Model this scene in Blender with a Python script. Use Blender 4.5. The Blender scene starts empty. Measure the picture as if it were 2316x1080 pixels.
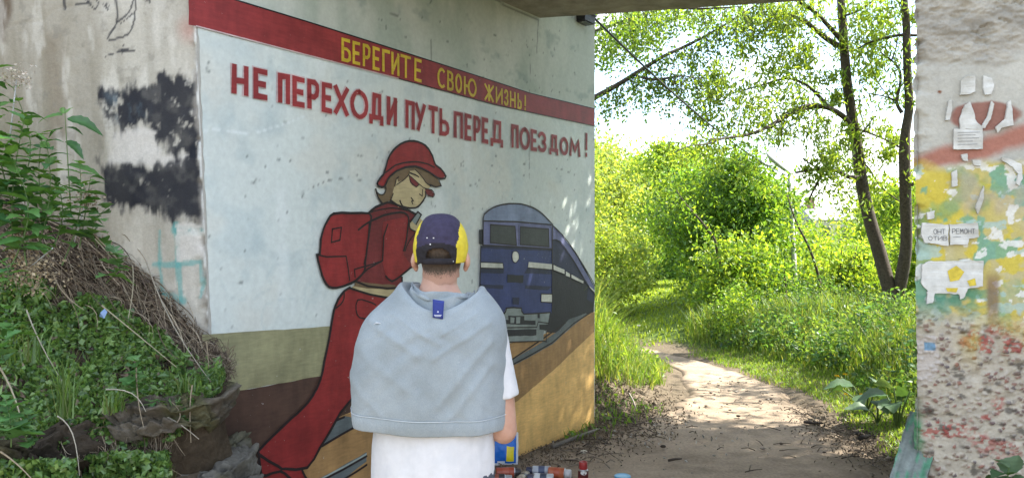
import bpy, bmesh, math, random
import numpy as np
from mathutils import Vector, Matrix, geometry

random.seed(7)
RNG = np.random.default_rng(11)
SC = bpy.context.scene
COL = SC.collection

# ------------------------------------------------------------------ camera
EYE, F, CX, CY = 1.6, 1700.0, 1158.0, 540.0          # eye height (m) and the lens, in photo pixels
cam_data = bpy.data.cameras.new('camera')
cam_data.sensor_fit = 'HORIZONTAL'
cam_data.sensor_width = 36.0
cam_data.lens = 36.0 * F / 2316.0
cam_data.clip_start = 0.05
cam_data.clip_end = 2000
cam = bpy.data.objects.new('camera', cam_data)
cam.location = (0, 0, EYE)
cam.rotation_euler = (math.radians(90), 0, 0)
COL.objects.link(cam)
SC.camera = cam

# ------------------------------------------------------------------ light
SUN_AZ = math.radians(80)       # from +Y (straight ahead) towards +X (right)
SUN_EL = math.radians(48)
SUN_DIR = Vector((math.sin(SUN_AZ) * math.cos(SUN_EL), math.cos(SUN_AZ) * math.cos(SUN_EL), math.sin(SUN_EL)))
world = bpy.data.worlds.new('World')
SC.world = world
world.use_nodes = True
wn, wl = world.node_tree.nodes, world.node_tree.links
wn.clear()
w_out = wn.new('ShaderNodeOutputWorld')
w_bg = wn.new('ShaderNodeBackground')
w_bg.inputs['Strength'].default_value = 0.13
sky = wn.new('ShaderNodeTexSky')
sky.sky_type = 'NISHITA'
sky.sun_disc = False
sky.sun_elevation = SUN_EL
sky.sun_rotation = SUN_AZ
sky.dust_density = 0.7
w_tc = wn.new('ShaderNodeTexCoord')
w_map = wn.new('ShaderNodeMapping')
w_map.inputs['Scale'].default_value = (1.6, 1.6, 3.2)
w_no = wn.new('ShaderNodeTexNoise')
w_no.inputs['Scale'].default_value = 1.7
w_no.inputs['Detail'].default_value = 7
w_no.inputs['Roughness'].default_value = 0.55
w_ramp = wn.new('ShaderNodeValToRGB')
w_ramp.color_ramp.elements[0].position = 0.44
w_ramp.color_ramp.elements[0].color = (0.06, 0.06, 0.06, 1)
w_ramp.color_ramp.elements[1].position = 0.66
w_ramp.color_ramp.elements[1].color = (0.9, 0.9, 0.9, 1)
w_mix = wn.new('ShaderNodeMix')
w_mix.data_type = 'RGBA'
w_mix.inputs['B'].default_value = (5.7, 5.5, 5.1, 1)      # sunlit cloud, in the sky texture's own units
wl.new(w_tc.outputs['Generated'], w_map.inputs['Vector'])
wl.new(w_map.outputs['Vector'], w_no.inputs['Vector'])
wl.new(w_no.outputs['Fac'], w_ramp.inputs['Fac'])
wl.new(w_ramp.outputs['Color'], w_mix.inputs['Factor'])
wl.new(sky.outputs['Color'], w_mix.inputs['A'])
wl.new(w_mix.outputs['Result'], w_bg.inputs['Color'])
wl.new(w_bg.outputs['Background'], w_out.inputs['Surface'])
sun_data = bpy.data.lights.new('sun', 'SUN')
sun_data.energy = 4.3
sun_data.angle = math.radians(0.53)
sun_data.color = (1.0, 0.94, 0.84)
sun = bpy.data.objects.new('sun', sun_data)
sun.rotation_euler = SUN_DIR.to_track_quat('Z', 'Y').to_euler()
sun.location = (20, 10, 30)
COL.objects.link(sun)
vs = SC.view_settings
SC.display_settings.display_device = 'sRGB'
vs.view_transform = 'Standard'
vs.look = 'None'
vs.exposure = 2.13
vs.gamma = 1.0
vs.use_curve_mapping = False
try:
    SC.cycles.max_bounces = 8
    SC.cycles.diffuse_bounces = 4
    SC.cycles.use_denoising = True
except Exception:
    pass

# ------------------------------------------------------------------ noise (numpy)
def _hash(ix, iy, seed):
    n = (ix.astype(np.int64) * 374761393 + iy.astype(np.int64) * 668265263 + seed * 1274126177) & 0xffffffff
    n = ((n ^ (n >> 13)) * 1274126177) & 0xffffffff
    n = n ^ (n >> 16)
    return (n & 0xffffff) / float(0xffffff)

def vnoise(x, y, seed=0):
    x = np.asarray(x, float); y = np.asarray(y, float)
    ix, iy = np.floor(x), np.floor(y)
    fx, fy = x - ix, y - iy
    fx = fx * fx * (3 - 2 * fx); fy = fy * fy * (3 - 2 * fy)
    a, b = _hash(ix, iy, seed), _hash(ix + 1, iy, seed)
    c, d = _hash(ix, iy + 1, seed), _hash(ix + 1, iy + 1, seed)
    return (a * (1 - fx) + b * fx) * (1 - fy) + (c * (1 - fx) + d * fx) * fy

def fbm(x, y, seed=0, octv=4, gain=0.5):
    s, amp, tot = 0, 1.0, 0.0
    for k in range(octv):
        s = s + amp * vnoise(np.asarray(x) * 2 ** k + 17.3 * k, np.asarray(y) * 2 ** k - 9.1 * k, seed + k * 31)
        tot += amp; amp *= gain
    return s / tot

def worley(x, y, seed=0):
    ix, iy = np.floor(x), np.floor(y)
    best = np.full(x.shape, 9.0); second = np.full(x.shape, 9.0); cid = np.zeros(x.shape)
    for dx in (-1, 0, 1):
        for dy in (-1, 0, 1):
            jx, jy = ix + dx, iy + dy
            px = jx + _hash(jx, jy, seed); py = jy + _hash(jx, jy, seed + 5)
            d = np.hypot(px - x, py - y)
            h = _hash(jx, jy, seed + 9)
            closer = d < best
            second = np.where(closer, best, np.minimum(second, d))
            cid = np.where(closer, h, cid)
            best = np.where(closer, d, best)
    return best, second, cid

def sstep(a, b, x):
    t = np.clip((np.asarray(x, float) - a) / (b - a), 0, 1)
    return t * t * (3 - 2 * t)

def seg_dist(x, y, pts, closed=False):
    best = np.full(np.shape(x), 1e9)
    n = len(pts)
    for i in range(n if closed else n - 1):
        (ax, ay), (bx, by) = pts[i], pts[(i + 1) % n]
        dx, dy = bx - ax, by - ay
        L = dx * dx + dy * dy + 1e-12
        t = np.clip(((x - ax) * dx + (y - ay) * dy) / L, 0, 1)
        best = np.minimum(best, np.hypot(x - ax - t * dx, y - ay - t * dy))
    return best

def poly_sd(x, y, pts):
    """signed distance, positive inside"""
    inside = np.zeros(np.shape(x), bool)
    n = len(pts)
    for i in range(n):
        (ax, ay), (bx, by) = pts[i], pts[(i + 1) % n]
        cond = ((ay > y) != (by > y)) & (x < (bx - ax) * (y - ay) / ((by - ay) if abs(by - ay) > 1e-12 else 1e-12) + ax)
        inside ^= cond
    d = seg_dist(x, y, pts, True)
    return np.where(inside, d, -d)

def catmull(pts, n=6, closed=False):
    pts = [tuple(map(float, p)) for p in pts]
    out = []
    m = len(pts)
    rng = range(m) if closed else range(m - 1)
    for i in rng:
        if closed:
            p0, p1, p2, p3 = pts[i - 1], pts[i], pts[(i + 1) % m], pts[(i + 2) % m]
        else:
            p0, p1, p2, p3 = pts[max(i - 1, 0)], pts[i], pts[i + 1], pts[min(i + 2, m - 1)]
        for k in range(n):
            t = k / n
            out.append(tuple(0.5 * ((2 * b) + (-a + c) * t + (2 * a - 5 * b + 4 * c - d) * t * t + (-a + 3 * b - 3 * c + d) * t ** 3)
                             for a, b, c, d in zip(p0, p1, p2, p3)))
    if not closed:
        out.append(pts[-1])
    return out

def at(px, py, Y):
    """the world point at depth Y that the photograph shows at pixel px, py"""
    return np.array([(px - CX) / F * Y, Y, EYE - (py - CY) / F * Y])

# ------------------------------------------------------------------ objects
def link(o):
    COL.objects.link(o)
    return o

def world_loc(o):
    v = Vector((0, 0, 0))
    while o is not None:
        v += Vector(o.location); o = o.parent
    return v

def tag(o, label=None, cat=None, group=None, kind=None):
    if label: o['label'] = label
    if cat: o['category'] = cat
    if group: o['group'] = group
    if kind: o['kind'] = kind
    return o

def empty(name, loc, label=None, cat=None, group=None):
    o = bpy.data.objects.new(name, None)
    o.location = loc
    o.empty_display_size = 0.1
    link(o)
    return tag(o, label, cat, group)

class MB:
    """collects shapes, builds ONE mesh object"""
    def __init__(self):
        self.v, self.f, self.m, self.c = [], [], [], []
        self.n = 0
    def add(self, verts, faces, mi=0, col=None):
        verts = np.asarray(verts, float).reshape(-1, 3)
        b = self.n
        self.v.append(verts)
        for f in faces:
            self.f.append(tuple(int(i) + b for i in f)); self.m.append(mi)
        if col is None:
            col = np.ones((len(verts), 3)) * 0.5
        col = np.asarray(col, float)
        if col.size == 3:
            col = np.tile(col.reshape(1, 3), (len(verts), 1))
        self.c.append(col)
        self.n += len(verts)
        return self
    def grid(self, P, mi=0, col=None, flip=False, keep=None):
        """P (r, c, 3)"""
        r, c = P.shape[:2]
        idx = np.arange(r * c).reshape(r, c)
        q = np.stack([idx[:-1, :-1], idx[:-1, 1:], idx[1:, 1:], idx[1:, :-1]], -1).reshape(-1, 4)
        if keep is not None:
            q = q[keep.reshape(-1)]
        if flip: q = q[:, ::-1]
        return self.add(P.reshape(-1, 3), q.tolist(), mi, None if col is None else np.asarray(col).reshape(-1, 3))
    def tube(self, pts, rad, sides=7, mi=0, col=None, cap=True, flat=1.0):
        pts = [Vector(p) for p in pts]
        n = len(pts)
        if not hasattr(rad, '__len__'): rad = [rad] * n
        V, prev = [], None
        for i, p in enumerate(pts):
            t = (pts[min(i + 1, n - 1)] - pts[max(i - 1, 0)])
            if t.length < 1e-9: t = Vector((0, 0, 1))
            t.normalize()
            if prev is None:
                a = Vector((1, 0, 0)) if abs(t.x) < 0.8 else Vector((0, 1, 0))
                u = t.cross(a).normalized()
            else:
                u = (prev - t * prev.dot(t))
                u = u.normalized() if u.length > 1e-6 else t.orthogonal().normalized()
            prev = u
            w = t.cross(u)
            for k in range(sides):
                an = 2 * math.pi * k / sides
                V.append(p + u * (rad[i] * math.cos(an)) + w * (rad[i] * flat * math.sin(an)))
        Fc = []
        for i in range(n - 1):
            for k in range(sides):
                a, b = i * sides + k, i * sides + (k + 1) % sides
                Fc.append((a, b, b + sides, a + sides))
        if cap:
            Fc.append(tuple(range(sides - 1, -1, -1)))
            Fc.append(tuple((n - 1) * sides + k for k in range(sides)))
        return self.add([tuple(v) for v in V], Fc, mi, col)
    def box(self, lo, hi, mi=0, col=None, M=None):
        x0, y0, z0 = lo; x1, y1, z1 = hi
        V = [Vector(p) for p in ((x0, y0, z0), (x1, y0, z0), (x1, y1, z0), (x0, y1, z0), (x0, y0, z1), (x1, y0, z1), (x1, y1, z1), (x0, y1, z1))]
        if M is not None: V = [M @ v for v in V]
        return self.add([tuple(v) for v in V], [(0, 3, 2, 1), (4, 5, 6, 7), (0, 1, 5, 4), (1, 2, 6, 5), (2, 3, 7, 6), (3, 0, 4, 7)], mi, col)
    def lathe(self, prof, M, sides=20, mi=None):
        """prof: (r, z, material) list, revolved about local Z, moved by M"""
        V, Fc, Ms = [], [], []
        for r, z, _ in prof:
            for k in range(sides):
                a = 2 * math.pi * k / sides
                V.append(tuple(M @ Vector((r * math.cos(a), r * math.sin(a), z))))
        b = self.n
        self.add(V, [], 0)
        for i in range(len(prof) - 1):
            for k in range(sides):
                a, c = i * sides + k, i * sides + (k + 1) % sides
                self.f.append((b + a, b + c, b + c + sides, b + a + sides)); self.m.append(prof[i + 1][2] if mi is None else mi)
        self.f.append(tuple(b + k for k in range(sides - 1, -1, -1))); self.m.append(prof[0][2] if mi is None else mi)
        self.f.append(tuple(b + (len(prof) - 1) * sides + k for k in range(sides))); self.m.append(prof[-1][2] if mi is None else mi)
        return self
    def build(self, name, mats, parent=None, smooth=True, kind=None):
        me = bpy.data.meshes.new(name)
        V = np.concatenate(self.v) if self.v else np.zeros((0, 3))
        if parent is not None:
            V = V - np.array(world_loc(parent))
        lens = np.fromiter((len(f) for f in self.f), np.int32, len(self.f))
        loops = np.fromiter((i for f in self.f for i in f), np.int32, int(lens.sum()))
        starts = np.concatenate([[0], np.cumsum(lens)[:-1]]).astype(np.int32) if len(lens) else np.zeros(0, np.int32)
        me.vertices.add(len(V)); me.vertices.foreach_set('co', V.astype(np.float32).ravel())
        me.loops.add(len(loops)); me.loops.foreach_set('vertex_index', loops)
        me.polygons.add(len(lens)); me.polygons.foreach_set('loop_start', starts); me.polygons.foreach_set('loop_total', lens)
        me.polygons.foreach_set('material_index', np.asarray(self.m, np.int32))
        me.polygons.foreach_set('use_smooth', np.full(len(lens), bool(smooth)))
        att = me.color_attributes.new('Col', 'FLOAT_COLOR', 'POINT')
        C = np.concatenate(self.c)
        att.data.foreach_set('color', np.concatenate([C, np.ones((len(C), 1))], 1).astype(np.float32).ravel())
        me.update(calc_edges=True)
        me.validate()
        if not isinstance(mats, (list, tuple)): mats = [mats]
        for m in mats: me.materials.append(m)
        o = link(bpy.data.objects.new(name, me))
        if parent is not None: o.parent = parent
        if kind: o['kind'] = kind
        return o

def copy_tree(o, parent=None):
    c = o.copy(); COL.objects.link(c); c.parent = parent
    for ch in [x for x in o.children]:
        copy_tree(ch, c)
    return c

def leaves(mb, C, size, col, aim=None, spread=1.0, ratio=0.55, rng=RNG, mi=0, fold=0.12):
    """C (n,3) centres; every leaf a folded diamond; aim = preferred long axis"""
    n = len(C)
    if n == 0: return
    ax = rng.normal(size=(n, 3)) * spread
    if aim is not None: ax = ax + np.asarray(aim)
    ax /= np.linalg.norm(ax, axis=1, keepdims=True) + 1e-9
    r = rng.normal(size=(n, 3)); r[:, 2] *= 0.6
    bx = np.cross(ax, r); bx /= np.linalg.norm(bx, axis=1, keepdims=True) + 1e-9
    nx = np.cross(ax, bx)
    L = (np.asarray(size) * np.ones(n) * rng.uniform(0.65, 1.3, n))[:, None]
    W = L * ratio
    V = np.stack([C - ax * L * .5, C + bx * W * .5 + nx * L * fold - ax * L * .05, C + ax * L * .5, C - bx * W * .5 + nx * L * fold - ax * L * .05], 1)
    col = np.asarray(col)
    cc = np.repeat(col if col.ndim == 2 else np.tile(col, (n, 1)), 4, 0)
    idx = np.arange(n * 4).reshape(n, 4)
    mb.add(V.reshape(-1, 3), idx.tolist(), mi, cc)

def palette(n, cols, rng=RNG, jit=0.15):
    jit = jit * .75
    cols = np.asarray(cols, float)
    c = cols[rng.integers(0, len(cols), n)]
    return np.clip(c * (1 + rng.normal(size=(n, 1)) * jit), 0.004, 1)

def blades(mb, base, height, col, lean=0.35, width=0.006, rng=RNG, mi=0):
    """grass blades: bent 5-vertex strips"""
    n = len(base)
    h = np.asarray(height) * np.ones(n) * rng.uniform(0.55, 1.25, n)
    a = rng.uniform(0, 2 * np.pi, n)
    d = np.stack([np.cos(a), np.sin(a), np.zeros(n)], 1)
    s = np.stack([-np.sin(a), np.cos(a), np.zeros(n)], 1) * (width * rng.uniform(0.6, 1.3, n))[:, None]
    le = (lean * rng.uniform(0.2, 1.4, n) * h)[:, None]
    up = np.zeros((n, 3)); up[:, 2] = 1
    mid = base + d * le * .3 + up * (h * .55)[:, None]
    tip = base + d * le + up * (h * (1 - .15 * lean))[:, None]
    V = np.stack([base - s, base + s, mid + s * .8, mid - s * .8, tip], 1).reshape(-1, 3)
    idx = np.arange(n)[:, None] * 5
    fc = np.concatenate([idx + np.array([[0, 1, 2, 3]])], 0).tolist() + (idx + np.array([[3, 2, 4]])).tolist()
    mb.add(V, fc, mi, np.repeat(col, 5, 0))

# ------------------------------------------------------------------ materials
def new_mat(name):
    m = bpy.data.materials.new(name); m.use_nodes = True
    nt = m.node_tree
    return m, nt.nodes, nt.links, nt.nodes['Principled BSDF']

def noise_node(N, L, scale, detail=4, rough=0.55, vec=None, stretch=None):
    if vec is None:
        g = N.new('ShaderNodeNewGeometry'); vec = g.outputs['Position']
    if stretch:
        mp = N.new('ShaderNodeMapping'); mp.inputs['Scale'].default_value = stretch
        L.new(vec, mp.inputs['Vector']); vec = mp.outputs['Vector']
    t = N.new('ShaderNodeTexNoise')
    t.inputs['Scale'].default_value = scale; t.inputs['Detail'].default_value = detail; t.inputs['Roughness'].default_value = rough
    L.new(vec, t.inputs['Vector'])
    return t.outputs['Fac']

def ramp(N, L, fac, p0, p1, c0=(0, 0, 0, 1), c1=(1, 1, 1, 1)):
    r = N.new('ShaderNodeValToRGB')
    e = r.color_ramp.elements
    e[0].position, e[1].position = p0, p1
    e[0].color, e[1].color = c0, c1
    L.new(fac, r.inputs['Fac'])
    return r.outputs['Color']

def mixc(N, L, fac, a, b, mode='MIX'):
    m = N.new('ShaderNodeMix'); m.data_type = 'RGBA'; m.blend_type = mode
    if isinstance(fac, (int, float)): m.inputs['Factor'].default_value = fac
    else: L.new(fac, m.inputs['Factor'])
    for key, x in (('A', a), ('B', b)):
        if isinstance(x, (tuple, list)): m.inputs[key].default_value = (*x[:3], 1)
        else: L.new(x, m.inputs[key])
    return m.outputs['Result']

def bump(N, L, bsdf, height, strength, dist=0.01):
    b = N.new('ShaderNodeBump'); b.inputs['Strength'].default_value = strength; b.inputs['Distance'].default_value = dist
    L.new(height, b.inputs['Height']); L.new(b.outputs['Normal'], bsdf.inputs['Normal'])

_mats = {}
def plain(name, rgb, rough=0.6, var=0.25, scale=30.0, bmp=0.2, bscale=None, metal=0.0, spec=0.4, dark=None, local=False):
    """a colour broken up by noise, with fine relief"""
    if name in _mats: return _mats[name]
    m, N, L, b = new_mat(name)
    vec = None
    if local:
        tc = N.new('ShaderNodeTexCoord'); vec = tc.outputs['Object']
    f = noise_node(N, L, scale, 5, 0.6, vec)
    lo = tuple(c * (1 - var) for c in rgb); hi = tuple(min(1, c * (1 + var)) for c in rgb)
    c = ramp(N, L, f, 0.3, 0.7, (*lo, 1), (*hi, 1))
    if dark:
        f2 = noise_node(N, L, scale * 0.17, 6, 0.65, vec)
        c = mixc(N, L, ramp(N, L, f2, 0.5, 0.7), c, dark)
    L.new(c, b.inputs['Base Color'])
    b.inputs['Roughness'].default_value = rough; b.inputs['Metallic'].default_value = metal
    b.inputs['Specular IOR Level'].default_value = spec
    if bmp: bump(N, L, b, noise_node(N, L, bscale or scale * 3, 5, 0.6, vec), bmp, 0.004)
    _mats[name] = m
    return m

def attr_mat(name, rough=0.85, scale=60.0, var=0.25, bmp=0.4, bdist=0.004, spec=0.25):
    if name in _mats: return _mats[name]
    m, N, L, b = new_mat(name)
    a = N.new('ShaderNodeAttribute'); a.attribute_name = 'Col'
    f = noise_node(N, L, scale, 6, 0.65)
    c = mixc(N, L, 1.0, a.outputs['Color'], ramp(N, L, f, 0.25, 0.75, (1 - var, 1 - var, 1 - var, 1), (1 + var, 1 + var, 1 + var, 1)), 'MULTIPLY')
    L.new(c, b.inputs['Base Color'])
    b.inputs['Roughness'].default_value = rough; b.inputs['Specular IOR Level'].default_value = spec
    bump(N, L, b, noise_node(N, L, scale * 1.7, 6, 0.65), bmp, bdist)
    _mats[name] = m
    return m

def leaf_mat(name, trans=0.58, gloss=0.025, warm=(1.35, 1.22, 0.40)):
    if name in _mats: return _mats[name]
    m = bpy.data.materials.new(name); m.use_nodes = True
    N, L = m.node_tree.nodes, m.node_tree.links
    N.clear()
    out = N.new('ShaderNodeOutputMaterial')
    a = N.new('ShaderNodeAttribute'); a.attribute_name = 'Col'
    d = N.new('ShaderNodeBsdfDiffuse'); t = N.new('ShaderNodeBsdfTranslucent'); g = N.new('ShaderNodeBsdfGlossy')
    g.inputs['Roughness'].default_value = 0.45
    g.inputs['Color'].default_value = (0.9, 0.95, 0.9, 1)
    L.new(a.outputs['Color'], d.inputs['Color'])
    L.new(mixc(N, L, 1.0, a.outputs['Color'], (*warm, 1), 'MULTIPLY'), t.inputs['Color'])
    m1 = N.new('ShaderNodeMixShader'); m1.inputs['Fac'].default_value = trans
    L.new(d.outputs[0], m1.inputs[1]); L.new(t.outputs[0], m1.inputs[2])
    m2 = N.new('ShaderNodeMixShader'); m2.inputs['Fac'].default_value = gloss
    L.new(m1.outputs[0], m2.inputs[1]); L.new(g.outputs[0], m2.inputs[2])
    L.new(m2.outputs[0], out.inputs['Surface'])
    _mats[name] = m
    return m

def paint(name, rgb, chip=(0.45, 0.45, 0.42), var=0.20, rough=0.55, chips=0.69):
    """brushed wall paint: uneven coat, brush streaks, a few chips down to the wall"""
    if name in _mats: return _mats[name]
    m, N, L, b = new_mat(name)
    f = noise_node(N, L, 5.0, 5, 0.6)
    lo = tuple(c * (1 - var) for c in rgb); hi = tuple(min(1, c * (1 + var)) for c in rgb)
    c = ramp(N, L, f, 0.3, 0.7, (*lo, 1), (*hi, 1))
    fs = noise_node(N, L, 14.0, 4, 0.6, None, (1, 1, 6.0))
    c = mixc(N, L, 1.0, c, ramp(N, L, fs, 0.3, 0.7, (0.86, 0.86, 0.86, 1), (1.10, 1.10, 1.10, 1)), 'MULTIPLY')
    fd = noise_node(N, L, 11.0, 5, 0.65, None, (1, 1, .22))
    c = mixc(N, L, 1.0, c, ramp(N, L, fd, 0.42, 0.66, (1.03, 1.03, 1.03, 1), (0.80, 0.81, 0.82, 1)), 'MULTIPLY')
    fc = noise_node(N, L, 38.0, 5, 0.7)
    c = mixc(N, L, ramp(N, L, fc, chips, chips + 0.025), c, chip)
    L.new(c, b.inputs['Base Color'])
    b.inputs['Roughness'].default_value = rough; b.inputs['Specular IOR Level'].default_value = 0.3
    bump(N, L, b, noise_node(N, L, 45.0, 7, 0.6), 0.35, 0.004)
    _mats[name] = m
    return m

M_LEAF = leaf_mat('foliage')
M_LEAF_SHADE = leaf_mat('herb_leaf', trans=0.35, gloss=0.05)
M_DRY = attr_mat('dry_litter', scale=80, var=0.3, bmp=0.2)
M_BARK = plain('bark', (0.062, 0.048, 0.036), 0.9, 0.55, 40, 0.9, 60)
M_CONC = attr_mat('concrete', 0.88, 70, 0.12, 0.5, 0.004)
# ------------------------------------------------------------------ the bridge's planes
P1 = np.array([-1.46, 3.46])                 # near corner of the painted wall
D = np.array([0.584, 0.812])                 # along the painted wall, away from the camera
NRM = np.array([0.812, -0.584])              # out of it, over the path
E = np.array([0.976, -0.218])                # along the track, to the right
MN = np.array([0.218, 0.976])                # across the track, away from the camera
R1 = np.array([1.51, 2.80])                  # near corner of the right abutment
WALL_L = 3.72
H_CEIL = 3.30

def lean(h):
    return 0.077 * (2.7 - h) / 1.63

def W(px, py):
    x = (px - CX) / F
    t = (x * P1[1] - P1[0]) / (D[0] - x * D[1])
    return (t, EYE - (py - CY) / F * (P1[1] + t * D[1]))

def wpt(u, h, off=0.0):
    u, h = np.asarray(u, float), np.asarray(h, float)
    return np.stack([P1[0] + u * D[0] + NRM[0] * off, P1[1] + u * D[1] + NRM[1] * off, h + 0 * u], -1)

def plane_px(px, py, A, dr):
    x = (px - CX) / F
    t = (x * A[1] - A[0]) / (dr[0] - x * dr[1])
    return (t, EYE - (py - CY) / F * (A[1] + t * dr[1]))

def wing(px, py): return plane_px(px, py, P1, -E)
def pier(px, py): return plane_px(px, py, R1, E)

# ------------------------------------------------------------------ terrain
def path_left(y):
    return np.interp(y, [-6, 3.0, 5.0, 5.6, 6.3, 7.0, 7.6, 8.3, 9.1, 9.8, 10.6, 11.6], [-1.0, -0.9, -0.35, 0.05, 0.85, 1.40, 1.72, 1.92, 2.02, 1.95, 1.55, 0.7])
def path_right(y):
    return np.interp(y, [-6, 3.0, 4.2, 5.0, 6.0, 7.0, 8.0, 8.8, 9.4, 10.1, 10.9, 11.8], [1.2, 1.3, 2.25, 2.62, 2.85, 2.95, 2.95, 2.80, 2.66, 2.5, 2.1, 1.3])

def terrain(x, y):
    x = np.asarray(x, float); y = np.asarray(y, float)
    rx, ry = x - P1[0], y - P1[1]
    q = rx * NRM[0] + ry * NRM[1]
    c = rx * MN[0] + ry * MN[1]
    z = 0.012 * (fbm(x * 1.3, y * 1.3, 3) - .5) * 2
    # slope left of the path beyond the wall
    dl = path_left(y) - x
    b = 0.60 * sstep(0.05, 1.5, dl) + 0.8 * sstep(1.2, 6.0, dl)
    z = z + b * sstep(5.9, 6.9, y) * (1 - sstep(10.5, 16.0, y))
    # right verge
    dr = x - path_right(y)
    z = z + 0.40 * sstep(0.2, 2.6, dr) * sstep(4.0, 6.0, y) * (1 - 0.5 * sstep(12, 30, y))
    # rough terrace at the foot of the near bank, left
    z = z + 0.62 * sstep(0.85, 1.35, -x) * sstep(1.6, 2.6, y) * (1 - sstep(3.4, 3.75, y)) * (x < 0)
    z = z + 0.35 * sstep(1.3, 3.0, -x) * (1 - sstep(1.6, 3.0, y)) * sstep(-3, 1, y)
    # railway bank behind both abutments
    side = np.maximum(sstep(-0.35, -0.75, q), sstep(3.15, 3.55, q))
    far = 1 - sstep(2.3, 3.35, c)
    near = np.where(q < 0, np.where(c < 0.15, 0, 1.0), np.where(c < 0.25, 0, 1.0))
    emb = 3.75 * side * far * near
    nearslope = np.clip(3.75 + (c - 0.1) * 0.85, 0, 3.75) * (c <= 0.3) * np.maximum(sstep(3.3, 4.2, -x), sstep(4.6, 5.4, x))
    z = np.maximum(z, np.maximum(emb, nearslope * side))
    # far country rises gently
    z = z + 2.2 * sstep(35, 90, y) + 6.0 * sstep(90, 400, np.hypot(x, y))
    return z

def axis(lo, hi, step, far_lo, far_hi):
    a = np.arange(lo, hi, step)
    g1 = hi + (far_hi - hi) * np.linspace(0, 1, 40) ** 2.6
    g0 = lo - (lo - far_lo) * np.linspace(0, 1, 34)[1:] ** 2.6
    return np.concatenate([g0[::-1], a, g1])

gx = axis(-5, 8, 0.075, -900, 900); gy = axis(1.2, 16, 0.075, -300, 1200)
GX, GY = np.meshgrid(gx, gy)
GZ = terrain(GX, GY)
dl, dr = path_left(GY) - GX, GX - path_right(GY)
soil = np.array([0.15, 0.118, 0.085]); turf = np.array([0.085, 0.13, 0.03]); litter = np.array([0.115, 0.095, 0.066])
g = sstep(0.35, 0.9, np.maximum(dl - 0.15, dr - 0.1) + 0.5 * (fbm(GX * 2.1, GY * 2.1, 5) - .5)) * sstep(5.4, 6.6, GY)
g = np.where((dl > 0) & (GY < 7.6), g * sstep(0.9, 1.5, dl + 0.5 * (fbm(GX * 3, GY * 3, 8) - .5)), g)
lt = fbm(GX * 5, GY * 5, 12)
gc = (soil * (0.75 + 0.5 * fbm(GX * 4, GY * 4, 2)[..., None])) * (1 - lt[..., None]) + litter * lt[..., None]
gc = gc * (1 - g[..., None]) + turf * (0.7 + 0.6 * fbm(GX * 3, GY * 3, 21)[..., None]) * g[..., None]
sunk = sstep(-.02, .22, np.minimum(-dl, -dr)) * (GY > -3) * (GY < 11.5)
mb = MB(); mb.grid(np.stack([GX, GY, GZ - .06 * sunk], -1), 0, gc)
M_SOIL = attr_mat('earth', 0.95, 25, 0.35, 0.8, 0.02, 0.1)
mb.build('ground', M_SOIL, kind='structure')

# trodden path: its own sheet, its edges sinking into the earth
ys = np.arange(-3, 11.6, 0.045); ts = np.linspace(-0.06, 1.06, 90)
TY, TT = np.meshgrid(ys, ts, indexing='ij')
jl = 0.28 * (fbm(ys * 1.4, ys * 0 + 3, 31) - .5); jr = 0.45 * (fbm(ys * 1.1, ys * 0 + 9, 33) - .5)
PL = path_left(ys) + jl; PR = path_right(ys) + jr - 0.1
PX_ = PL[:, None] * (1 - TT) + PR[:, None] * TT
edge = np.minimum(TT, 1 - TT)
rel = 0.016 * (fbm(PX_ * 4, TY * 7, 41) - .5) + 0.010 * (fbm(PX_ * 14, TY * 22, 43, 3) - .5) - 0.02 * np.exp(-((TT - .5) / .3) ** 2)
PZ = terrain(PX_, TY) + 0.014 + rel - 0.045 * (1 - sstep(-0.06, 0.05, edge))
tone = fbm(PX_ * 1.5, TY * 2.6, 51)[..., None]; fine = fbm(PX_ * 9, TY * 16, 53)[..., None]
pc = np.array([0.32, 0.253, 0.185]) * (0.72 + 0.45 * tone) * (0.82 + 0.36 * fine)
dk = sstep(0.55, 0.72, fbm(PX_ * 3.1, TY * 6.0, 57))[..., None] * 0.30
pc = pc * (1 - dk) + np.array([0.11, 0.085, 0.062]) * dk
eb = sstep(.16, .02, edge + .10 * (fbm(PX_ * 5, TY * 5, 58) - .5))[..., None]
pc = pc * (1 - eb) + np.array([0.155, 0.122, 0.088]) * (0.75 + 0.5 * fbm(PX_ * 7, TY * 7, 59)[..., None]) * eb
mb = MB(); mb.grid(np.stack([PX_, TY, PZ], -1), 0, pc, flip=True)
mb.build('dirt_path', attr_mat('trodden_earth', 0.93, 45, 0.28, 0.55, 0.012, 0.12), kind='structure')

def tz(x, y): return float(terrain(np.array([x]), np.array([y]))[0])

# ------------------------------------------------------------------ railway bridge
bridge = empty('railway_bridge', (P1[0], P1[1], 0), 'weathered concrete railway underpass with a mural on its left wall and a pitted pier', 'bridge')

# ---- left abutment: stained end face towards the camera + painted side wall
mb = MB()
s = np.arange(0, 2.6, 0.0085); h = np.arange(0.3, 3.6, 0.0095)
S, Hh = np.meshgrid(s, h)
base = P1[None, None, :] + D * lean(Hh)[..., None] - E * S[..., None]
chipv = np.exp(-S / 0.03) * sstep(0.5, 0.75, fbm(Hh * 14, S * 10, 61)) * 0.028
dis = 0.010 * (fbm(S * 3, Hh * 3, 62) - .5) + 0.006 * (fbm(S * 18, Hh * 18, 63) - .5) - chipv
nout = -MN
crack = seg_dist(S, Hh, [wing(*p) for p in ((10, 62), (60, 50), (95, 48), (125, 20), (180, 12))])
dis = dis - 0.004 * np.exp(-crack / 0.004)
PW = np.stack([base[..., 0] + nout[0] * dis, base[..., 1] + nout[1] * dis, Hh], -1)
conc = np.array([0.45, 0.425, 0.365])
col = conc * (0.78 + 0.42 * fbm(S * 2.2, Hh * 1.4, 71)[..., None])
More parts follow.
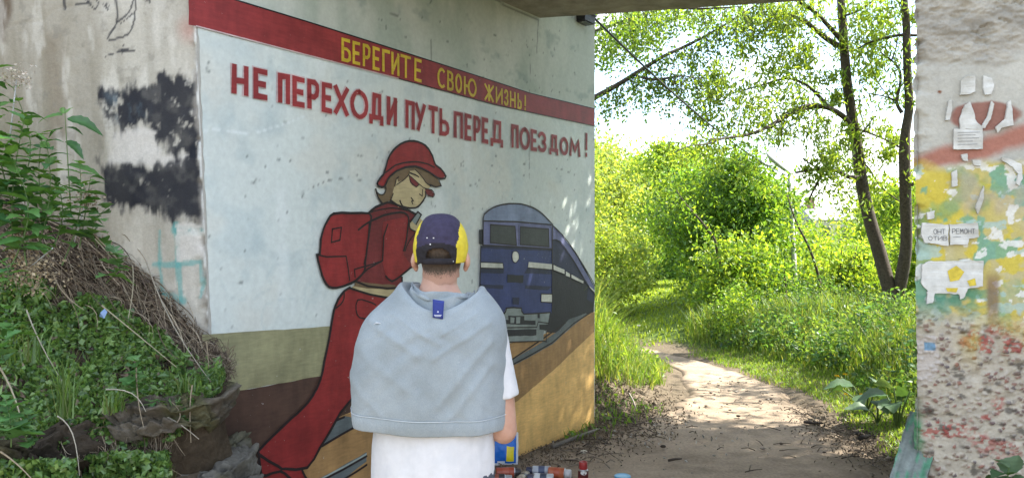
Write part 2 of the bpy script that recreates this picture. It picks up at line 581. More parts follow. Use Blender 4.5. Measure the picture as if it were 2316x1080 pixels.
def blend(col, rgb, a):
    a = np.clip(a, 0, 1)[..., None]
    return col * (1 - a) + np.asarray(rgb) * a
streak = fbm(S * 13, Hh * 0.9, 72)
sp = [wing(p, 300)[0] for p in (0, 140, 235, 330, 440)]
left = sstep(wing(330, 300)[0], wing(150, 300)[0], S)
col = blend(col, (0.21, 0.185, 0.13), left * (0.42 + 0.28 * sstep(0.4, 0.65, streak)))
col = blend(col, (0.13, 0.13, 0.075), sstep(wing(170, 300)[0], wing(60, 300)[0], S) * sstep(wing(100, 180)[1], wing(100, 330)[1], Hh) * 0.5)
sb = [wing(*p) for p in ((95, 75), (135, 75), (140, 330), (100, 330))]
col = blend(col, (0.20, 0.165, 0.115), sstep(-0.05, 0.05, poly_sd(S, Hh, sb) + 0.1 * (fbm(S * 9, Hh * 4, 73) - .5)) * 0.65)
sb = [wing(*p) for p in ((-30, -40), (22, -40), (25, 30), (10, 95), (-30, 90))]
col = blend(col, (0.09, 0.055, 0.03), sstep(-0.02, 0.03, poly_sd(S, Hh, sb) + 0.06 * (fbm(S * 15, Hh * 8, 74) - .5)) * 0.85)
col = blend(col, (0.15, 0.145, 0.09), sstep(1.55, 0.95, Hh + 0.3 * fbm(S * 5, Hh * 5, 75)) * 0.55)
col = blend(col, (0.62, 0.60, 0.55), sstep(0.50, 0.68, fbm(S * 3.3, Hh * 4, 76)) * 0.55 * (1 - left))
col = blend(col, (0.24, 0.22, 0.175), sstep(0.52, 0.72, fbm(S * 12, Hh * 1.6, 68)) * 0.28)
col = blend(col, (0.66, 0.64, 0.58), sstep(0.60, 0.75, fbm(S * 14 + 3, Hh * 3.9, 67)) * 0.35)
col = blend(col, (0.20, 0.19, 0.16), sstep(0.66, 0.74, fbm(S * 20, Hh * 20, 66)) * 0.40)
col = blend(col, (0.45, 0.18, 0.15), sstep(0.10, 0.0, np.hypot(S - wing(425, 66)[0], Hh - wing(425, 66)[1])) * 0.45)
# pale plaster between the two smears
sd = poly_sd(S, Hh, [wing(*p) for p in ((245, 300), (310, 280), (345, 295), (350, 350), (410, 345), (430, 385), (330, 372), (230, 370))])
col = blend(col, (0.60, 0.57, 0.53), sstep(-0.015, 0.02, sd + 0.05 * (fbm(S * 22, Hh * 22, 77) - .5)) * 0.75)
# black roller smears
vs1 = 0.070 * (fbm(S * 30, Hh * 8, 78, 3) - .5) + 0.020 * (vnoise(S * 110, Hh * 9.0, 90) - .5) + 0.09 * (fbm(S * 22, Hh * 14, 79, 5) - .5)
for pts in (((216, 195), (262, 205), (290, 188), (350, 172), (448, 166), (452, 262), (450, 345), (415, 358), (360, 350), (342, 300), (318, 272), (280, 288), (258, 304), (236, 268), (219, 230)),
            ((203, 366), (262, 370), (345, 366), (385, 352), (422, 326), (440, 375), (460, 386), (460, 490), (398, 498), (352, 516), (338, 472), (270, 478), (225, 470), (205, 420))):
    sd = poly_sd(S, Hh, [wing(*p) for p in pts])
    a = sstep(-0.016, 0.022, sd + vs1) * (0.90 + 0.10 * sstep(0.30, 0.55, fbm(S * 18, Hh * 18, 69)))
    a = a * (1 - 0.85 * sstep(0.60, 0.74, fbm(S * 16, Hh * 16, 80) * 0.65 + 0.35 * fbm(S * 70, Hh * 50, 81)))
    col = blend(col, np.array([0.014, 0.016, 0.024]), a * (0.93 + 0.07 * fbm(S * 9, Hh * 3, 82)))
sd = poly_sd(S, Hh, [wing(*p) for p in ((222, 205), (300, 205), (330, 225), (330, 265), (250, 280))])
col = blend(col, (0.11, 0.15, 0.18), sstep(-0.02, 0.05, sd) * sstep(0.45, 0.7, fbm(S * 22, Hh * 14, 83)) * 0.7)
# teal lettering remains
for pts, wd in ((((338, 520), (334, 600), (340, 682)), .010), (((376, 508), (377, 600), (379, 684)), .013), (((428, 592), (430, 640), (424, 675)), .010), (((330, 668), (360, 672), (384, 682)), .02), (((320, 598), (350, 600), (430, 592)), .014), (((372, 520), (452, 524)), .018)):
    dd = seg_dist(S, Hh, [wing(*p) for p in pts])
    col = blend(col, (0.10, 0.36, 0.35), sstep(wd * 1.3, wd * .5, dd + 0.02 * (fbm(S * 25, Hh * 12, 84) - .5)) * 0.62)
# scraps of old bill paper
for pts in (((372, 536), (380, 520), (455, 518), (458, 545), (440, 548), (452, 600), (425, 578), (400, 592), (372, 588)), ((375, 508), (455, 502), (456, 515), (380, 520))):
    sd = poly_sd(S, Hh, [wing(*p) for p in pts])
    col = blend(col, (0.62, 0.60, 0.56), sstep(-0.002, 0.004, sd + 0.03 * (fbm(S * 28, Hh * 28, 85) - .5)) * 0.8)
# black marker tag
for pts, wd in ((((262, -10), (262, 48), (241, 88), (284, 78), (300, 52), (303, 28)), .0052), (((262, 50), (290, 28), (302, 0)), .005), (((268, 55), (300, 30)), .003),
                (((145, -8), (146, 20)), .006), (((172, 10), (198, 8), (214, 20), (222, 6), (214, -6)), .004), (((190, -5), (205, 10), (196, -8)), .003), (((230, 8), (240, 18), (246, 12), (238, 10), (244, 24)), .003),
                (((306, -10), (308, 25)), .0035), (((325, -5), (340, 6), (336, -4)), .003), (((233, 126), (268, 116), (299, 115)), .0036), (((275, 100), (270, 119), (280, 112)), .003), (((262, 113), (285, 111)), .0025)):
    dd = seg_dist(S, Hh, [wing(*p) for p in catmull(pts, 5)])
    col = blend(col, (0.035, 0.035, 0.04), sstep(wd * 1.25, wd * 0.6, dd) * 0.9)
# raw broken concrete along the arris
col = blend(col, (0.30, 0.28, 0.25), sstep(0.035, 0.005, S + 0.05 * (fbm(Hh * 22, S * 6, 86) - .5)) * 0.75)
col = blend(col, (0.70, 0.72, 0.70), sstep(0.012, 0.004, S + 0.03 * (fbm(Hh * 9, S * 6, 87) - .5)) * 0.7)
mb.grid(PW, 0, col, flip=True)
# side wall carrying the mural (mesh behind the paint), its far end and its back
us = np.linspace(0, 1, 60); hs = np.linspace(-0.4, 3.6, 60)
U, H2 = np.meshgrid(us, hs)
UU = lean(H2) * (1 - U) + WALL_L * U
mb.grid(wpt(UU, H2, -0.001), 0, np.array([0.40, 0.39, 0.35]))
ep = [wpt(WALL_L, z, o) for z, o in ((-0.4, -0.001), (3.6, -0.001), (3.6, -0.45), (-0.4, -0.45))]
mb.add(ep, [(0, 3, 2, 1)], 0, (0.38, 0.37, 0.33))
def xy(p, z): return np.array([p[0], p[1], z])
wl_, wr_ = P1 - E * 2.6, P1 - E * 2.6 + MN * 0.5
mb.add([xy(P1 - E * 2.6, -0.4), xy(wr_, -0.4), xy(wr_, 3.59), xy(P1 - E * 2.6, 3.59)], [(0, 1, 2, 3)], 0, (0.38, 0.37, 0.33))
tp = [xy(P1, 3.59), xy(P1 - E * 2.6, 3.59), xy(wr_, 3.59), xy(P1 + MN * 0.5 - E * 0.05, 3.59)]
mb.add(tp, [(0, 1, 2, 3)], 0, (0.33, 0.32, 0.28))
abut = mb.build('abutment', M_CONC, bridge)
abut['label'] = 'left abutment with a safety mural on its inner wall and dark smears on its end'

# ---- right abutment: the pier-like end face
mb = MB()
s = np.arange(0, 1.0, 0.0036); h = np.arange(0.40, 3.30, 0.0042)
S, Hh = np.meshgrid(s, h)
yy = lambda p: pier(2150, p)[1]
w1, w2, cid = worley(S * 55, Hh * 75, 91)
v1, v2, cid2 = worley(S * 85, Hh * 120, 92)
rough_low = sstep(yy(660), yy(760), Hh + 0.10 * (fbm(S * 9, Hh * 9, 93) - .5))
rough_low = np.maximum(rough_low, 0)
rough_top = sstep(yy(165), yy(110), Hh + 0.08 * (fbm(S * 8, Hh * 8, 94) - .5))
peb = np.clip(w2 - w1, 0, 0.5) * 2
big = sstep(0.45, 0.7, cid)
dis = 0.006 * (fbm(S * 5, Hh * 5, 95) - .5)
dis = dis + rough_low * (0.009 * np.sqrt(peb) * (0.2 + 0.8 * big) + 0.004 * (fbm(S * 70, Hh * 80, 96) - .5) - 0.010 * sstep(0.55, 0.8, fbm(S * 12, Hh * 16, 89)))
dis = dis + rough_top * (0.030 * (fbm(S * 24, Hh * 44, 97, 6, .66) - .5) - 0.014 * sstep(0.58, 0.72, fbm(S * 14, Hh * 30, 98)))
dis = dis + (1 - rough_low) * (1 - rough_top) * 0.003 * (fbm(S * 45, Hh * 45, 99) - .5)
edgech = np.exp(-S / 0.022) * (0.012 + 0.03 * sstep(0.5, 0.7, fbm(Hh * 16, S * 9, 100)))
dis = dis - edgech
shift = 0.012 * (fbm(Hh * 7, Hh * 0 + 2, 88) - .5) * np.exp(-S / 0.05)
base = R1[None, None, :] + E * (S + shift)[..., None]
PWr = np.stack([base[..., 0] + nout[0] * dis, base[..., 1] + nout[1] * dis, Hh], -1)
col = np.array([0.42, 0.41, 0.36]) * (0.80 + 0.4 * fbm(S * 6, Hh * 5, 101)[..., None])
top_c = np.array([0.32, 0.30, 0.255]) * (0.6 + 0.8 * fbm(S * 14, Hh * 26, 102)[..., None])
col = col * (1 - rough_top[..., None]) + top_c * rough_top[..., None]
# red-brown letter and band
ell = np.hypot((S - pier(2225, 260)[0]) / 0.115, (Hh - pier(2225, 262)[1]) / 0.052)
col = blend(col, (0.24, 0.085, 0.06), sstep(1.12, 0.92, ell + 0.25 * (fbm(S * 20, Hh * 20, 103) - .5)) * 0.85)
band = seg_dist(S, Hh, [pier(*p) for p in ((2085, 372), (2130, 355), (2200, 345), (2270, 320), (2330, 300))])
col = blend(col, (0.33, 0.11, 0.07), sstep(0.055, 0.015, band + 0.03 * (fbm(S * 14, Hh * 14, 104) - .5)) * 0.85)
# yellow, green, turquoise paint field
fld = sstep(yy(355), yy(385), Hh + 0.07 * (fbm(S * 10, Hh * 10, 105) - .5)) * sstep(yy(800), yy(690), Hh + 0.10 * (fbm(S * 9, Hh * 7, 106) - .5))
yel = fbm(S * 9, Hh * 7, 107)
col = blend(col, (0.46, 0.39, 0.13), fld * (0.65 + 0.35 * sstep(0.35, 0.6, yel)))
col = blend(col, (0.52, 0.42, 0.05), fld * sstep(0.48, 0.56, fbm(S * 16, Hh * 18, 108, 6)) * 0.85)
col = blend(col, (0.10, 0.27, 0.13), fld * sstep(0.55, 0.66, fbm(S * 7 + 4, Hh * 5, 109, 6)) * 0.6)
col = blend(col, (0.06, 0.30, 0.24), fld * sstep(0.63, 0.68, fbm(S * 11 + 9, Hh * 9, 110, 6)) * 0.7)
col = blend(col, (0.34, 0.46, 0.42), fld * sstep(0.63, 0.65, fbm(S * 15 + 2, Hh * 20, 111, 6)) * 0.8)
col = blend(col, (0.66, 0.66, 0.62), fld * sstep(0.63, 0.65, fbm(S * 19 + 7, Hh * 24, 112, 6)) * 0.85)
col = blend(col, (0.40, 0.33, 0.26), fld * sstep(0.6, 0.72, fbm(S * 6 + 3, Hh * 4, 113)) * 0.6)
gr = sstep(0.12, 0.02, np.hypot((S - pier(2165, 665)[0]) / 1.6, Hh - pier(2165, 665)[1]))
col = blend(col, (0.035, 0.22, 0.15), gr * sstep(0.4, 0.6, fbm(S * 18, Hh * 30, 114)) * 0.85)
rb = sstep(0.03, 0.01, np.abs(S - pier(2255, 640)[0] + 0.02 * fbm(Hh * 9, S * 3, 115))) * sstep(yy(880), yy(700), Hh) * sstep(yy(600), yy(640), Hh)
col = blend(col, (0.19, 0.12, 0.085), rb * 0.8)
# exposed aggregate below
agg = np.stack([np.interp(cid, [0, .3, .5, .62, .72, .82, .9, 1], v) for v in
                ([.40, .46, .33, .20, .16, .24, .11, .42], [.35, .40, .29, .15, .12, .12, .09, .38], [.29, .33, .24, .11, .10, .09, .09, .32])], -1)
mort = np.array([0.37, 0.335, 0.272])
mk = (sstep(0.10, 0.35, w2 - w1) * big)[..., None]
low = mort * (0.75 + 0.5 * fbm(S * 30, Hh * 34, 116)[..., None]) * (1 - mk) + agg * mk
holes = sstep(0.60, 0.75, fbm(S * 26, Hh * 42, 117))[..., None]
low = low * (1 - 0.75 * holes) + np.array([0.045, 0.038, 0.032]) * 0.75 * holes
redd = sstep(0.56, 0.64, fbm(S * 7, Hh * 9, 118)) * sstep(yy(1060), yy(960), Hh) * sstep(yy(690), yy(720), Hh) * sstep(0.45, 0.5, cid2)
low = low * (1 - 0.75 * redd[..., None]) + np.array([0.30, 0.05, 0.04]) * 0.75 * redd[..., None]
yl = sstep(yy(850), yy(760), Hh) * sstep(0.42, 0.6, fbm(S * 8, Hh * 6, 119)) * sstep(0.1, 0.2, S)
low = low * (1 - 0.6 * yl[..., None]) + np.array([0.42, 0.33, 0.07]) * 0.6 * yl[..., None]
col = col * (1 - rough_low[..., None]) + low * rough_low[..., None]
# smooth patch by the arris
sd = poly_sd(S, Hh, [pier(*p) for p in ((2066, 770), (2115, 760), (2125, 820), (2105, 862), (2080, 866), (2060, 850))])
pa = sstep(-0.006, 0.006, sd + 0.03 * (fbm(S * 24, Hh * 24, 120) - .5))
col = blend(col, (0.41, 0.37, 0.33), pa)
sd = poly_sd(S, Hh, [pier(*p) for p in ((2088, 792), (2090, 772), (2115, 774), (2117, 792))])
col = blend(col, (0.14, 0.24, 0.33), sstep(0, 0.003, sd))
col = blend(col, (0.05, 0.22, 0.10), sstep(0.03, 0.0, S + 0.04 * (fbm(Hh * 30, S * 20, 121) - .5)) * sstep(yy(890), yy(940), Hh) * 0.85)
# rusty bolt stain
col = blend(col, (0.16, 0.05, 0.015), sstep(0.010, 0.004, np.hypot(S - pier(2127, 208)[0], Hh - pier(2127, 208)[1]) + 0.008 * (fbm(S * 60, Hh * 60, 122) - .5)))
mb.grid(PWr, 0, col)
rs = R1 + E * 3.2
pv = [xy(R1 + E * 0.995, -0.4), xy(rs, -0.4), xy(rs, 3.298), xy(R1 + E * 0.995, 3.298)]
mb.add(pv, [(0, 1, 2, 3)], 0, (0.38, 0.36, 0.31))
pv = [xy(R1 + MN * .012, -0.4), xy(R1 + E * .995, -0.4), xy(R1 + E * .995, .402), xy(R1 + MN * .012, .402)]
mb.add(pv, [(0, 1, 2, 3)], 0, (0.36, 0.33, 0.28))
pv = [xy(R1 + MN * .012, 3.295), xy(R1 + E * .995, 3.295), xy(R1 + E * .995, 3.298), xy(R1 + MN * .012, 3.298)]
mb.add(pv, [(0, 1, 2, 3)], 0, (0.36, 0.33, 0.28))
inn = [R1 + MN * 0.012 + E * 0.002, R1 + D * 3.6, R1 + D * 3.6 + NRM * .45]
mb.add([xy(inn[0], -0.4), xy(inn[1], -0.4), xy(inn[1], 3.298), xy(inn[0], 3.298)], [(0, 3, 2, 1)], 0, (0.38, 0.37, 0.33))
mb.add([xy(inn[1], -0.4), xy(inn[2], -0.4), xy(inn[2], 3.298), xy(inn[1], 3.298)], [(0, 3, 2, 1)], 0, (0.38, 0.37, 0.33))
rab = mb.build('abutment', M_CONC, bridge)
rab['label'] = 'right abutment of pitted concrete with torn bills and yellow paint'

# ---- deck: slab with an edge beam on each side
Cc = np.array([0.211, 5.79])
mb = MB()
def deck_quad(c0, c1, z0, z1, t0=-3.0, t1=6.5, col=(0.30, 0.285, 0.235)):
    """a bar along the track between two distances across it"""
    n_ = 70
    tt = np.linspace(t0, t1, n_)
    ring = []
    for (c, z) in ((c0, z0), (c1, z0), (c1, z1), (c0, z1), (c0, z0)):
        jz = 0.006 * (fbm(tt * 6, tt * 0 + c * 7, 131) - .5)
        p = P1[None] + MN[None] * c + E[None] * tt[:, None]
        ring.append(np.stack([p[:, 0], p[:, 1], z + jz], -1))
    P = np.stack(ring, 0)
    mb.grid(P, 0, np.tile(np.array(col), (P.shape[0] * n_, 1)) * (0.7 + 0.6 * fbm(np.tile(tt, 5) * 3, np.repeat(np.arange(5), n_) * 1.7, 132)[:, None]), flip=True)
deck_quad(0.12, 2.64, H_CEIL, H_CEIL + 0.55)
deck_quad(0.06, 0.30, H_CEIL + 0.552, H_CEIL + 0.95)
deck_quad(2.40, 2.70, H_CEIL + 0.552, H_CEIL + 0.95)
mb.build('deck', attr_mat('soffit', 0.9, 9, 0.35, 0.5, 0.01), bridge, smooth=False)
# ------------------------------------------------------------------ the mural, painted on the left abutment's inner wall
def crop(x0, y0, k):
    return lambda pts: [(x0 + x / k, y0 + y / k) for x, y in pts]
c5 = crop(680, 300, 2.7); c6 = crop(1040, 420, 2.7); c7 = crop(460, 640, 2.4545)

RED = paint('red_paint', (0.235, 0.024, 0.023)); DRED = paint('dark_red_paint', (0.155, 0.024, 0.024)); LINE = paint('outline_paint', (0.020, 0.013, 0.013), (0.12, 0.08, 0.08))
LETTER = paint('letter_red_paint', (0.27, 0.034, 0.035)); YELLOW = paint('yellow_paint', (0.58, 0.42, 0.035)); STRIPE = paint('stripe_paint', (0.255, 0.034, 0.034))
SKIN = paint('face_paint', (0.45, 0.37, 0.20)); HAIR_P = paint('hair_paint', (0.155, 0.105, 0.055)); OLIVE = paint('olive_paint', (0.285, 0.275, 0.150)); BROWN = paint('brown_paint', (0.078, 0.043, 0.030))
OCHRE = paint('ochre_paint', (0.74, 0.465, 0.165)); BALLAST = paint('ballast_paint', (0.34, 0.20, 0.080)); RAILP = paint('rail_paint', (0.115, 0.135, 0.135)); RAILL = paint('rail_light_paint', (0.30, 0.34, 0.31))
BLUE = paint('blue_paint', (0.036, 0.050, 0.150)); DBLUE = paint('dark_blue_paint', (0.020, 0.024, 0.058)); LILAC = paint('lilac_paint', (0.145, 0.155, 0.285)); DOME = paint('dome_paint', (0.195, 0.240, 0.350))
BLACKP = paint('black_paint', (0.018, 0.018, 0.024), (0.1, 0.1, 0.1)); GLASSP = paint('grey_glass_paint', (0.050, 0.055, 0.052)); CREAM = paint('cream_paint', (0.58, 0.58, 0.50)); GREYP = paint('grey_paint', (0.215, 0.250, 0.235))
PINK = paint('halo_paint', (0.55, 0.42, 0.41))

class Mural:
    def __init__(self):
        self.mb, self.mats, self.k = MB(), [], 0
    def mi(self, m):
        if m not in self.mats: self.mats.append(m)
        return self.mats.index(m)
    def poly(self, pts, m, layer, smooth=0, jit=0.0012, px=True):
        if smooth: pts = catmull(pts, smooth, True)
        q = [W(*p) for p in pts] if px else list(pts)
        out = []
        for i, a in enumerate(q):
            b = q[(i + 1) % len(q)]
            n = max(1, int(math.hypot(b[0] - a[0], b[1] - a[1]) / 0.05))
            for k in range(n):
                out.append((a[0] + (b[0] - a[0]) * k / n + random.gauss(0, jit), a[1] + (b[1] - a[1]) * k / n + random.gauss(0, jit)))
        out = [(min(u, WALL_L - 0.003 - 0.010 * float(vnoise(np.array([h * 23]), np.array([2.]), 137)[0])), h) for u, h in out]
        self.k += 1
        off = 0.004 + layer * 0.0009 + self.k * 0.00002
        tris = geometry.tessellate_polygon([[Vector((u, h, 0)) for u, h in out]])
        ar = lambda t: (out[t[1]][0] - out[t[0]][0]) * (out[t[2]][1] - out[t[0]][1]) - (out[t[2]][0] - out[t[0]][0]) * (out[t[1]][1] - out[t[0]][1])
        V = wpt([p[0] for p in out], [p[1] for p in out], off)
        self.mb.add(V, [t if ar(t) > 0 else t[::-1] for t in tris], self.mi(m))
    def line(self, pts, m, layer, w=0.013, smooth=4, px=True, closed=False, jit=0.0009):
        if smooth and len(pts) > 2: pts = catmull(pts, smooth, closed)
        q = [W(*p) for p in pts] if px else list(pts)
        if closed: q = q + [q[0]]
        q2 = [q[0]]
        for p in q[1:]:
            if math.hypot(p[0] - q2[-1][0], p[1] - q2[-1][1]) > 0.004: q2.append(p)
        q = q2
        if len(q) < 2: return
        self.k += 1
        off = 0.004 + layer * 0.0009 + self.k * 0.00002
        Lp, Rp = [], []
        n = len(q)
        for i in range(n):
            a, b, c = q[max(i - 1, 0)], q[i], q[min(i + 1, n - 1)]
            d1 = np.array([b[0] - a[0], b[1] - a[1]]); d2 = np.array([c[0] - b[0], c[1] - b[1]])
            if i == 0: d1 = d2
            if i == n - 1: d2 = d1
            d1 = d1 / (np.linalg.norm(d1) + 1e-9); d2 = d2 / (np.linalg.norm(d2) + 1e-9)
            n1 = np.array([-d1[1], d1[0]]); n2 = np.array([-d2[1], d2[0]])
            mt = n1 + n2
            ln = np.linalg.norm(mt)
            mt = n1 if ln < 0.2 else mt / ln
            sc = min(1.0 / max(0.35, float(mt @ n1)), 1.9)
            ww = w * 0.5 * random.uniform(0.88, 1.12)
            e = 0
            if i == 0: e = -w * 0.35
            if i == n - 1: e = w * 0.35
            p = np.array(b) + d1 * e
            j = np.array([random.gauss(0, jit), random.gauss(0, jit)])
            Lp.append(p + mt * ww * sc + j); Rp.append(p - mt * ww * sc + j)
        pts2 = Lp + Rp
        pts2 = [(min(p[0], WALL_L - 0.001), p[1]) for p in pts2]
        V = wpt([p[0] for p in pts2], [p[1] for p in pts2], off)
        self.mb.add(V, [(n + i, n + i + 1, i + 1, i) for i in range(n - 1)], self.mi(m))
    def build(self, name):
        return self.mb.build(name, self.mats, abut, smooth=False)

# pale ground coat: a sheet with its own stains and slight relief
us = np.linspace(0, 1, 330); hs = np.arange(-0.25, 3.595, 0.014)
U, H2 = np.meshgrid(us, hs)
lj = 0.012 * (fbm(H2 * 16, H2 * 0 + 1, 141) - .5) + 0.010 + 0.05 * sstep(0.66, 0.75, fbm(H2 * 5, H2 * 0 + 4, 139))
UU = (lean(H2) + lj) * (1 - U) + (WALL_L - 0.002) * U
rel = 0.0016 * (fbm(UU * 9, H2 * 9, 142) - .5) + 0.0012
mc = np.array([0.575, 0.625, 0.59]) * (0.90 + 0.2 * fbm(UU * 1.8, H2 * 1.8, 143)[..., None])
def mblend(rgb, a): 
    global mc
    a = np.clip(a, 0, 1)[..., None]; mc = mc * (1 - a) + np.asarray(rgb) * a
mblend((0.45, 0.53, 0.53), sstep(0.52, 0.72, fbm(UU * 3.2, H2 * 4.2, 144)) * 0.5)
mblend((0.60, 0.58, 0.50), sstep(0.54, 0.72, fbm(UU * 2.6 + 7, H2 * 3.0, 145)) * 0.35)
mblend((0.36, 0.45, 0.46), sstep(0.60, 0.80, fbm(UU * 7 + 3, H2 * 6, 146)) * 0.35)
mblend((0.70, 0.74, 0.72), sstep(0.60, 0.75, fbm(UU * 6 + 11, H2 * 2.2, 147)) * 0.4)
ghost = sstep(0.022, 0.008, np.abs(fbm(UU * 4 + 2, H2 * 5 + 5, 148) - .5)) * sstep(0.5, 0.6, fbm(UU * 1.5, H2 * 1.5 + 3, 149))
mblend((0.40, 0.49, 0.49), ghost * 0.28)
top_u, top_h = zip(*[W(*p) for p in ((440, -28), (529, 0), (900, 115), (1198, 211), (1343, 246))])
above = H2 - np.interp(UU, top_u, top_h)
au = sstep(0.0, 0.01, above)
mblend((0.44, 0.47, 0.405), au * 0.8)
mblend((0.30, 0.36, 0.30), au * sstep(0.45, 0.7, fbm(UU * 2.2, H2 * 1.1, 150)) * 0.6)
mblend((0.56, 0.58, 0.52), au * sstep(0.5, 0.7, fbm(UU * 5, H2 * 1.6 + 4, 151)) * 0.55)
mblend((0.16, 0.22, 0.21), au * sstep(0.66, 0.80, fbm(UU * 7, H2 * 10 + 4, 152)) * 0.40)
# pits, cracks and board joints
pits = sstep(0.80, 0.85, fbm(UU * 26, H2 * 26, 153, 3))
mblend((0.10, 0.12, 0.11), pits * 0.7); rel = rel - pits * 0.001
for pts, wd in ((((460, 295), (500, 292), (540, 300), (580, 300), (640, 282), (690, 262)), .006), (((690, 430), (740, 408), (790, 400), (830, 412)), .003), (((1217, 45), (1214, 118)), .008), (((1200, 112), (1198, 210)), .004), (((974, 90), (976, 200)), .006), (((1196, 330), (1199, 470)), .004), (((880, 28), (900, 38)), .006), (((1120, 0), (1165, 25), (1218, 44)), .010), (((1228, 375), (1262, 380), (1300, 395)), .003)):
    q = [W(*p) for p in pts]
    dd = seg_dist(UU, H2, q) + 0.006 * (fbm(UU * 50, H2 * 50, 154) - .5)
    mblend((0.12, 0.13, 0.12) if wd != .006 or pts[0][0] > 700 else (0.68, 0.73, 0.72), sstep(wd, wd * .4, dd) * 0.7)
mb = MB(); mb.grid(wpt(UU, H2, rel), 0, mc)
mb.build('mural_ground', attr_mat('wall_paint', 0.6, 34, 0.10, 0.35, 0.004, 0.3), abut)

# field bands, ballast and rails
mu = Mural()
lft = lambda py: (466, py)
mu.poly([(455, 756), (560, 749), (735, 738), (1110, 716), (1110, 790), (900, 817), (720, 850), (520, 886), (470, 893)], OLIVE, 0)
mu.poly([(465, 896), (520, 886), (720, 850), (900, 817), (1080, 792), (1110, 900), (640, 1100), (470, 1200)], BROWN, 0)
mu.poly([(660, 1160), (770, 940), (1060, 830), (1343, 704), (1343, 990), (1180, 1075), (640, 1330)], OCHRE, 1)
mu.poly([(740, 950), (1060, 838), (1150, 800), (1343, 706), (1343, 748), (1257, 830), (1170, 905), (900, 1080), (660, 1230), (640, 1100)], BALLAST, 2)
mu.poly(c6([(300, 1015), (300, 960), (530, 900), (660, 800), (770, 768), (812, 752), (812, 775), (680, 840), (490, 960), (310, 1080), (230, 1130), (200, 1090)]), BALLAST, 3)
mu.poly(c6([(765, 775), (660, 815), (600, 880), (490, 958), (380, 1020), (120, 1190), (100, 1225), (300, 1105), (430, 1040), (560, 965), (690, 850), (775, 785)]), RAILP, 4)
mu.line(c6([(812, 760), (690, 838), (560, 955), (430, 1030), (300, 1100), (100, 1222)]), LINE, 5, .012, 0)
mu.line(c6([(640, 835), (490, 940), (300, 1068)]), LINE, 5, .012, 0)
mu.poly(c7([(715, 760), (780, 735), (890, 760), (850, 790), (660, 895), (690, 830)]), RAILP, 4)
mu.line(c7([(655, 898), (760, 838), (880, 770)]), LINE, 5, .013, 0)
mu.line(c7([(715, 765), (775, 740)]), LINE, 5, .013, 0)
mu.poly(c7([(560, 1100), (640, 1080), (760, 1015), (900, 935), (900, 985), (770, 1085), (740, 1110), (640, 1130)]), RAILP, 4)
mu.poly(c7([(640, 1082), (760, 1018), (900, 940), (900, 952), (770, 1032), (650, 1095)]), RAILL, 5)
mu.line(c7([(650, 1092), (770, 1030), (900, 955)]), LINE, 6, .012, 0)
mu.line(c7([(770, 1085), (840, 1045), (900, 1005)]), LINE, 6, .012, 0)
mu.build('mural_field')

# the train
mu = Mural()
mu.poly(c6([(558, 245), (600, 285), (700, 400), (780, 540), (815, 610), (818, 690), (812, 770), (770, 782), (660, 815), (655, 845), (600, 892), (525, 895), (545, 770)]), BLACKP, 4)
mu.poly(c6([(556, 236), (620, 300), (700, 415), (780, 555), (818, 618), (818, 665), (760, 580), (690, 455), (605, 340), (570, 325), (560, 330)]), LILAC, 5)
mu.poly(c6([(560, 330), (572, 326), (605, 345), (690, 465), (750, 565), (735, 575), (560, 470)]), DBLUE, 5)
mu.poly(c6([(780, 608), (818, 640), (818, 700), (800, 710), (770, 690)]), DBLUE, 5)
mu.poly(c6([(135, 218), (138, 195), (152, 165), (190, 135), (250, 117), (330, 108), (400, 118), (470, 150), (520, 195), (558, 240)]), DOME, 6)
mu.poly(c6([(133, 214), (555, 238), (556, 385), (130, 362)]), LILAC, 6)
mu.poly(c6([(120, 366), (556, 384), (556, 772), (382, 780), (368, 745), (275, 745), (262, 778), (108, 748)]), BLUE, 6)
for a in ([(120, 366), (556, 384), (556, 398), (120, 380)], [(115, 500), (262, 506), (258, 535), (115, 530)], [(405, 505), (556, 510), (556, 540), (385, 532)], [(115, 600), (262, 606), (255, 628), (115, 622)], [(395, 605), (556, 612), (530, 636), (390, 628)]):
    mu.poly(c6(a), DBLUE, 7)
mu.poly(c6([(180, 238), (330, 246), (338, 362), (178, 345)]), GLASSP, 7); mu.poly(c6([(362, 250), (535, 263), (538, 370), (362, 358)]), GLASSP, 7)
mu.line(c6([(180, 238), (330, 246), (338, 362), (178, 345), (180, 238)]), LINE, 8, .009, 0); mu.line(c6([(362, 250), (535, 263), (538, 370), (362, 358), (362, 250)]), LINE, 8, .009, 0)
mu.poly(c6([(110, 268), (132, 265), (132, 358), (112, 355)]), BLACKP, 7)
mu.poly(c6([(120, 466), (255, 470), (258, 502), (120, 498)]), CREAM, 8); mu.poly(c6([(412, 464), (560, 478), (560, 511), (408, 497)]), CREAM, 8)
for a in ([(566, 484), (632, 512), (632, 540), (566, 515)], [(640, 522), (666, 535), (666, 556), (640, 548)], [(674, 540), (748, 580), (746, 594), (674, 562)], [(782, 608), (818, 640), (818, 648), (782, 618)]):
    mu.poly(c6(a), CREAM, 8)
for a in ([(120, 500), (258, 504)], [(408, 499), (562, 513)], [(120, 466), (255, 470), (258, 502)], [(562, 513), (632, 540)], [(674, 564), (746, 596)]):
    mu.line(c6(a), LINE, 9, .007, 0)
mu.poly(c6([(315, 405), (333, 398), (350, 412), (352, 445), (335, 468), (317, 460), (311, 435)]), CREAM, 8, 3); mu.line(c6([(315, 405), (333, 398), (350, 412), (352, 445), (335, 468), (317, 460), (311, 435)]), LINE, 9, .007, 3, closed=True)
mu.poly(c6([(282, 540), (380, 545), (380, 592), (282, 588)]), BLACKP, 8); mu.poly(c6([(313, 678), (356, 680), (354, 724), (315, 720)]), DBLUE, 8)
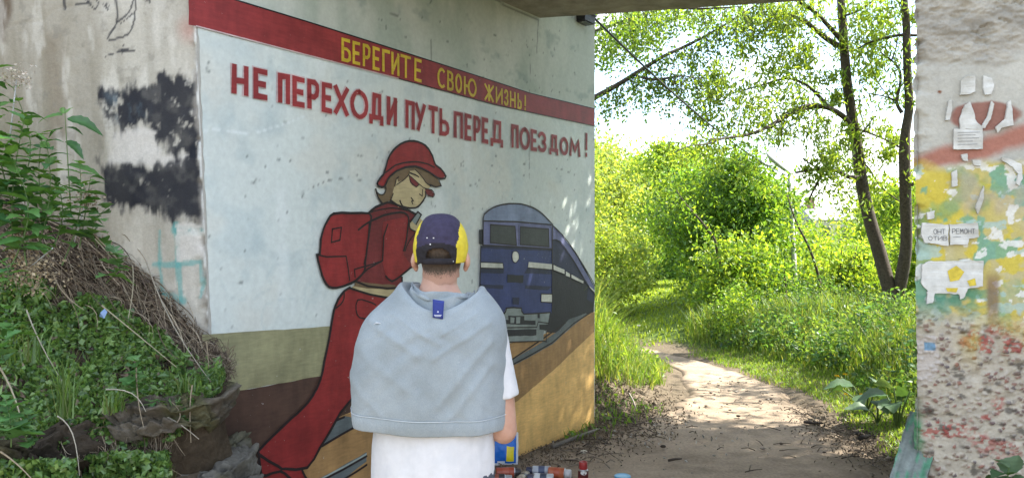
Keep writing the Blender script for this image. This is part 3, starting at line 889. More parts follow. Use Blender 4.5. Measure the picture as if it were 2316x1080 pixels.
mu.poly(c6([(92, 682), (178, 686), (176, 752), (95, 745)]), CREAM, 8); mu.line(c6([(92, 682), (178, 686), (176, 752)]), LINE, 9, .013, 0)
mu.poly(c6([(488, 658), (557, 660), (555, 712), (488, 708)]), CREAM, 8); mu.line(c6([(488, 658), (557, 660), (555, 712), (488, 708), (488, 658)]), LINE, 9, .009, 0)
mu.poly(c6([(125, 772), (262, 780), (275, 745), (368, 745), (382, 782), (545, 768), (520, 880), (505, 885), (503, 945), (120, 960), (120, 800)]), GREYP, 7)
for a in ([(228, 815), (455, 820), (455, 848), (228, 840)], [(240, 878), (460, 872), (458, 912), (240, 918)], [(288, 790), (386, 792), (386, 840), (290, 840)], [(466, 775), (480, 775), (480, 806), (466, 804)], [(200, 780), (216, 780), (216, 818), (200, 816)], [(478, 845), (545, 842), (540, 878), (478, 875)]):
    mu.poly(c6(a), BLACKP, 8)
for a in ([(300, 800), (325, 802), (322, 835), (300, 835)], [(336, 800), (360, 800), (360, 838), (336, 838)]):
    mu.poly(c6(a), GREYP, 9)
for a, w_ in (([(133, 360), (135, 200), (150, 165), (190, 135), (250, 115), (330, 108), (400, 118), (470, 150), (520, 195), (560, 238)], .011), ([(135, 214), (340, 220), (555, 238)], .010), ([(558, 240), (620, 300), (700, 410), (780, 540), (818, 612)], .010), ([(557, 240), (557, 390), (556, 770)], .010), ([(120, 366), (112, 740)], .009), ([(110, 748), (262, 778), (275, 745), (368, 745), (382, 780), (545, 770)], .011), ([(560, 330), (605, 340), (690, 460), (760, 580), (818, 665)], .007), ([(130, 362), (340, 372), (556, 385)], .011), ([(120, 958), (503, 943), (520, 950), (518, 880)], .009), ([(232, 866), (462, 862), (470, 828), (535, 838)], .008), ([(350, 240), (350, 360)], .004)):
    mu.line(c6(a), LINE, 9, w_, 0 if len(a) < 5 else 2)
mu.build('mural_train')

# the walking girl: red clothes and rucksack, eyes down on a phone
mu = Mural()
leg = [(805, 25), (775, 42), (740, 90), (718, 150), (705, 220), (692, 300), (665, 430), (645, 525), (600, 620), (545, 690), (480, 748), (400, 822), (310, 915), (302, 945), (410, 1015), (450, 1026), (570, 1020), (640, 910), (700, 810), (755, 715), (815, 640), (980, 540), (1080, 420), (1130, 250), (1140, 110), (1080, 85), (1040, 82), (920, 62)]
mu.poly(c7(leg), RED, 6)
mu.poly(c7([(300, 955), (410, 1018), (470, 1035), (545, 1030), (560, 1085), (520, 1130), (330, 1120), (312, 1050)]), RED, 5)
mu.line(c7(leg[:21]), LINE, 8, .015, 2); mu.line(c7([(805, 25), (920, 62), (1040, 82), (1140, 110)]), LINE, 8, .013, 2)
mu.line(c7([(300, 955), (312, 1050), (340, 1062), (420, 1040), (470, 1075), (520, 1120)]), LINE, 8, .014, 2); mu.line(c7([(540, 1030), (565, 1080), (620, 1120)]), LINE, 8, .012, 2)
mu.line(c7([(775, 52), (768, 100), (728, 138)]), LINE, 8, .009, 3)
mu.line(c7([(1000, 190), (930, 200), (860, 190), (840, 150), (848, 92), (900, 98), (950, 118)]), LINE, 8, .008, 2)
mu.poly(c7([(835, 5), (1060, 30), (1060, 78), (960, 66), (850, 45), (815, 25)]), SKIN, 6)
mu.poly(c7([(838, -8), (1060, 10), (1060, 34), (900, 28), (830, 14)]), HAIR_P, 7)
jacket = [(405, 490), (450, 455), (520, 425), (560, 436), (640, 468), (690, 495), (720, 530), (760, 640), (760, 760), (700, 800), (660, 830), (612, 872), (612, 945), (540, 946), (440, 940), (335, 905), (325, 830), (380, 560)]
mu.poly(c5(jacket), DRED, 6)
pack = [(195, 492), (300, 490), (410, 492), (420, 540), (408, 620), (385, 790), (378, 850), (340, 888), (300, 918), (210, 945), (165, 938), (135, 900), (112, 830), (92, 745), (108, 742), (113, 650), (130, 590), (160, 530)]
mu.poly(c5(pack), RED, 7)
mu.poly(c5([(495, 545), (650, 505), (640, 620), (620, 740), (660, 800), (640, 850), (560, 900), (515, 880), (490, 780), (492, 640)]), RED, 7)
mu.line(c5(pack), LINE, 9, .014, 2, closed=True)
mu.line(c5([(92, 745), (150, 756), (270, 752), (280, 820), (290, 900)]), LINE, 9, .008, 0)
mu.line(c5([(185, 588), (240, 578), (230, 655), (178, 668), (185, 588)]), LINE, 9, .008, 0)
mu.line(c5([(405, 492), (450, 455), (520, 425), (560, 434), (640, 468), (692, 497)]), LINE, 9, .014, 2)
mu.line(c5([(345, 592), (410, 545), (500, 505), (600, 486), (640, 500), (650, 540), (638, 640), (622, 720)]), LINE, 9, .012, 2)
mu.line(c5([(410, 548), (400, 680), (378, 800)]), LINE, 9, .009, 2); mu.line(c5([(522, 560), (498, 630), (490, 780), (400, 830), (345, 885)]), LINE, 9, .010, 0)
mu.line(c5([(415, 487), (480, 468), (560, 460), (640, 475)]), LINE, 9, .007, 2)
mu.line(c5([(480, 785), (400, 810), (320, 832), (322, 880)]), LINE, 9, .008, 0); mu.line(c5([(512, 876), (548, 905), (600, 875), (660, 825), (720, 790)]), LINE, 9, .012, 2)
mu.line(c5([(330, 905), (400, 935), (520, 948), (612, 944), (610, 880)]), LINE, 9, .012, 0)
mu.line(c5([(700, 600), (655, 660), (630, 720)]), LINE, 9, .007, 2)
mu.poly(c5([(655, 552), (690, 510), (720, 520), (760, 560), (740, 590), (680, 600), (660, 585)]), SKIN, 8); mu.line(c5([(655, 552), (660, 585), (690, 600)]), LINE, 9, .009, 2)
mu.poly(c5([(665, 535), (708, 480), (726, 500), (690, 560)]), GREYP, 9); mu.line(c5([(660, 545), (706, 482), (728, 500), (695, 560)]), LINE, 10, .010, 0)
# face, hair, cap, dark glasses
mu.poly(c5([(500, 330), (520, 285), (560, 245), (660, 205), (730, 212), (790, 250), (830, 285), (850, 325), (812, 332), (780, 318), (760, 320), (580, 330), (560, 380), (540, 412), (490, 432), (462, 395), (448, 348), (470, 378), (498, 375), (512, 350)]), HAIR_P, 7)
mu.poly(c5([(565, 330), (578, 275), (590, 300), (625, 285), (650, 258), (655, 235), (690, 228), (725, 262), (755, 305), (785, 330), (770, 345), (752, 356), (752, 392), (720, 435), (690, 458), (655, 458), (615, 448), (590, 452), (538, 414)]), SKIN, 8)
mu.poly(c5([(652, 262), (676, 280), (705, 300), (712, 318), (695, 330), (672, 318), (658, 300)]), DRED, 9); mu.poly(c5([(752, 342), (790, 350), (808, 375), (798, 392), (770, 384), (750, 365)]), DRED, 9)
mu.line(c5([(652, 262), (660, 302), (695, 330), (712, 318)]), LINE, 10, .007, 0)
mu.line(c5([(655, 262), (690, 290), (740, 335), (790, 350)]), LINE, 10, .006, 2); mu.line(c5([(752, 342), (790, 350), (808, 375), (798, 392), (770, 384)]), LINE, 10, .007, 2)
mu.line(c5([(660, 245), (690, 258), (712, 270)]), LINE, 10, .009, 2)
mu.line(c5([(690, 228), (725, 262), (755, 305), (785, 328)]), LINE, 10, .006, 2)
mu.line(c5([(565, 330), (575, 280), (588, 272)]), LINE, 10, .007, 0); mu.line(c5([(575, 318), (620, 288), (650, 258), (655, 240)]), LINE, 10, .006, 2)
mu.line(c5([(735, 348), (733, 388), (716, 376)]), LINE, 10, .007, 0); mu.line(c5([(664, 396), (678, 414), (668, 418), (674, 434)]), LINE, 10, .007, 0)
mu.line(c5([(754, 360), (752, 392), (720, 438), (690, 458), (655, 460), (615, 450), (596, 415)]), LINE, 10, .012, 2); mu.line(c5([(540, 412), (580, 440), (640, 470)]), LINE, 10, .011, 2)
mu.line(c5([(555, 370), (540, 412)]), LINE, 10, .007, 0); mu.line(c5([(448, 345), (462, 395), (488, 432)]), LINE, 10, .012, 2); mu.line(c5([(448, 345), (470, 378), (500, 374), (512, 345), (505, 320)]), LINE, 10, .007, 2)
hat = [(458, 312), (470, 285), (495, 255), (510, 205), (535, 140), (575, 88), (625, 58), (680, 51), (730, 66), (770, 98), (795, 145), (812, 195), (845, 220), (876, 265), (858, 282), (825, 276), (780, 245), (720, 214), (660, 208), (600, 222), (555, 248), (522, 284), (500, 330), (470, 328)]
mu.poly(c5(hat), RED, 9); mu.line(c5(hat), LINE, 11, .013, 2, closed=True)
mu.line(c5([(505, 245), (570, 200), (650, 180), (740, 185), (808, 212)]), LINE, 11, .009, 3)
mu.line(c5([(780, 318), (815, 332), (850, 325), (832, 288)]), LINE, 10, .008, 0)
mu.build('mural_girl')

# red stripe and both lines of lettering
mu = Mural()
mu.poly([(425, -33), (529, 0), (700, 52), (900, 115), (1050, 163), (1198, 211), (1343, 246), (1343, 285), (1230, 262), (1117, 237), (900, 178), (700, 127), (560, 90), (425, 56)], STRIPE, 3)
mu.line([(430, -31), (529, 0), (700, 52), (900, 115), (1050, 163), (1198, 211), (1343, 246)], LINE, 4, .008, 0)
mu.line([(442, 60), (560, 90), (700, 127), (900, 178)], PINK, 4, .006, 0); mu.line([(900, 178), (1117, 237), (1343, 285)], LINE, 4, .006, 0)
mu.build('mural_stripe')

def arc(cx, cy, rx, ry, a0, a1, n=14):
    return [(cx + rx * math.cos(math.radians(a0 + (a1 - a0) * i / n)), cy + ry * math.sin(math.radians(a0 + (a1 - a0) * i / n))) for i in range(n + 1)]
GLYPH = {
    'Н': [[(0, 0), (0, 1)], [(1, 0), (1, 1)], [(0, .45), (1, .48)]],
    'Е': [[(1, 1), (0, 1), (0, 0), (1, 0)], [(0, .5), (.85, .5)]],
    'П': [[(0, 0), (0, 1), (1, 1), (1, 0)]],
    'Р': [[(0, 0), (0, 1), (.65, 1), (.95, .9), (1, .72), (.9, .52), (.6, .42), (0, .42)]],
    'Х': [[(0, 1), (1, 0)], [(0, 0), (1, 1)]],
    'О': [arc(.5, .5, .5, .5, 90, 450, 20)],
    'Д': [[(0, -.1), (0, .12), (1, .12), (1, -.1)], [(.22, .12), (.3, 1), (.8, 1), (.8, .12)]],
    'И': [[(0, 1), (0, 0)], [(0, .08), (1, .92)], [(1, 1), (1, 0)]],
    'У': [[(0, 1), (.52, .42)], [(1, 1), (.55, .4), (.25, 0)]],
    'Т': [[(0, 1), (1, 1)], [(.5, 1), (.5, 0)]],
    'Ь': [[(0, 1), (0, 0), (.6, 0), (.95, .1), (1, .27), (.9, .45), (.6, .52), (0, .52)]],
    'З': [arc(.45, .74, .5, .26, 160, -90, 10) + arc(.45, .25, .55, .25, 90, -160, 10)],
    'М': [[(0, 0), (.12, 1), (.5, .35), (.88, 1), (1, 0)]],
    'Б': [[(.9, 1), (0, 1), (0, 0), (.65, 0), (.95, .1), (1, .28), (.9, .46), (.6, .55), (0, .55)]],
    'Г': [[(0, 0), (0, 1), (1, 1)]],
    'С': [arc(.55, .5, .55, .5, 55, 305, 14)],
    'В': [[(0, 0), (0, 1), (.6, 1), (.88, .9), (.88, .66), (.6, .54), (0, .54)], [(.6, .54), (.95, .42), (1, .25), (.9, .06), (.6, 0), (0, 0)]],
    'Ю': [[(0, 0), (0, 1)], [(0, .5), (.34, .5)], arc(.67, .5, .33, .5, 90, 450, 18)],
    'Ж': [[(.5, 0), (.5, 1)], [(0, 1), (.5, .5), (0, 0)], [(1, 1), (.5, .5), (1, 0)]],
    '!': [[(.5, 1), (.45, .32)], [(.45, .08), (.45, 0)]],
}
def lettering(name, spec, top, bot, m, w, halo=None):
    tx, ty = zip(*top); bx, by = zip(*bot)
    for ch, x0, x1 in spec:
        mu = Mural()
        c = {}
        for k, x in (('0', x0), ('1', x1)):
            c['t' + k] = np.array(W(x, np.interp(x, tx, ty))); c['b' + k] = np.array(W(x, np.interp(x, bx, by)))
        wu = abs(c['b1'][0] - c['b0'][0]); hh = abs(c['t0'][1] - c['b0'][1])
        ix, iy = min(.5 * w / max(wu, .01), .45), .5 * w / hh
        def mp(p):
            a, b = ix + (1 - 2 * ix) * p[0], iy + (1 - 2 * iy) * p[1]
            return tuple((c['b0'] * (1 - a) + c['b1'] * a) * (1 - b) + (c['t0'] * (1 - a) + c['t1'] * a) * b)
        for st in GLYPH[ch]:
            q = [mp(p) for p in st]
            if halo: mu.line(q, halo, 1, w + 0.011, 0, px=False)
        for st in GLYPH[ch]:
            q = [mp(p) for p in st]
            mu.line(q, m, 5, w, 0, px=False, jit=0.0007)
        mu.build(name)
lettering('painted_letter', [('Н', 522, 560), ('Е', 571, 604), ('П', 626, 654), ('Е', 659, 688), ('Р', 693, 720), ('Е', 725, 750), ('Х', 753, 787), ('О', 790, 831), ('Д', 833, 865), ('И', 873, 896), ('П', 915, 936), ('У', 936, 961), ('Т', 966, 989), ('Ь', 992, 1014), ('П', 1025, 1045), ('Е', 1049, 1065), ('Р', 1069, 1085), ('Е', 1088, 1103), ('Д', 1108, 1136), ('П', 1155, 1171), ('О', 1174, 1197), ('Е', 1199, 1213), ('З', 1216, 1234), ('Д', 1241, 1261), ('О', 1265, 1284), ('М', 1287, 1311), ('!', 1319, 1331)],
          [(522, 142), (885, 219), (1160, 282), (1287, 314), (1311, 318), (1319, 300), (1331, 300)], [(522, 212), (885, 285), (1030, 313), (1160, 335), (1311, 356), (1331, 355)], LETTER, 0.027, PINK)
lettering('painted_letter', [('Б', 770, 792), ('Е', 795, 813), ('Р', 818, 836), ('Е', 840, 857), ('Г', 862, 880), ('И', 883, 901), ('Т', 903, 928), ('Е', 935, 952), ('С', 987, 1006), ('В', 1009, 1024), ('О', 1027, 1043), ('Ю', 1047, 1076), ('Ж', 1093, 1115), ('И', 1119, 1135), ('З', 1138, 1148), ('Н', 1151, 1164), ('Ь', 1168, 1178), ('!', 1182, 1190)],
          [(770, 85), (945, 134), (990, 152), (1060, 176), (1100, 190), (1190, 216)], [(770, 138), (945, 186), (997, 200), (1060, 218), (1100, 229), (1190, 252)], YELLOW, 0.0185)
# ------------------------------------------------------------------ bills pasted on the right abutment
M_PAPER = plain('bill_paper', (0.55, 0.55, 0.515), 0.85, 0.16, 26, 0.4, 60, dark=(0.38, 0.37, 0.32))
M_INK = plain('ink', (0.06, 0.06, 0.065), 0.8, 0.3, 60, 0)
M_YELSPOT = plain('yellow_spot', (0.55, 0.43, 0.05), 0.8, 0.2, 60, 0.2)
def ppt(s, h, off):
    return np.array([R1[0] + E[0] * s - MN[0] * off, R1[1] + E[1] * s - MN[1] * off, h])
def bill(label, polys, strokes=(), spots=(), off=0.009, curl=0.004, group='torn bills on the pier'):
    q0 = [pier(*p) for p in polys[0]]
    root = empty('paper_bill', tuple(ppt(q0[0][0], q0[0][1], off)), label, 'paper bill', group)
    for pts in polys:
        mb = MB()
        q = [pier(*p) for p in pts]; out = []
        for i, a in enumerate(q):
            b = q[(i + 1) % len(q)]
            n = max(1, int(math.hypot(b[0] - a[0], b[1] - a[1]) / 0.008))
            for k in range(n):
                out.append((a[0] + (b[0] - a[0]) * k / n + random.gauss(0, .0007), a[1] + (b[1] - a[1]) * k / n + random.gauss(0, .0007)))
        cs, ch = np.mean([p[0] for p in out]), np.mean([p[1] for p in out])
        tri = geometry.tessellate_polygon([[Vector((a, b, 0)) for a, b in out]])
        V = [ppt(a, b, off + curl * float(vnoise(np.array([a * 60]), np.array([b * 60]), 3)[0])) for a, b in out]
        ar = lambda t: (out[t[1]][0] - out[t[0]][0]) * (out[t[2]][1] - out[t[0]][1]) - (out[t[2]][0] - out[t[0]][0]) * (out[t[1]][1] - out[t[0]][1])
        mb.add(V, [t if ar(t) > 0 else t[::-1] for t in tri], 0)
        nb = len(out)                                    # paper thickness: a rim back to the wall
        Vb = [ppt(a, b, 0.001) for a, b in out]
        mb.add(list(V) + Vb, [(i, nb + i, nb + (i + 1) % nb, (i + 1) % nb) for i in range(nb)], 0)
        mb.build('sheet', M_PAPER, root, smooth=False)
    if strokes:
        mb = MB()
        for j, (pts, w) in enumerate(strokes):
            q = [np.array(pier(*p)) for p in pts]
            for a, b in zip(q[:-1], q[1:]):
                d = (b - a) / (np.linalg.norm(b - a) + 1e-9); n = np.array([-d[1], d[0]]) * w * .5
                o = off + curl + 0.0012 + j * 0.00003
                mb.add([ppt(*(a - n), o), ppt(*(b - n), o), ppt(*(b + n), o), ppt(*(a + n), o)], [(0, 1, 2, 3)], 0)
        mb.build('print', M_INK, root, smooth=False)
    if spots:
        mb = MB()
        for j, pts in enumerate(spots):
            q = [pier(*p) for p in pts]
            mb.add([ppt(a, b, off + curl + .0008 + j * .0001) for a, b in q], [tuple(range(len(q)))[::-1]], 0)
        mb.build('paint_spot', M_YELSPOT, root, smooth=False)
    return root
def word(txt, x0, x1, yt, yb, w=0.0016):
    out = []; n = len(txt); cw = (x1 - x0) / n
    for i, ch in enumerate(txt):
        a, b = x0 + i * cw + cw * .1, x0 + (i + 1) * cw - cw * .12
        for st in GLYPH.get(ch, []):
            out.append(([(a + (b - a) * p[0], yb + (yt - yb) * p[1]) for p in st], w))
    return out
bill('small white notice with typed lines pasted under the torn scraps', [[(2155, 293), (2220, 290), (2221, 338), (2155, 339)]],
     [([(2163, y), (2163 + l, y - 1)], .0012) for y, l in ((301, 50), (307, 40), (314, 48), (321, 34), (328, 44))])
bill('pale double bill reading РЕМОНТ on the pier', [[(2084, 503), (2143, 508), (2143, 556), (2090, 548), (2082, 530)], [(2146, 507), (2209, 503), (2212, 535), (2190, 540), (2186, 553), (2147, 553)]],
     word('ОНТ', 2108, 2136, 518, 529) + word('ОТИВ', 2096, 2140, 534, 543) + word('РЕМОНТ', 2150, 2203, 517, 528) + [([(2152, 536), (2170, 535)], .0012)])
bill('large white torn bill splashed with yellow, hanging tail at its left corner', [[(2084, 598), (2100, 590), (2222, 589), (2220, 646), (2186, 652), (2178, 674), (2170, 676), (2168, 664), (2112, 662), (2108, 684), (2094, 686), (2096, 656), (2082, 640)]],
     [([(2164, 585), (2186, 584)], .0015)], [[(2140, 612), (2160, 600), (2178, 614), (2166, 632), (2146, 636)], [(2184, 634), (2202, 628), (2205, 644), (2190, 646)], [(2136, 650), (2164, 650), (2160, 660), (2140, 658)]])
bill('rounded torn scrap of white paper near the top of the pier', [[(2172, 182), (2184, 174), (2202, 172), (2204, 178), (2203, 208), (2192, 214), (2170, 216)], [(2222, 172), (2240, 178), (2246, 192), (2240, 214), (2226, 216), (2221, 200)]])
bill('ragged white strips over the red brown painted letter', [[(2180, 238), (2192, 232), (2202, 260), (2206, 276), (2222, 290), (2170, 292), (2168, 270)], [(2240, 230), (2246, 236), (2238, 270), (2226, 290), (2214, 292), (2232, 262)], [(2278, 232), (2284, 228), (2290, 284), (2262, 290), (2254, 302), (2250, 288), (2270, 270)]])
bill('thin pale sliver of paper left of the torn strips', [[(2143, 230), (2150, 226), (2152, 250), (2146, 272), (2136, 273), (2140, 250)]])
bill('curled yellow stained shred at the right of the pier', [[(2264, 356), (2284, 360), (2308, 372), (2310, 400), (2302, 420), (2296, 416), (2300, 394), (2288, 378), (2266, 364)]])
bill('scattered small white scraps in the yellow paint', [[(2172, 350), (2186, 348), (2188, 364), (2176, 364)], [(2196, 362), (2216, 364), (2216, 376), (2200, 374)], [(2150, 390), (2162, 384), (2164, 420), (2152, 424)], [(2204, 470), (2214, 440), (2224, 420), (2222, 450), (2210, 484)], [(2094, 480), (2112, 476), (2110, 494), (2096, 496)]])

# green-grey board leaning at the foot of the pier, inside the underpass
mb = MB()
A = at(2070, 930, 2.95); B = at(2012, 1120, 2.72)
vv = Vector(A - B); ln = vv.length * 1.45
ex = vv.normalized(); wv = Vector((0.86, -0.45, 0)); wv = (wv - ex * wv.dot(ex)).normalized(); nv = ex.cross(wv)
Mx = Matrix(((wv.x, nv.x, ex.x, A[0]), (wv.y, nv.y, ex.y, A[1]), (wv.z, nv.z, ex.z, A[2]), (0, 0, 0, 1)))
r_, c_ = 40, 14
P = np.zeros((r_, c_, 3))
for i in range(r_):
    for j in range(c_):
        z = -ln * i / (r_ - 1); x = 0.115 * j / (c_ - 1) - 0.02 + 0.004 * random.random() * (j in (0, c_ - 1))
        P[i, j] = Mx @ Vector((x, 0.004 * math.sin(j * 1.3) , z))
bc = np.array([0.16, 0.185, 0.17]) * (0.7 + 0.6 * fbm(np.tile(np.arange(c_), r_) * .9, np.repeat(np.arange(r_), c_) * .12, 161)[:, None])
gsp = sstep(0.55, 0.65, fbm(np.tile(np.arange(c_), r_) * .5, np.repeat(np.arange(r_), c_) * .35, 162))[:, None]
bc = bc * (1 - gsp * .7) + np.array([0.04, 0.22, 0.11]) * gsp * .7
mb.grid(P, 0, bc); mb.grid(P + np.array(nv) * 0.018, 0, bc, flip=True)
rim = [(i, 0) for i in range(r_)] + [(r_ - 1, j) for j in range(1, c_)] + [(i, c_ - 1) for i in range(r_ - 2, -1, -1)] + [(0, j) for j in range(c_ - 2, 0, -1)]
a_ = np.array([P[i] for i in rim]); mb.grid(np.stack([np.vstack([a_, a_[:1]]), np.vstack([a_, a_[:1]]) + np.array(nv) * .018]), 0, np.tile(np.array([.14, .16, .15]), (2 * (len(rim) + 1), 1)))
tag(mb.build('leaning_board', attr_mat('old_board', .85, 40, .3, .5), None, smooth=False), 'grey green weathered board leaning against the foot of the pitted pier', 'board')

# lamp housing under the deck corner and the cable that runs on to the street lamp
M_BLK = plain('black_plastic', (0.022, 0.02, 0.024), 0.5, .3, 40, .15)
M_STEEL = plain('galvanised', (0.36, 0.37, 0.37), 0.5, .25, 20, .15, metal=.35)
lb = at(1323, 44, 6.28)
root = empty('tunnel_lamp', tuple(lb), 'small black lamp housing at the top corner of the painted wall', 'lamp')
mb = MB(); ang = math.atan2(D[1], D[0]); Mz = Matrix.Translation(Vector(lb)) @ Matrix.Rotation(ang, 4, 'Z')
mb.box((-.085, -.05, -.030), (.085, .06, .034), M=Mz); mb.box((-.10, -.06, .034), (.10, .07, .046), M=Mz); mb.build('housing', M_BLK, root, smooth=False)
mb = MB(); mb.box((-.07, -.04, -.036), (.07, .05, -.030), M=Mz); mb.build('lens', plain('smoked_lens', (.05, .05, .06), .2, .1, 20, 0), root, smooth=False)
LAMP_Y = 13.9
top = at(1786, 392, LAMP_Y)
a0, a1 = Vector(at(1285, -12, 5.6)), Vector(lb) + Vector((.03, -.02, .05)); a2 = Vector(at(1783, 398, LAMP_Y))
pts = [tuple(a0 + (a1 - a0) * (k / 8)) for k in range(8)]
for k in range(41):
    t = k / 40; p = a1 + (a2 - a1) * t; p.z -= 0.55 * 4 * t * (1 - t) * .30
    pts.append(tuple(p))
mb = MB(); mb.tube(pts, [0.012 if k < 9 else 0.0105 for k in range(len(pts))], 6)
tag(mb.build('overhead_cable', M_BLK), 'thin black cable sagging from the wall lamp to the street lamp', 'cable')
# street lamp beyond the thicket
root = empty('street_lamp', (top[0] + .1, LAMP_Y, tz(top[0], LAMP_Y)), 'slim grey street lamp with a tilted flat head among the trees', 'street lamp')
bx = at(1801, 700, LAMP_Y)
mb = MB(); mb.tube([(bx[0] + .03, LAMP_Y, tz(bx[0], LAMP_Y) - .3), tuple(bx), tuple(top)], [.052, .047, .040], 12); mb.build('pole', plain('concrete_pole', (.42, .42, .40), .8, .2, 12, .3), root)
h0, h1 = Vector(at(1790, 392, LAMP_Y)), Vector(at(1734, 347, LAMP_Y - .3))
mb = MB(); d = h1 - h0
mb.tube([tuple(h0 + d * t) for t in (0, .1, .3, .6, .9, 1)], [.03, .05, .08, .105, .09, .035], 14, flat=.45); mb.build('lamp_head', plain('lamp_cover', (.36, .38, .34), .5, .2, 10, .2), root)
mb = MB(); mb.tube([tuple(h0 + d * t + Vector((0, 0, -.05))) for t in (.3, .6, .88)], [.04, .07, .04], 12, flat=.35); mb.build('diffuser', plain('lamp_glass', (.55, .56, .50), .25, .1, 10, 0), root)

# distant house glimpsed between the trees
hy = 55.0
hp = at(1885, 500, hy); hz = tz(hp[0], hy)
root = empty('distant_house', (hp[0], hy, hz), 'distant house with a pale grey roof glimpsed between the trees', 'house')
mb = MB(); mb.box((hp[0] - 1.5, hy, hz - .5), (hp[0] + 1.6, hy + 4, hp[2] + .2)); mb.build('wall', plain('house_wall', (.50, .46, .42), .8, .1, 3, .1), root, smooth=False)
x0, x1, z0, z1 = hp[0] - 1.7, hp[0] + 1.8, hp[2] + .1, hp[2] + 1.25
mb = MB(); mb.add([(x0, hy - .4, z0), (x1, hy - .4, z0), (x1, hy + 2, z1), (x0, hy + 2, z1), (x0, hy + 4.4, z0), (x1, hy + 4.4, z0)], [(0, 1, 2, 3), (3, 2, 5, 4), (0, 3, 4), (1, 5, 2)])
for k in range(10):
    xx = x0 + (x1 - x0) * (k + .5) / 10; mb.box((xx - .03, hy - .36, z0 + .06), (xx + .03, hy - .30, z0 + .12))
rf = mb.build('roof', plain('slate', (.34, .35, .38), .6, .12, 4, .1), root, smooth=False)
mb = MB(); mb.box((x0 + .4, hy + 1.4, z1 - .3), (x0 + .9, hy + 2, z1 + .6)); mb.build('chimney', plain('chimney_brick', (.22, .13, .10), .9, .2, 8, .2), rf, smooth=False)
for k in (0.25, 0.7):
    mb = MB(); xx = hp[0] - 1.4 + 2.9 * k; mb.box((xx - .4, hy - .05, hz + .7), (xx + .4, hy + .02, hz + 1.6)); mb.build('window', plain('house_window', (.05, .06, .07), .2, .1, 4, 0), root, smooth=False)
# ------------------------------------------------------------------ near bank on the left
def Wz(px_, py_): return wing(px_, py_)
ss = np.linspace(0, 1, 150); tt = np.linspace(0, 1, 90)
kpx = [502, 470, 400, 300, 150, 0, -180, -500]
wall_pts = [wing(p, y) for p, y in zip((478, 462, 400, 300, 150, 0, -180, -500), (838, 812, 735, 612, 500, 430, 380, 330))]
edge_pts = [at(p, y, d) for p, y, d in zip((512, 480, 395, 260, 120, 0, -180, -600), (880, 905, 950, 972, 1000, 1030, 1075, 1160), (3.30, 3.20, 3.08, 2.98, 2.86, 2.74, 2.6, 2.45))]
ks = np.linspace(0, 1, 8)
WP = np.array([[*(P1 + D * lean(hh) - E * s_ + MN * 0.03), hh] for s_, hh in wall_pts])
EP = np.array(edge_pts)
def lerp_tab(tab, s): return np.stack([np.interp(s, ks, tab[:, k]) for k in range(3)], -1)
SS, TT = np.meshgrid(ss, tt, indexing='ij')
BW, BE = lerp_tab(WP, SS), lerp_tab(EP, SS)
def bank_point(s, t):
    s = np.asarray(s, float); t = np.asarray(t, float)
    w, e = lerp_tab(WP, s), lerp_tab(EP, s)
    p = e * (1 - t[..., None]) + w * t[..., None]
    # crest shape: gentle by the edge, steep by the wall
    p[..., 2] = e[..., 2] + (w[..., 2] - e[..., 2]) * (0.38 * t + 0.62 * t ** 1.9)
    p[..., 2] += (0.07 * (fbm(p[..., 0] * 4, p[..., 1] * 4, 171) - .5) + 0.03 * (fbm(p[..., 0] * 14, p[..., 1] * 14, 172) - .5)) * np.minimum(1, 6 * t + .25)
    return p
BP = bank_point(SS, TT)
drop = []
for k, (dz, dy) in enumerate(((-.035, -.03), (-.07, -.035), (-.16, .0), (-.30, .06), (-.55, .10))):
    q = BP[:, 0].copy(); q[:, 2] += dz + .03 * (fbm(ss * 30, ss * 0 + k, 173) - .5); q[:, 1] += dy + .05 * (fbm(ss * 22, ss * 0 + 4 + k, 174) - .5); drop.append(q)
full = np.concatenate([np.stack(drop[::-1], 1), BP], 1)
bcol = np.array([0.075, 0.058, 0.040]) * (0.6 + 0.8 * fbm(full[..., 0] * 7, full[..., 2] * 7 + full[..., 1] * 5, 175)[..., None])
mb = MB(); mb.grid(full, 0, bcol, flip=False)
mb.build('grassy_bank', M_SOIL, kind='structure')

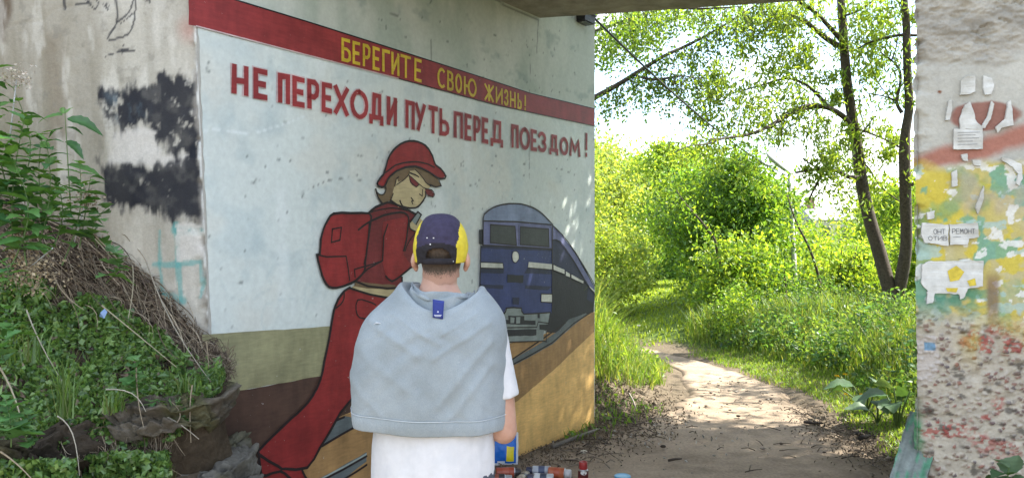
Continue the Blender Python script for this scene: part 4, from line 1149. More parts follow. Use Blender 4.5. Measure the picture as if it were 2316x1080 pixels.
# broken concrete footing ledge under the bank, and the rock steps below it
M_STONE = attr_mat('mossy_stone', .92, 34, .35, .9, .012, .15)
def rock(name, outline, z0, z1, label, cat, group=None, seed=1, base=(0.17, 0.155, 0.125), moss=.5, rough=.012, top_tilt=(0, 0)):
    """a slab-like rock: plan outline (x, y), from z0 to z1, with a worn uneven skin"""
    oc = []
    for i, a in enumerate(outline):
        b = outline[(i + 1) % len(outline)]
        oc += [(a[0] + (b[0] - a[0]) * k / 16, a[1] + (b[1] - a[1]) * k / 16) for k in range(16)]
    n = len(oc)
    cx, cy = np.mean([p[0] for p in oc]), np.mean([p[1] for p in oc])
    rings = []
    prof = [(.90, 0), (.95, .08), (.985, .2), (1.0, .32), (.99, .44), (1.02, .56), (1.015, .68), (1.0, .8), (.99, .9), (.975, .97), (.95, 1.0), (.88, 1.01), (.75, 1.0), (.6, 1.0), (.4, 1.0), (.2, 1.0), (.02, 1.0)]
    pi_ = np.linspace(0, len(prof) - 1, 44)
    prof = [(float(np.interp(v, range(len(prof)), [p[0] for p in prof])), float(np.interp(v, range(len(prof)), [p[1] for p in prof]))) for v in pi_]
    for k, (sc, tz_) in enumerate(prof):
        ring = []
        for i, (x, y) in enumerate(oc):
            X, Y = cx + (x - cx) * sc, cy + (y - cy) * sc
            Z = z0 + (z1 - z0) * tz_ + (top_tilt[0] * (X - cx) + top_tilt[1] * (Y - cy)) * tz_
            ring.append((X, Y, Z))
        rings.append(ring)
    P = np.array(rings); P = np.concatenate([P, P[:, :1]], 1)
    ang = np.linspace(0, 1, P.shape[1])[None, :] * np.ones((P.shape[0], 1))
    d = rough * (3.2 * (fbm(P[..., 0] * 7 + seed, P[..., 1] * 7 + P[..., 2] * 13, seed + 181, 5) - .5) + 1.3 * (vnoise(P[..., 0] * 34 + seed, P[..., 1] * 34 + P[..., 2] * 41, seed + 180) - .5))
    w1_, w2_, ci_ = worley(P[..., 0] * 9 + seed, P[..., 1] * 9 + P[..., 2] * 15, seed + 3)
    d = d + rough * (1.1 * (ci_ - .5) - .9 * np.exp(-(w2_ - w1_) / .07)) + rough * .5 * (fbm(P[..., 0] * 60, P[..., 1] * 60 + P[..., 2] * 60, seed + 7, 3) - .5)
    strata = rough * .8 * (vnoise(P[..., 2] * 60, P[..., 0] * 3, seed) - .5)
    v = np.stack([P[..., 0] - cx, P[..., 1] - cy], -1); v /= np.linalg.norm(v, axis=-1, keepdims=True) + 1e-6
    P[..., 0] += v[..., 0] * (d + strata); P[..., 1] += v[..., 1] * (d + strata); P[..., 2] += d * .9
    P[:, -1] = P[:, 0]
    c = np.array(base) * (.55 + .9 * fbm(P[..., 0] * 9, P[..., 1] * 9 + P[..., 2] * 17, seed + 182)[..., None])
    mk = (moss * sstep(.45, .65, fbm(P[..., 0] * 6 + 3, P[..., 1] * 6 + P[..., 2] * 5, seed + 183)))[..., None]
    c = c * (1 - mk) + np.array([.10, .098, .038]) * mk
    mb = MB(); mb.grid(P, 0, c)
    o = mb.build(name, M_STONE, None)
    return tag(o, label, cat, group)
def gp(px, py, Y): p = at(px, py, Y); return (p[0], p[1])
e0 = at(526, 905, 3.30)
rock('concrete_ledge', [gp(524, 900, 3.34), gp(500, 905, 3.17), gp(455, 935, 3.10), gp(400, 960, 3.02), gp(330, 960, 2.94), gp(250, 960, 2.9), gp(240, 900, 3.3), gp(330, 900, 3.42), gp(430, 900, 3.45), gp(500, 895, 3.47)],
     0.815, 0.925, 'mossy broken concrete ledge jutting from the bank against the painted wall', 'concrete ledge', None, 3, (0.115, 0.10, 0.078), .6, .032)
rock('concrete_ledge', [gp(240, 980, 2.92), gp(150, 1000, 2.80), gp(40, 1000, 2.70), gp(-80, 1000, 2.62), gp(-80, 930, 3.0), gp(60, 930, 3.1), gp(200, 930, 3.2)],
     0.70, 0.850, 'earth covered ledge behind hanging dry grass at the lower left', 'concrete ledge', None, 8, (0.060, 0.048, 0.036), .35, .045)
rock('stone_slab', [gp(560, 960, 3.62), gp(470, 990, 3.28), gp(390, 1010, 3.10), gp(300, 1010, 3.12), gp(330, 960, 3.55), gp(440, 940, 3.70)],
     0.40, 0.66, 'dark layered stone slab under the concrete ledge', 'stone slab', 'stone steps below the bank', 11, (0.12, 0.112, 0.094), .4, .03, (-.04, .08))
rock('stone_slab', [gp(584, 1010, 3.52), gp(560, 1030, 3.34), gp(500, 1050, 3.12), gp(410, 1060, 3.0), gp(380, 1040, 3.15), gp(470, 1010, 3.42), gp(545, 995, 3.58)],
     0.30, 0.62, 'pale flat stone step in front of the painted red shoe', 'stone slab', 'stone steps below the bank', 14, (0.155, 0.147, 0.125), .3, .028, (-.05, .05))
rock('stone_slab', [gp(600, 1060, 3.45), gp(570, 1090, 3.15), gp(470, 1100, 2.9), gp(380, 1090, 2.85), gp(430, 1060, 3.15), gp(540, 1050, 3.40)],
     0.20, 0.535, 'lowest stone step at the bottom edge beside the painted shoe', 'stone slab', 'stone steps below the bank', 17, (0.14, 0.13, 0.112), .3, .028, (-.05, .02))

# ground ivy over the bank
GREENS = [(0.10, 0.20, 0.045), (0.13, 0.24, 0.055), (0.16, 0.28, 0.07), (0.065, 0.14, 0.038), (0.20, 0.31, 0.085)]
def bank_scatter(n, s0, s1, t0, t1, seed, thr=None, sc=5):
    r = np.random.default_rng(seed)
    s, t = r.uniform(s0, s1, n), r.uniform(t0, t1, n)
    p = bank_point(s, t)
    if thr is not None:
        k = fbm(p[:, 0] * sc, p[:, 1] * sc, seed) > thr
        p, s, t = p[k], s[k], t[k]
    return p, s, t, r
mb = MB()
p, s_, t_, r = bank_scatter(30000, 0.06, 1, 0, 0.80, 201, 0.30)
lim = 0.70 - 0.30 * sstep(.38, .12, s_)
k = t_ < lim + .12 * (fbm(p[:, 0] * 6, p[:, 1] * 6, 202) - .5)
p = p[k]
p[:, 2] += r.uniform(.004, .05, len(p)) + .03 * fbm(p[:, 0] * 9, p[:, 1] * 9, 203)
leaves(mb, p, .026, palette(len(p), GREENS, r, .22), aim=(0.1, -.5, .35), spread=.7, ratio=.9, rng=r)
p, s_, t_, r = bank_scatter(4200, 0.22, 1, 0, 0.06, 207, 0.34)
p[:, 1] -= r.uniform(.01, .07, len(p)); p[:, 2] += r.uniform(-.075, .02, len(p))
leaves(mb, p, .026, palette(len(p), GREENS, r, .22), aim=(0.1, -.6, -.2), spread=.7, ratio=.85, rng=r)
# lower cushion right of the ledge foot
r = np.random.default_rng(205)
n = 2600
q = np.array([at(x, y, d) for x, y, d in zip(r.uniform(185, 385, n), r.uniform(1020, 1085, n), r.uniform(2.85, 3.05, n))])
k = np.hypot((q[:, 0] - at(285, 1060, 2.95)[0]) / .18, (q[:, 2] - at(285, 1080, 2.95)[2]) / .12) < 1.05
q = q[k]
leaves(mb, q, .026, palette(len(q), GREENS, r, .22), aim=(0.1, -.5, .4), spread=.7, ratio=.9, rng=r)
n = 2500
q = np.array([at(x, y, d) for x, y, d in zip(r.uniform(-60, 170, n), r.uniform(1040, 1110, n), r.uniform(2.55, 2.8, n))])
leaves(mb, q, .028, palette(len(q), GREENS, r, .22), aim=(0.1, -.5, .4), spread=.7, ratio=.8, rng=r)
p, s_, t_, r = bank_scatter(900, 0.1, 1, 0, 0.66, 231)
p[:, 2] += r.uniform(.02, .08, len(p)); leaves(mb, p, .048, palette(len(p), [(.17, .30, .09), (.21, .33, .11), (.11, .21, .07)], r, .2), aim=(0.1, -.5, .3), spread=.8, ratio=.42, rng=r)
p, s_, t_, r = bank_scatter(1500, 0.1, 1, 0, 0.70, 233)
blades(mb, p, .07, palette(len(p), [(.16, .28, .06), (.22, .32, .09), (.30, .29, .15)], r, .2), 1.0, .0018, r)
mb.build('ground_ivy', M_LEAF_SHADE, None, smooth=False, kind='stuff')
# leafy cushion body under the lower ivy
rock('earth_mound', [gp(185, 1090, 2.95), gp(260, 1090, 2.86), gp(360, 1090, 2.9), gp(395, 1060, 3.05), gp(330, 1040, 3.2), gp(220, 1040, 3.2)], .30, .70, 'low earth mound covered by ground ivy at the foot of the ledge', 'earth mound', None, 23, (.07, .055, .038), .6, .03)

# dry stalks and dead grass
mb = MB()
def dry_stem(a, b, sag, rad, col, rr, bend=.02):
    a, b = np.array(a), np.array(b); pts = []
    m = rr.normal(size=3) * bend
    for k in range(7):
        t = k / 6; q = a + (b - a) * t; q = q + m * math.sin(math.pi * t); q[2] += -sag * 4 * t * (1 - t); pts.append(tuple(q))
    mb.tube(pts, [rad * (1 - .55 * k / 6) for k in range(7)], 5, 0, col, cap=False)
DRY = [(0.27, 0.22, 0.155), (0.20, 0.155, 0.105), (0.14, 0.105, 0.075), (0.33, 0.28, 0.205), (0.11, 0.08, 0.06)]
r = np.random.default_rng(211)
for k in range(780):                                     # thatch lying down the slope by the wall
    s0 = r.uniform(.05, .80); t0 = np.clip(r.normal(.86 - .16 * (s0 < .3), .10), .45, .99)
    L = r.choice([r.uniform(.04, .15), r.uniform(.12, .42)])
    s1 = s0 - L * r.uniform(.30, .62); t1 = np.clip(t0 - r.uniform(-.08, .20), 0.38 if r.random() < .9 else .1, .98)
    a, b = bank_point(np.array([s0, max(s1, .01)]), np.array([t0, t1]))
    a[2] += r.uniform(.005, .06); b[2] += r.uniform(.0, .035)
    dry_stem(a, b, r.uniform(-.04, .015), r.uniform(.0007, .0023) * r.choice([.7, 1, 1.3]), palette(1, DRY, r, .3)[0], r, .035)
for k in range(300):                                     # roots and dead grass hanging over the ledge
    s0 = np.clip(r.choice([r.normal(.42, .05), r.normal(.52, .06), r.uniform(.25, .72), r.normal(.33, .03)]), .12, .8)
    a = bank_point(np.array([s0]), np.array([r.uniform(0, .05)]))[0] + np.array([0, -.03, r.uniform(-.02, .03)])
    b = a + np.array([r.normal(0, .05), r.uniform(-.06, .0), -r.uniform(.05, .20)])
    dry_stem(a, b, 0, r.uniform(.0010, .0021), palette(1, DRY, r, .2)[0], r, .02)
for px0, py0, px1, py1, Y0, Y1, w in ((330, 590, 490, 880, 3.42, 3.22, .0034), (0, 355, 160, 430, 3.1, 3.3, .0042), (205, 525, 305, 635, 3.3, 3.25, .004), (215, 540, 300, 640, 3.25, 3.2, .003), (300, 600, 290, 720, 3.3, 3.1, .003), (435, 870, 432, 1000, 3.12, 3.05, .0036), (355, 935, 450, 992, 3.0, 3.02, .0034), (400, 955, 385, 905, 3.0, 3.06, .0026), (308, 830, 325, 965, 3.0, 2.9, .0034), (240, 880, 330, 930, 2.9, 2.86, .003), (0, 830, 60, 1000, 2.7, 2.6, .004), (0, 1020, 70, 1080, 2.5, 2.5, .0036), (130, 940, 180, 1075, 2.7, 2.6, .0028), (60, 700, 140, 860, 2.9, 2.8, .003), (120, 620, 190, 700, 3.1, 2.95, .003), (467, 770, 475, 880, 3.36, 3.33, .0028), (230, 690, 400, 830, 3.1, 3.12, .003)):
    dry_stem(at(px0, py0, Y0), at(px1, py1, Y1), r.uniform(-.02, .015), w, palette(1, [(0.34, 0.30, 0.21), (.28, .23, .16), (.33, .30, .24)], r, .1)[0], r, .012)
mb.build('dry_grass', M_DRY, None, kind='stuff')
# dead leaves caught in the thatch
mb = MB()
p, s_, t_, r = bank_scatter(2600, 0.03, .9, .5, .98, 221)
p2, s_, t_, r = bank_scatter(900, 0.1, 1, .0, .6, 222); p2[:, 2] += .03; p = np.concatenate([p, p2])
p[:, 2] += r.uniform(.0, .03, len(p))
leaves(mb, p, .034, palette(len(p), [(.10, .075, .055), (.16, .12, .085), (.07, .055, .045), (.20, .165, .12)], r, .25), spread=1, ratio=.6, rng=r)
mb.build('dead_leaves', M_DRY, None, smooth=False, kind='stuff')

# grass tufts on the bank
def tuft(name, px, py, Y, n, hgt, label, cols, spread=.035, lean_=.5, width=.0035):
    base = at(px, py, Y)
    r = np.random.default_rng(int(px * 7 + py))
    b = np.tile(base, (n, 1)); b[:, 0] += r.normal(0, spread, n); b[:, 1] += r.normal(0, spread, n)
    mb = MB(); blades(mb, b, hgt, palette(n, cols, r, .2), lean_, width, r)
    return tag(mb.build(name, M_LEAF_SHADE, None, smooth=False), label, 'grass tuft', 'grass tufts on the bank')
GR = [(0.10, 0.20, 0.035), (0.14, 0.25, 0.05), (0.08, 0.16, 0.03), (.19, .24, .08)]
tuft('grass_tuft', 148, 945, 2.78, 46, .24, 'tall bright grass tuft at the ledge rim below the ivy', GR, .016, .5, .0028)
tuft('grass_tuft', 255, 930, 2.9, 50, .10, 'short spiky grass tuft on the ledge above the hanging roots', GR, .022, .9)
tuft('grass_tuft', 425, 885, 3.15, 40, .10, 'sparse grass tuft near the mossy ledge and the painted wall', GR, .02, .9)
tuft('grass_tuft', 60, 820, 2.85, 40, .15, 'grass tuft among the ivy at the left picture edge', GR, .045, .7)

# ------------------------------------------------------------------ leafy plants: stem + single leaves, each a part
def leaf_mesh(name, L, Wd, lobes, seed, col, droop=.25, serr=0.0):
    """one leaf blade with a midrib fold, pointed tip and toothed margin; base at the origin, along +Y"""
    n = 11
    V, Fc = [], []
    r = random.Random(seed)
    for i in range(n):
        t = i / (n - 1)
        w = Wd * .5 * (math.sin(math.pi * t ** .72) ** .9 if 0 < t < 1 else 0.0)
        if lobes: w *= 1 + .38 * math.cos(t * lobes * 2 * math.pi) * (1 - t * .4)
        w *= 1 + serr * (1 if i % 2 else -1)
        y = L * t; z = -droop * L * t * t + .02 * L * math.sin(t * 9 + seed)
        for k, sx in ((0, -1), (1, -.5), (2, 0), (3, .5), (4, 1)):
            V.append((sx * w, y - (.10 * L if lobes and abs(sx) == 1 else 0) * (1 - t) * .5, z + abs(sx) * w * .28 + r.gauss(0, .004 * L)))
    for i in range(n - 1):
        for k in range(4):
            Fc.append((i * 5 + k, i * 5 + k + 1, (i + 1) * 5 + k + 1, (i + 1) * 5 + k))
    me = bpy.data.meshes.new(name); me.from_pydata(V, [], Fc)
    a = me.color_attributes.new('Col', 'FLOAT_COLOR', 'POINT')
    c = []
    for i in range(n):
        for k in range(5):
            f = (1.22 if k == 2 else 1.0) * r.uniform(.88, 1.12); c += [col[0] * f, col[1] * f, col[2] * f, 1]
    a.data.foreach_set('color', c)
    me.materials.append(M_LEAF_SHADE)
    for p_ in me.polygons: p_.use_smooth = True
    me.update()
    return me
NETTLE = [leaf_mesh('leaf', 1, .52, 0, k, c, dr, .10) for k, (c, dr) in enumerate((((.075, .19, .050), .25), ((.095, .22, .058), .4), ((.13, .27, .07), .15), ((.055, .15, .048), .5)))]
LOBED = [leaf_mesh('leaf', 1, .95, 2.6, 10 + k, c, dr, .12) for k, (c, dr) in enumerate((((.10, .24, .075), .2), ((.13, .27, .09), .35), ((.10, .21, .09), .1)))]
ROUND = [leaf_mesh('leaf', 1, .80, 0, 20 + k, c, dr, .05) for k, (c, dr) in enumerate((((.065, .150, .060), .30), ((.050, .120, .050), .45), ((.085, .170, .075), .2)))]
M_STEM = plain('plant_stem', (.10, .16, .05), .7, .25, 60, .1)
def leafy_plant(name, base, tip, n, size, meshes, label, cat, group, seed, r0=.003, top_tuft=True, start=.2, nmul=1.5):
    rr = random.Random(seed)
    base, tip = Vector(base), Vector(tip)
    root = empty(name, tuple(base), label, cat, group)
    m = Vector((rr.gauss(0, .03), rr.gauss(0, .03), 0))
    pts = []
    for k in range(8):
        t = k / 7; pts.append(base + (tip - base) * t + m * math.sin(math.pi * t))
    mb = MB(); mb.tube([tuple(p) for p in pts], [r0 * (1 - .6 * k / 7) for k in range(8)], 6, 0, None, cap=False); mb.build('stem', M_STEM, root)
    an = rr.uniform(0, 6.3)
    n = int(n * nmul)
    for i in range(n):
        t = start + (1 - start) * (i // 2) / max(1, (n - 1) // 2)
        q = base + (tip - base) * t + m * math.sin(math.pi * t)
        a = an + (i % 2) * math.pi + (i // 2) * 1.57 + rr.uniform(-.5, .5)
        o = bpy.data.objects.new('leaf', rr.choice(meshes)); link(o); o.parent = root
        o.location = q - base
        s = size * 1.12 * (1.0 - .45 * t * (1 if top_tuft else .3)) * rr.uniform(.75, 1.25)
        o.scale = (s, s, s)
        o.rotation_euler = (rr.uniform(-.15, .45) + .5 * t - .1, rr.uniform(-.35, .35), a)
    return root
NG = 'leafy nettles on the left bank'
spec = [(40, 500, 2.95, -20, 130, 14, .13), (30, 560, 2.9, 55, 270, 16, .10), (85, 560, 3.0, 105, 320, 16, .10), (15, 620, 2.85, 10, 330, 16, .11), (120, 560, 3.1, 125, 400, 14, .09), (140, 600, 3.2, 180, 370, 12, .10), (60, 600, 2.9, 75, 430, 14, .09),
        (-20, 560, 2.9, -15, 220, 14, .12), (25, 470, 3.1, 30, 200, 12, .11), (180, 560, 3.3, 205, 400, 10, .11), (105, 520, 3.2, 95, 300, 14, .09), (-40, 480, 2.8, -50, 150, 12, .13), (110, 580, 3.05, 118, 455, 9, .085), (50, 530, 3.0, 48, 390, 12, .085)]
names_ = ['tall nettle at the picture edge with its top leaves over the stained wall', 'upright nettle below the pale dry flower head', 'leafy nettle standing before the brown stained concrete', 'dense nettle at the left edge halfway up the bank', 'short nettle above the bent dry stalk', 'nettle leaning against the wall beside the black smears', 'low nettle in front of the thatch of dry stems', 'broad nettle cut by the left picture edge', 'nettle reaching high behind the pale dry flower', 'spreading nettle under the lower black smear', 'slim nettle in the middle of the clump', 'large leaved nettle mostly outside the left edge', 'small nettle just above the dead brown stems', 'squat nettle within the left clump']
for k, (bx_, by_, Y, tx_, ty_, n, sz) in enumerate(spec):
    leafy_plant('nettle', at(bx_, by_, Y), at(tx_, ty_, Y + .03), n, sz, NETTLE, names_[k], 'nettle', NG, 300 + k)
# tall single stem in front of the wall, few large leaves
pl = leafy_plant('nettle', at(160, 480, 3.42), at(146, 242, 3.42), 0, .1, NETTLE, 'single tall stem with spaced leaves before the bare wall', 'nettle', NG, 331)
b0 = Vector(at(160, 480, 3.42))
for px, py, L, rz, rx, ry, mi in ((147, 258, .055, -.5, .9, 0, 2), (143, 258, .055, .6, .9, 0, 2), (152, 268, .145, -1.55, -.1, .6, 3), (142, 262, .115, 1.6, .1, -.5, 1), (150, 288, .07, -1.45, .0, .3, 3), (142, 290, .08, 1.5, -.05, -.3, 3), (150, 318, .10, -1.9, -.5, .4, 3), (140, 365, .09, 1.7, -.1, 0, 1), (150, 375, .15, -1.4, 0, .3, 1), (150, 400, .10, -1.7, -.4, .3, 0), (158, 420, .10, -1.0, -.2, 0, 0), (150, 425, .10, 1.2, -.2, 0, 1)):
    o = bpy.data.objects.new('leaf', NETTLE[mi]); link(o); o.parent = pl
    o.location = Vector(at(px, py, 3.42)) - b0; o.scale = (L,) * 3; o.rotation_euler = (rx, ry, rz)
for k, (px, py, Y, tx_, ty_, n, sz, ms, lb_) in enumerate(((30, 770, 2.75, 15, 700, 8, .075, NETTLE, 'low bright herb with pointed leaves above the lower left ivy'), (25, 1010, 2.55, 12, 900, 9, .09, LOBED, 'lobed pale green herb at the lower left corner'), (70, 1010, 2.62, 68, 930, 7, .06, LOBED, 'small lobed herb beside the hanging roots'), (20, 830, 2.7, 22, 745, 7, .075, LOBED, 'pale lobed herb at the left edge over the ivy'), (310, 900, 3.0, 307, 815, 8, .075, LOBED, 'bright lobed herb on a thin stem above the ledge'), (360, 1090, 2.95, 358, 1050, 8, .055, LOBED, 'bright green lobed seedling in the lower ivy cushion'), (325, 915, 2.98, 332, 905, 6, .035, NETTLE, 'tiny bright sprout at the ledge rim'), (240, 640, 3.2, 255, 560, 9, .075, LOBED, 'dark lobed weed at the foot of the wall by the thatch'), (15, 640, 2.8, 10, 590, 7, .06, NETTLE, 'light green sprout in the dead flower heads'), (220, 560, 3.35, 240, 470, 8, .09, LOBED, 'wide lobed weed against the lower black smear'))):
    leafy_plant('herb', at(px, py, Y), at(tx_, ty_, Y), n, sz, ms, lb_, 'herb', 'small herbs on the bank', 360 + k, .0022)
# dead flower heads
def dead_head(px, py, Y, rad, n, col, label, stem=None):
    c = at(px, py, Y); r = np.random.default_rng(int(px + py))
    root = empty('dead_flower_head', tuple(c), label, 'dead flower', 'dead flower heads')
    mb = MB(); q = c + r.normal(size=(n, 3)) * np.array(rad); leaves(mb, q, .014, palette(n, col, r, .2), spread=1, ratio=.7, rng=r); mb.build('flower_head', M_DRY, root, smooth=False, kind='stuff')
    if stem is not None:
        mb = MB(); mb.tube([tuple(at(*stem)), tuple(c)], [.003, .002], 5); mb.build('stem', M_DRY, root)
dead_head(38, 175, 3.05, (.030, .02, .022), 160, [(.44, .37, .30), (.50, .45, .38)], 'pale dry flower spray high at the left edge', (20, 330, 3.05))
dead_head(195, 450, 3.40, (.030, .02, .025), 220, [(.40, .31, .22), (.46, .39, .30), (.30, .22, .15)], 'curled dry flower spray in front of the lower black smear', (165, 560, 3.40))
dead_head(60, 610, 2.95, (.065, .04, .045), 520, [(.30, .24, .155), (.24, .185, .12), (.36, .30, .20)], 'big fluffy dead flower head lying on the thatch', (120, 560, 3.0))
dead_head(40, 525, 3.0, (.02, .02, .012), 80, [(.34, .27, .19), (.28, .22, .15)], 'small dead flower head above the fluffy one', (80, 560, 3.05))
# scrap of blue litter
mb = MB(); c = at(234, 708, 3.0); mb.add([tuple(c + np.array(v)) for v in ((-.016, 0, -.012), (.008, -.01, -.02), (.016, 0, .006), (0, .008, .018), (-.006, -.012, .004))], [(0, 1, 4), (1, 2, 4), (2, 3, 4), (3, 0, 4)])
tag(mb.build('plastic_scrap', plain('blue_scrap', (.16, .25, .42), .4, .15, 60, .1), None, smooth=False), 'tiny blue plastic scrap in the dry grass', 'litter')
# ------------------------------------------------------------------ trees
YG = [(0.105, 0.165, 0.022), (0.080, 0.135, 0.020), (0.135, 0.190, 0.028), (0.060, 0.110, 0.018), (0.150, 0.200, 0.035)]
DG = [(0.050, 0.105, 0.020), (0.065, 0.125, 0.024), (0.085, 0.150, 0.026), (0.040, 0.085, 0.018)]
PG = [(0.150, 0.190, 0.050), (0.125, 0.170, 0.040), (0.170, 0.205, 0.060), (0.100, 0.145, 0.035)]
FOL = 2.05
YG, DG, PG = [[tuple(v * FOL for v in c) for c in L_] for L_ in (YG, DG, PG)]
def limb_pts(a, b, bend, rr, n=8):
    a, b = Vector(a), Vector(b)
    m = Vector((rr.gauss(0, bend), rr.gauss(0, bend), rr.gauss(0, bend * .5)))
    return [a + (b - a) * (k / (n - 1)) + m * math.sin(math.pi * k / (n - 1)) for k in range(n)]
def tree(name, label, cat, base, top_z, rx, rz0, n, leaf, pal, seed, group=None, stems=1, trunk_r=.05, nclump=46, clump=.30, bend=.25, ry=None, ratio=.55, droop=-.25):
    """tapered trunk with limbs; leaves in uneven clumps around the limbs' ends, gaps left between them"""
    rr = random.Random(seed); r = np.random.default_rng(seed)
    ry = ry or rx
    base = Vector(base); H = top_z - base.z
    root = empty(name, tuple(base), label, cat, group)
    mb = MB(); ends = []
    for s_ in range(stems):
        lean_v = Vector((rr.gauss(0, rx * .25), rr.gauss(0, ry * .25), 0))
        tip = base + lean_v + Vector((0, 0, H * rr.uniform(.82, .95)))
        tp = limb_pts(base - Vector((0, 0, .15)), tip, bend * .5, rr, 10)
        mb.tube([tuple(p) for p in tp], [trunk_r * (1 - .85 * k / 9) for k in range(10)], 8)
        for k in range(max(6, nclump // stems // 2)):
            t = rr.uniform(rz0, .97)
            p = tp[min(9, int(t * 9))]
            a = rr.uniform(0, 6.283)
            prof = math.sqrt(max(.08, 1 - ((t - .45) / .62) ** 2))
            e = p + Vector((math.cos(a) * rx * prof, math.sin(a) * ry * prof, H * rr.uniform(.0, .12))) * rr.uniform(.45, 1.0)
            lp = limb_pts(p, e, bend * .35, rr, 6)
            mb.tube([tuple(q) for q in lp], [trunk_r * .42 * (1 - t * .5) * (1 - .8 * j / 5) for j in range(6)], 5, cap=False)
            ends += [lp[5], lp[3]]
    mb.build('trunk', M_BARK, root)
    cl = np.array([tuple(e) for e in ends]); w = r.uniform(.3, 1.0, len(cl)) ** 1.6; w /= w.sum()
    pick = r.choice(len(cl), n, p=w)
    cs = clump * r.uniform(.55, 1.3, len(cl))
    tone = r.normal(0, .18, len(cl))
    off = r.normal(size=(n, 3)) * np.array([1, 1, .72]); 
    q = cl[pick] + off * cs[pick][:, None]
    col = palette(n, pal, r, .16) * (1 + tone[pick])[:, None]
    keep = q[:, 2] > base.z + .05
    mb = MB(); leaves(mb, q[keep], leaf, np.clip(col[keep], .004, 1), aim=(0, 0, droop), spread=.8, ratio=ratio, rng=r)
    mb.build('crown', M_LEAF, root, smooth=False)
    return root

TG = 'young trees of the thicket'
def T(px, pyb, pyt, Y, wpx, n, leaf, pal, label, seed, **kw):
    x = (px - CX) / F * Y
    zt = EYE - (pyt - CY) / F * Y
    return tree(kw.pop('name', 'young_tree'), label, 'tree', (x, Y, tz(x, Y)), zt, wpx / F * Y * .5, kw.pop('rz0', .12), n, leaf * 1.22, pal, seed, kw.pop('group', TG), **kw)
T(1535, 700, 270, 25.0, 200, 13000, .11, YG, 'tall bright young tree left of the thicket by the sunny meadow', 401, stems=2, clump=.32, rz0=.36)
T(1640, 800, 290, 15.2, 200, 14000, .080, DG + YG[:2], 'dense green young tree in the middle of the thicket', 402, stems=4, clump=.27, bend=.5)
T(1655, 800, 330, 14.2, 150, 13000, .078, DG + YG[:1], 'dark leafed young tree just left of the street lamp', 403, stems=2, clump=.28)
T(1715, 800, 590, 13.2, 110, 8000, .072, DG, 'low dark bush under the street lamp', 404, stems=3, clump=.22, name='bush', rz0=.05)
T(1640, 800, 560, 12.8, 130, 8000, .070, YG + DG[:1], 'rounded bush where the dirt path bends away', 405, stems=3, clump=.24, name='bush', rz0=.04)
T(1900, 800, 570, 14.6, 150, 9000, .075, YG, 'yellow green bush right of the street lamp', 406, stems=3, clump=.28, name='bush', rz0=.05)
T(1940, 790, 545, 13.4, 150, 7000, .072, YG + PG[:1], 'bright bush left of the forked trunk', 407, stems=3, clump=.24, name='bush', rz0=.04)
T(2050, 790, 400, 15.5, 190, 10000, .080, YG + DG[:1], 'leafy tree behind the forked trunk by the pier edge', 408, stems=2, clump=.32)
T(2110, 790, 470, 11.6, 170, 7000, .066, YG, 'bush half hidden behind the pier edge', 409, stems=2, clump=.26, name='bush', rz0=.05)
T(1790, 640, 500, 19.0, 170, 8000, .095, YG + PG[:1], 'pale young tree behind the street lamp pole', 410, stems=2, clump=.36)
T(1610, 800, 640, 13.6, 50, 3000, .066, YG, 'small bright bush at the left foot of the thicket', 411, stems=3, clump=.2, name='bush', rz0=.04)
T(1745, 800, 400, 17.0, 110, 6000, .09, YG + DG[:1], 'lighter young tree behind the lamp, lower than its dense neighbour', 412, stems=2, clump=.3)
T(1560, 700, 330, 20.5, 130, 7000, .10, YG, 'slender bright tree at the left shoulder of the thicket', 413, stems=2, clump=.34, rz0=.3)
FG = 'pale trees beyond the meadow'
T(1385, 660, 305, 31, 170, 13000, .15, PG, 'tall pale yellow green tree beside the painted wall edge', 421, group=FG, clump=.6, trunk_r=.12, nclump=60, name='meadow_tree', rz0=.05)
T(1310, 660, 330, 27, 170, 9000, .14, PG, 'pale tree mostly hidden behind the painted wall', 422, group=FG, clump=.6, trunk_r=.12, name='meadow_tree', rz0=.05)
T(1455, 660, 330, 36, 160, 9000, .17, PG + YG[:1], 'pale tree behind the meadow next to the thicket', 423, group=FG, clump=.6, trunk_r=.12, name='meadow_tree', rz0=.05)
T(1405, 690, 540, 20, 100, 7000, .085, PG, 'pale low bush by the left of the meadow', 424, group='bushes by the meadow', clump=.26, stems=3, name='bush', rz0=.03)
T(1372, 690, 470, 15, 120, 5000, .072, PG + YG[:1], 'thin bright bush rising over the tall grass at the wall edge', 425, group='bushes by the meadow', clump=.24, stems=2, name='bush', rz0=.1)
T(1530, 670, 560, 25, 120, 5000, .11, DG, 'dark bush at the far end of the meadow', 426, group='bushes by the meadow', clump=.30, stems=2, name='bush', rz0=.03)
T(2000, 600, 430, 26, 170, 9000, .14, PG + YG[:2], 'pale tree between the two trunks of the forked tree', 427, group='far trees on the right', clump=.6, trunk_r=.1, name='far_tree', rz0=.05)
T(1870, 640, 590, 24, 200, 6000, .12, PG, 'pale low tree below the distant roof', 428, group='far trees on the right', clump=.4, trunk_r=.08, name='far_tree', rz0=.05)
# trees beside the underpass on the right, behind the pier: they shade the path
for k, (x, y, zt, lb_) in enumerate(((7.2, 8.5, 6.6, 'slim leafy tree shading the dirt path from behind the pier'),)):
    tree('young_tree', lb_, 'tree', (x, y, tz(x, y)), zt + .4, 1.2, .36, 2200, .10, YG + DG, 440 + k, TG, stems=1, trunk_r=.09, nclump=80, clump=.34)

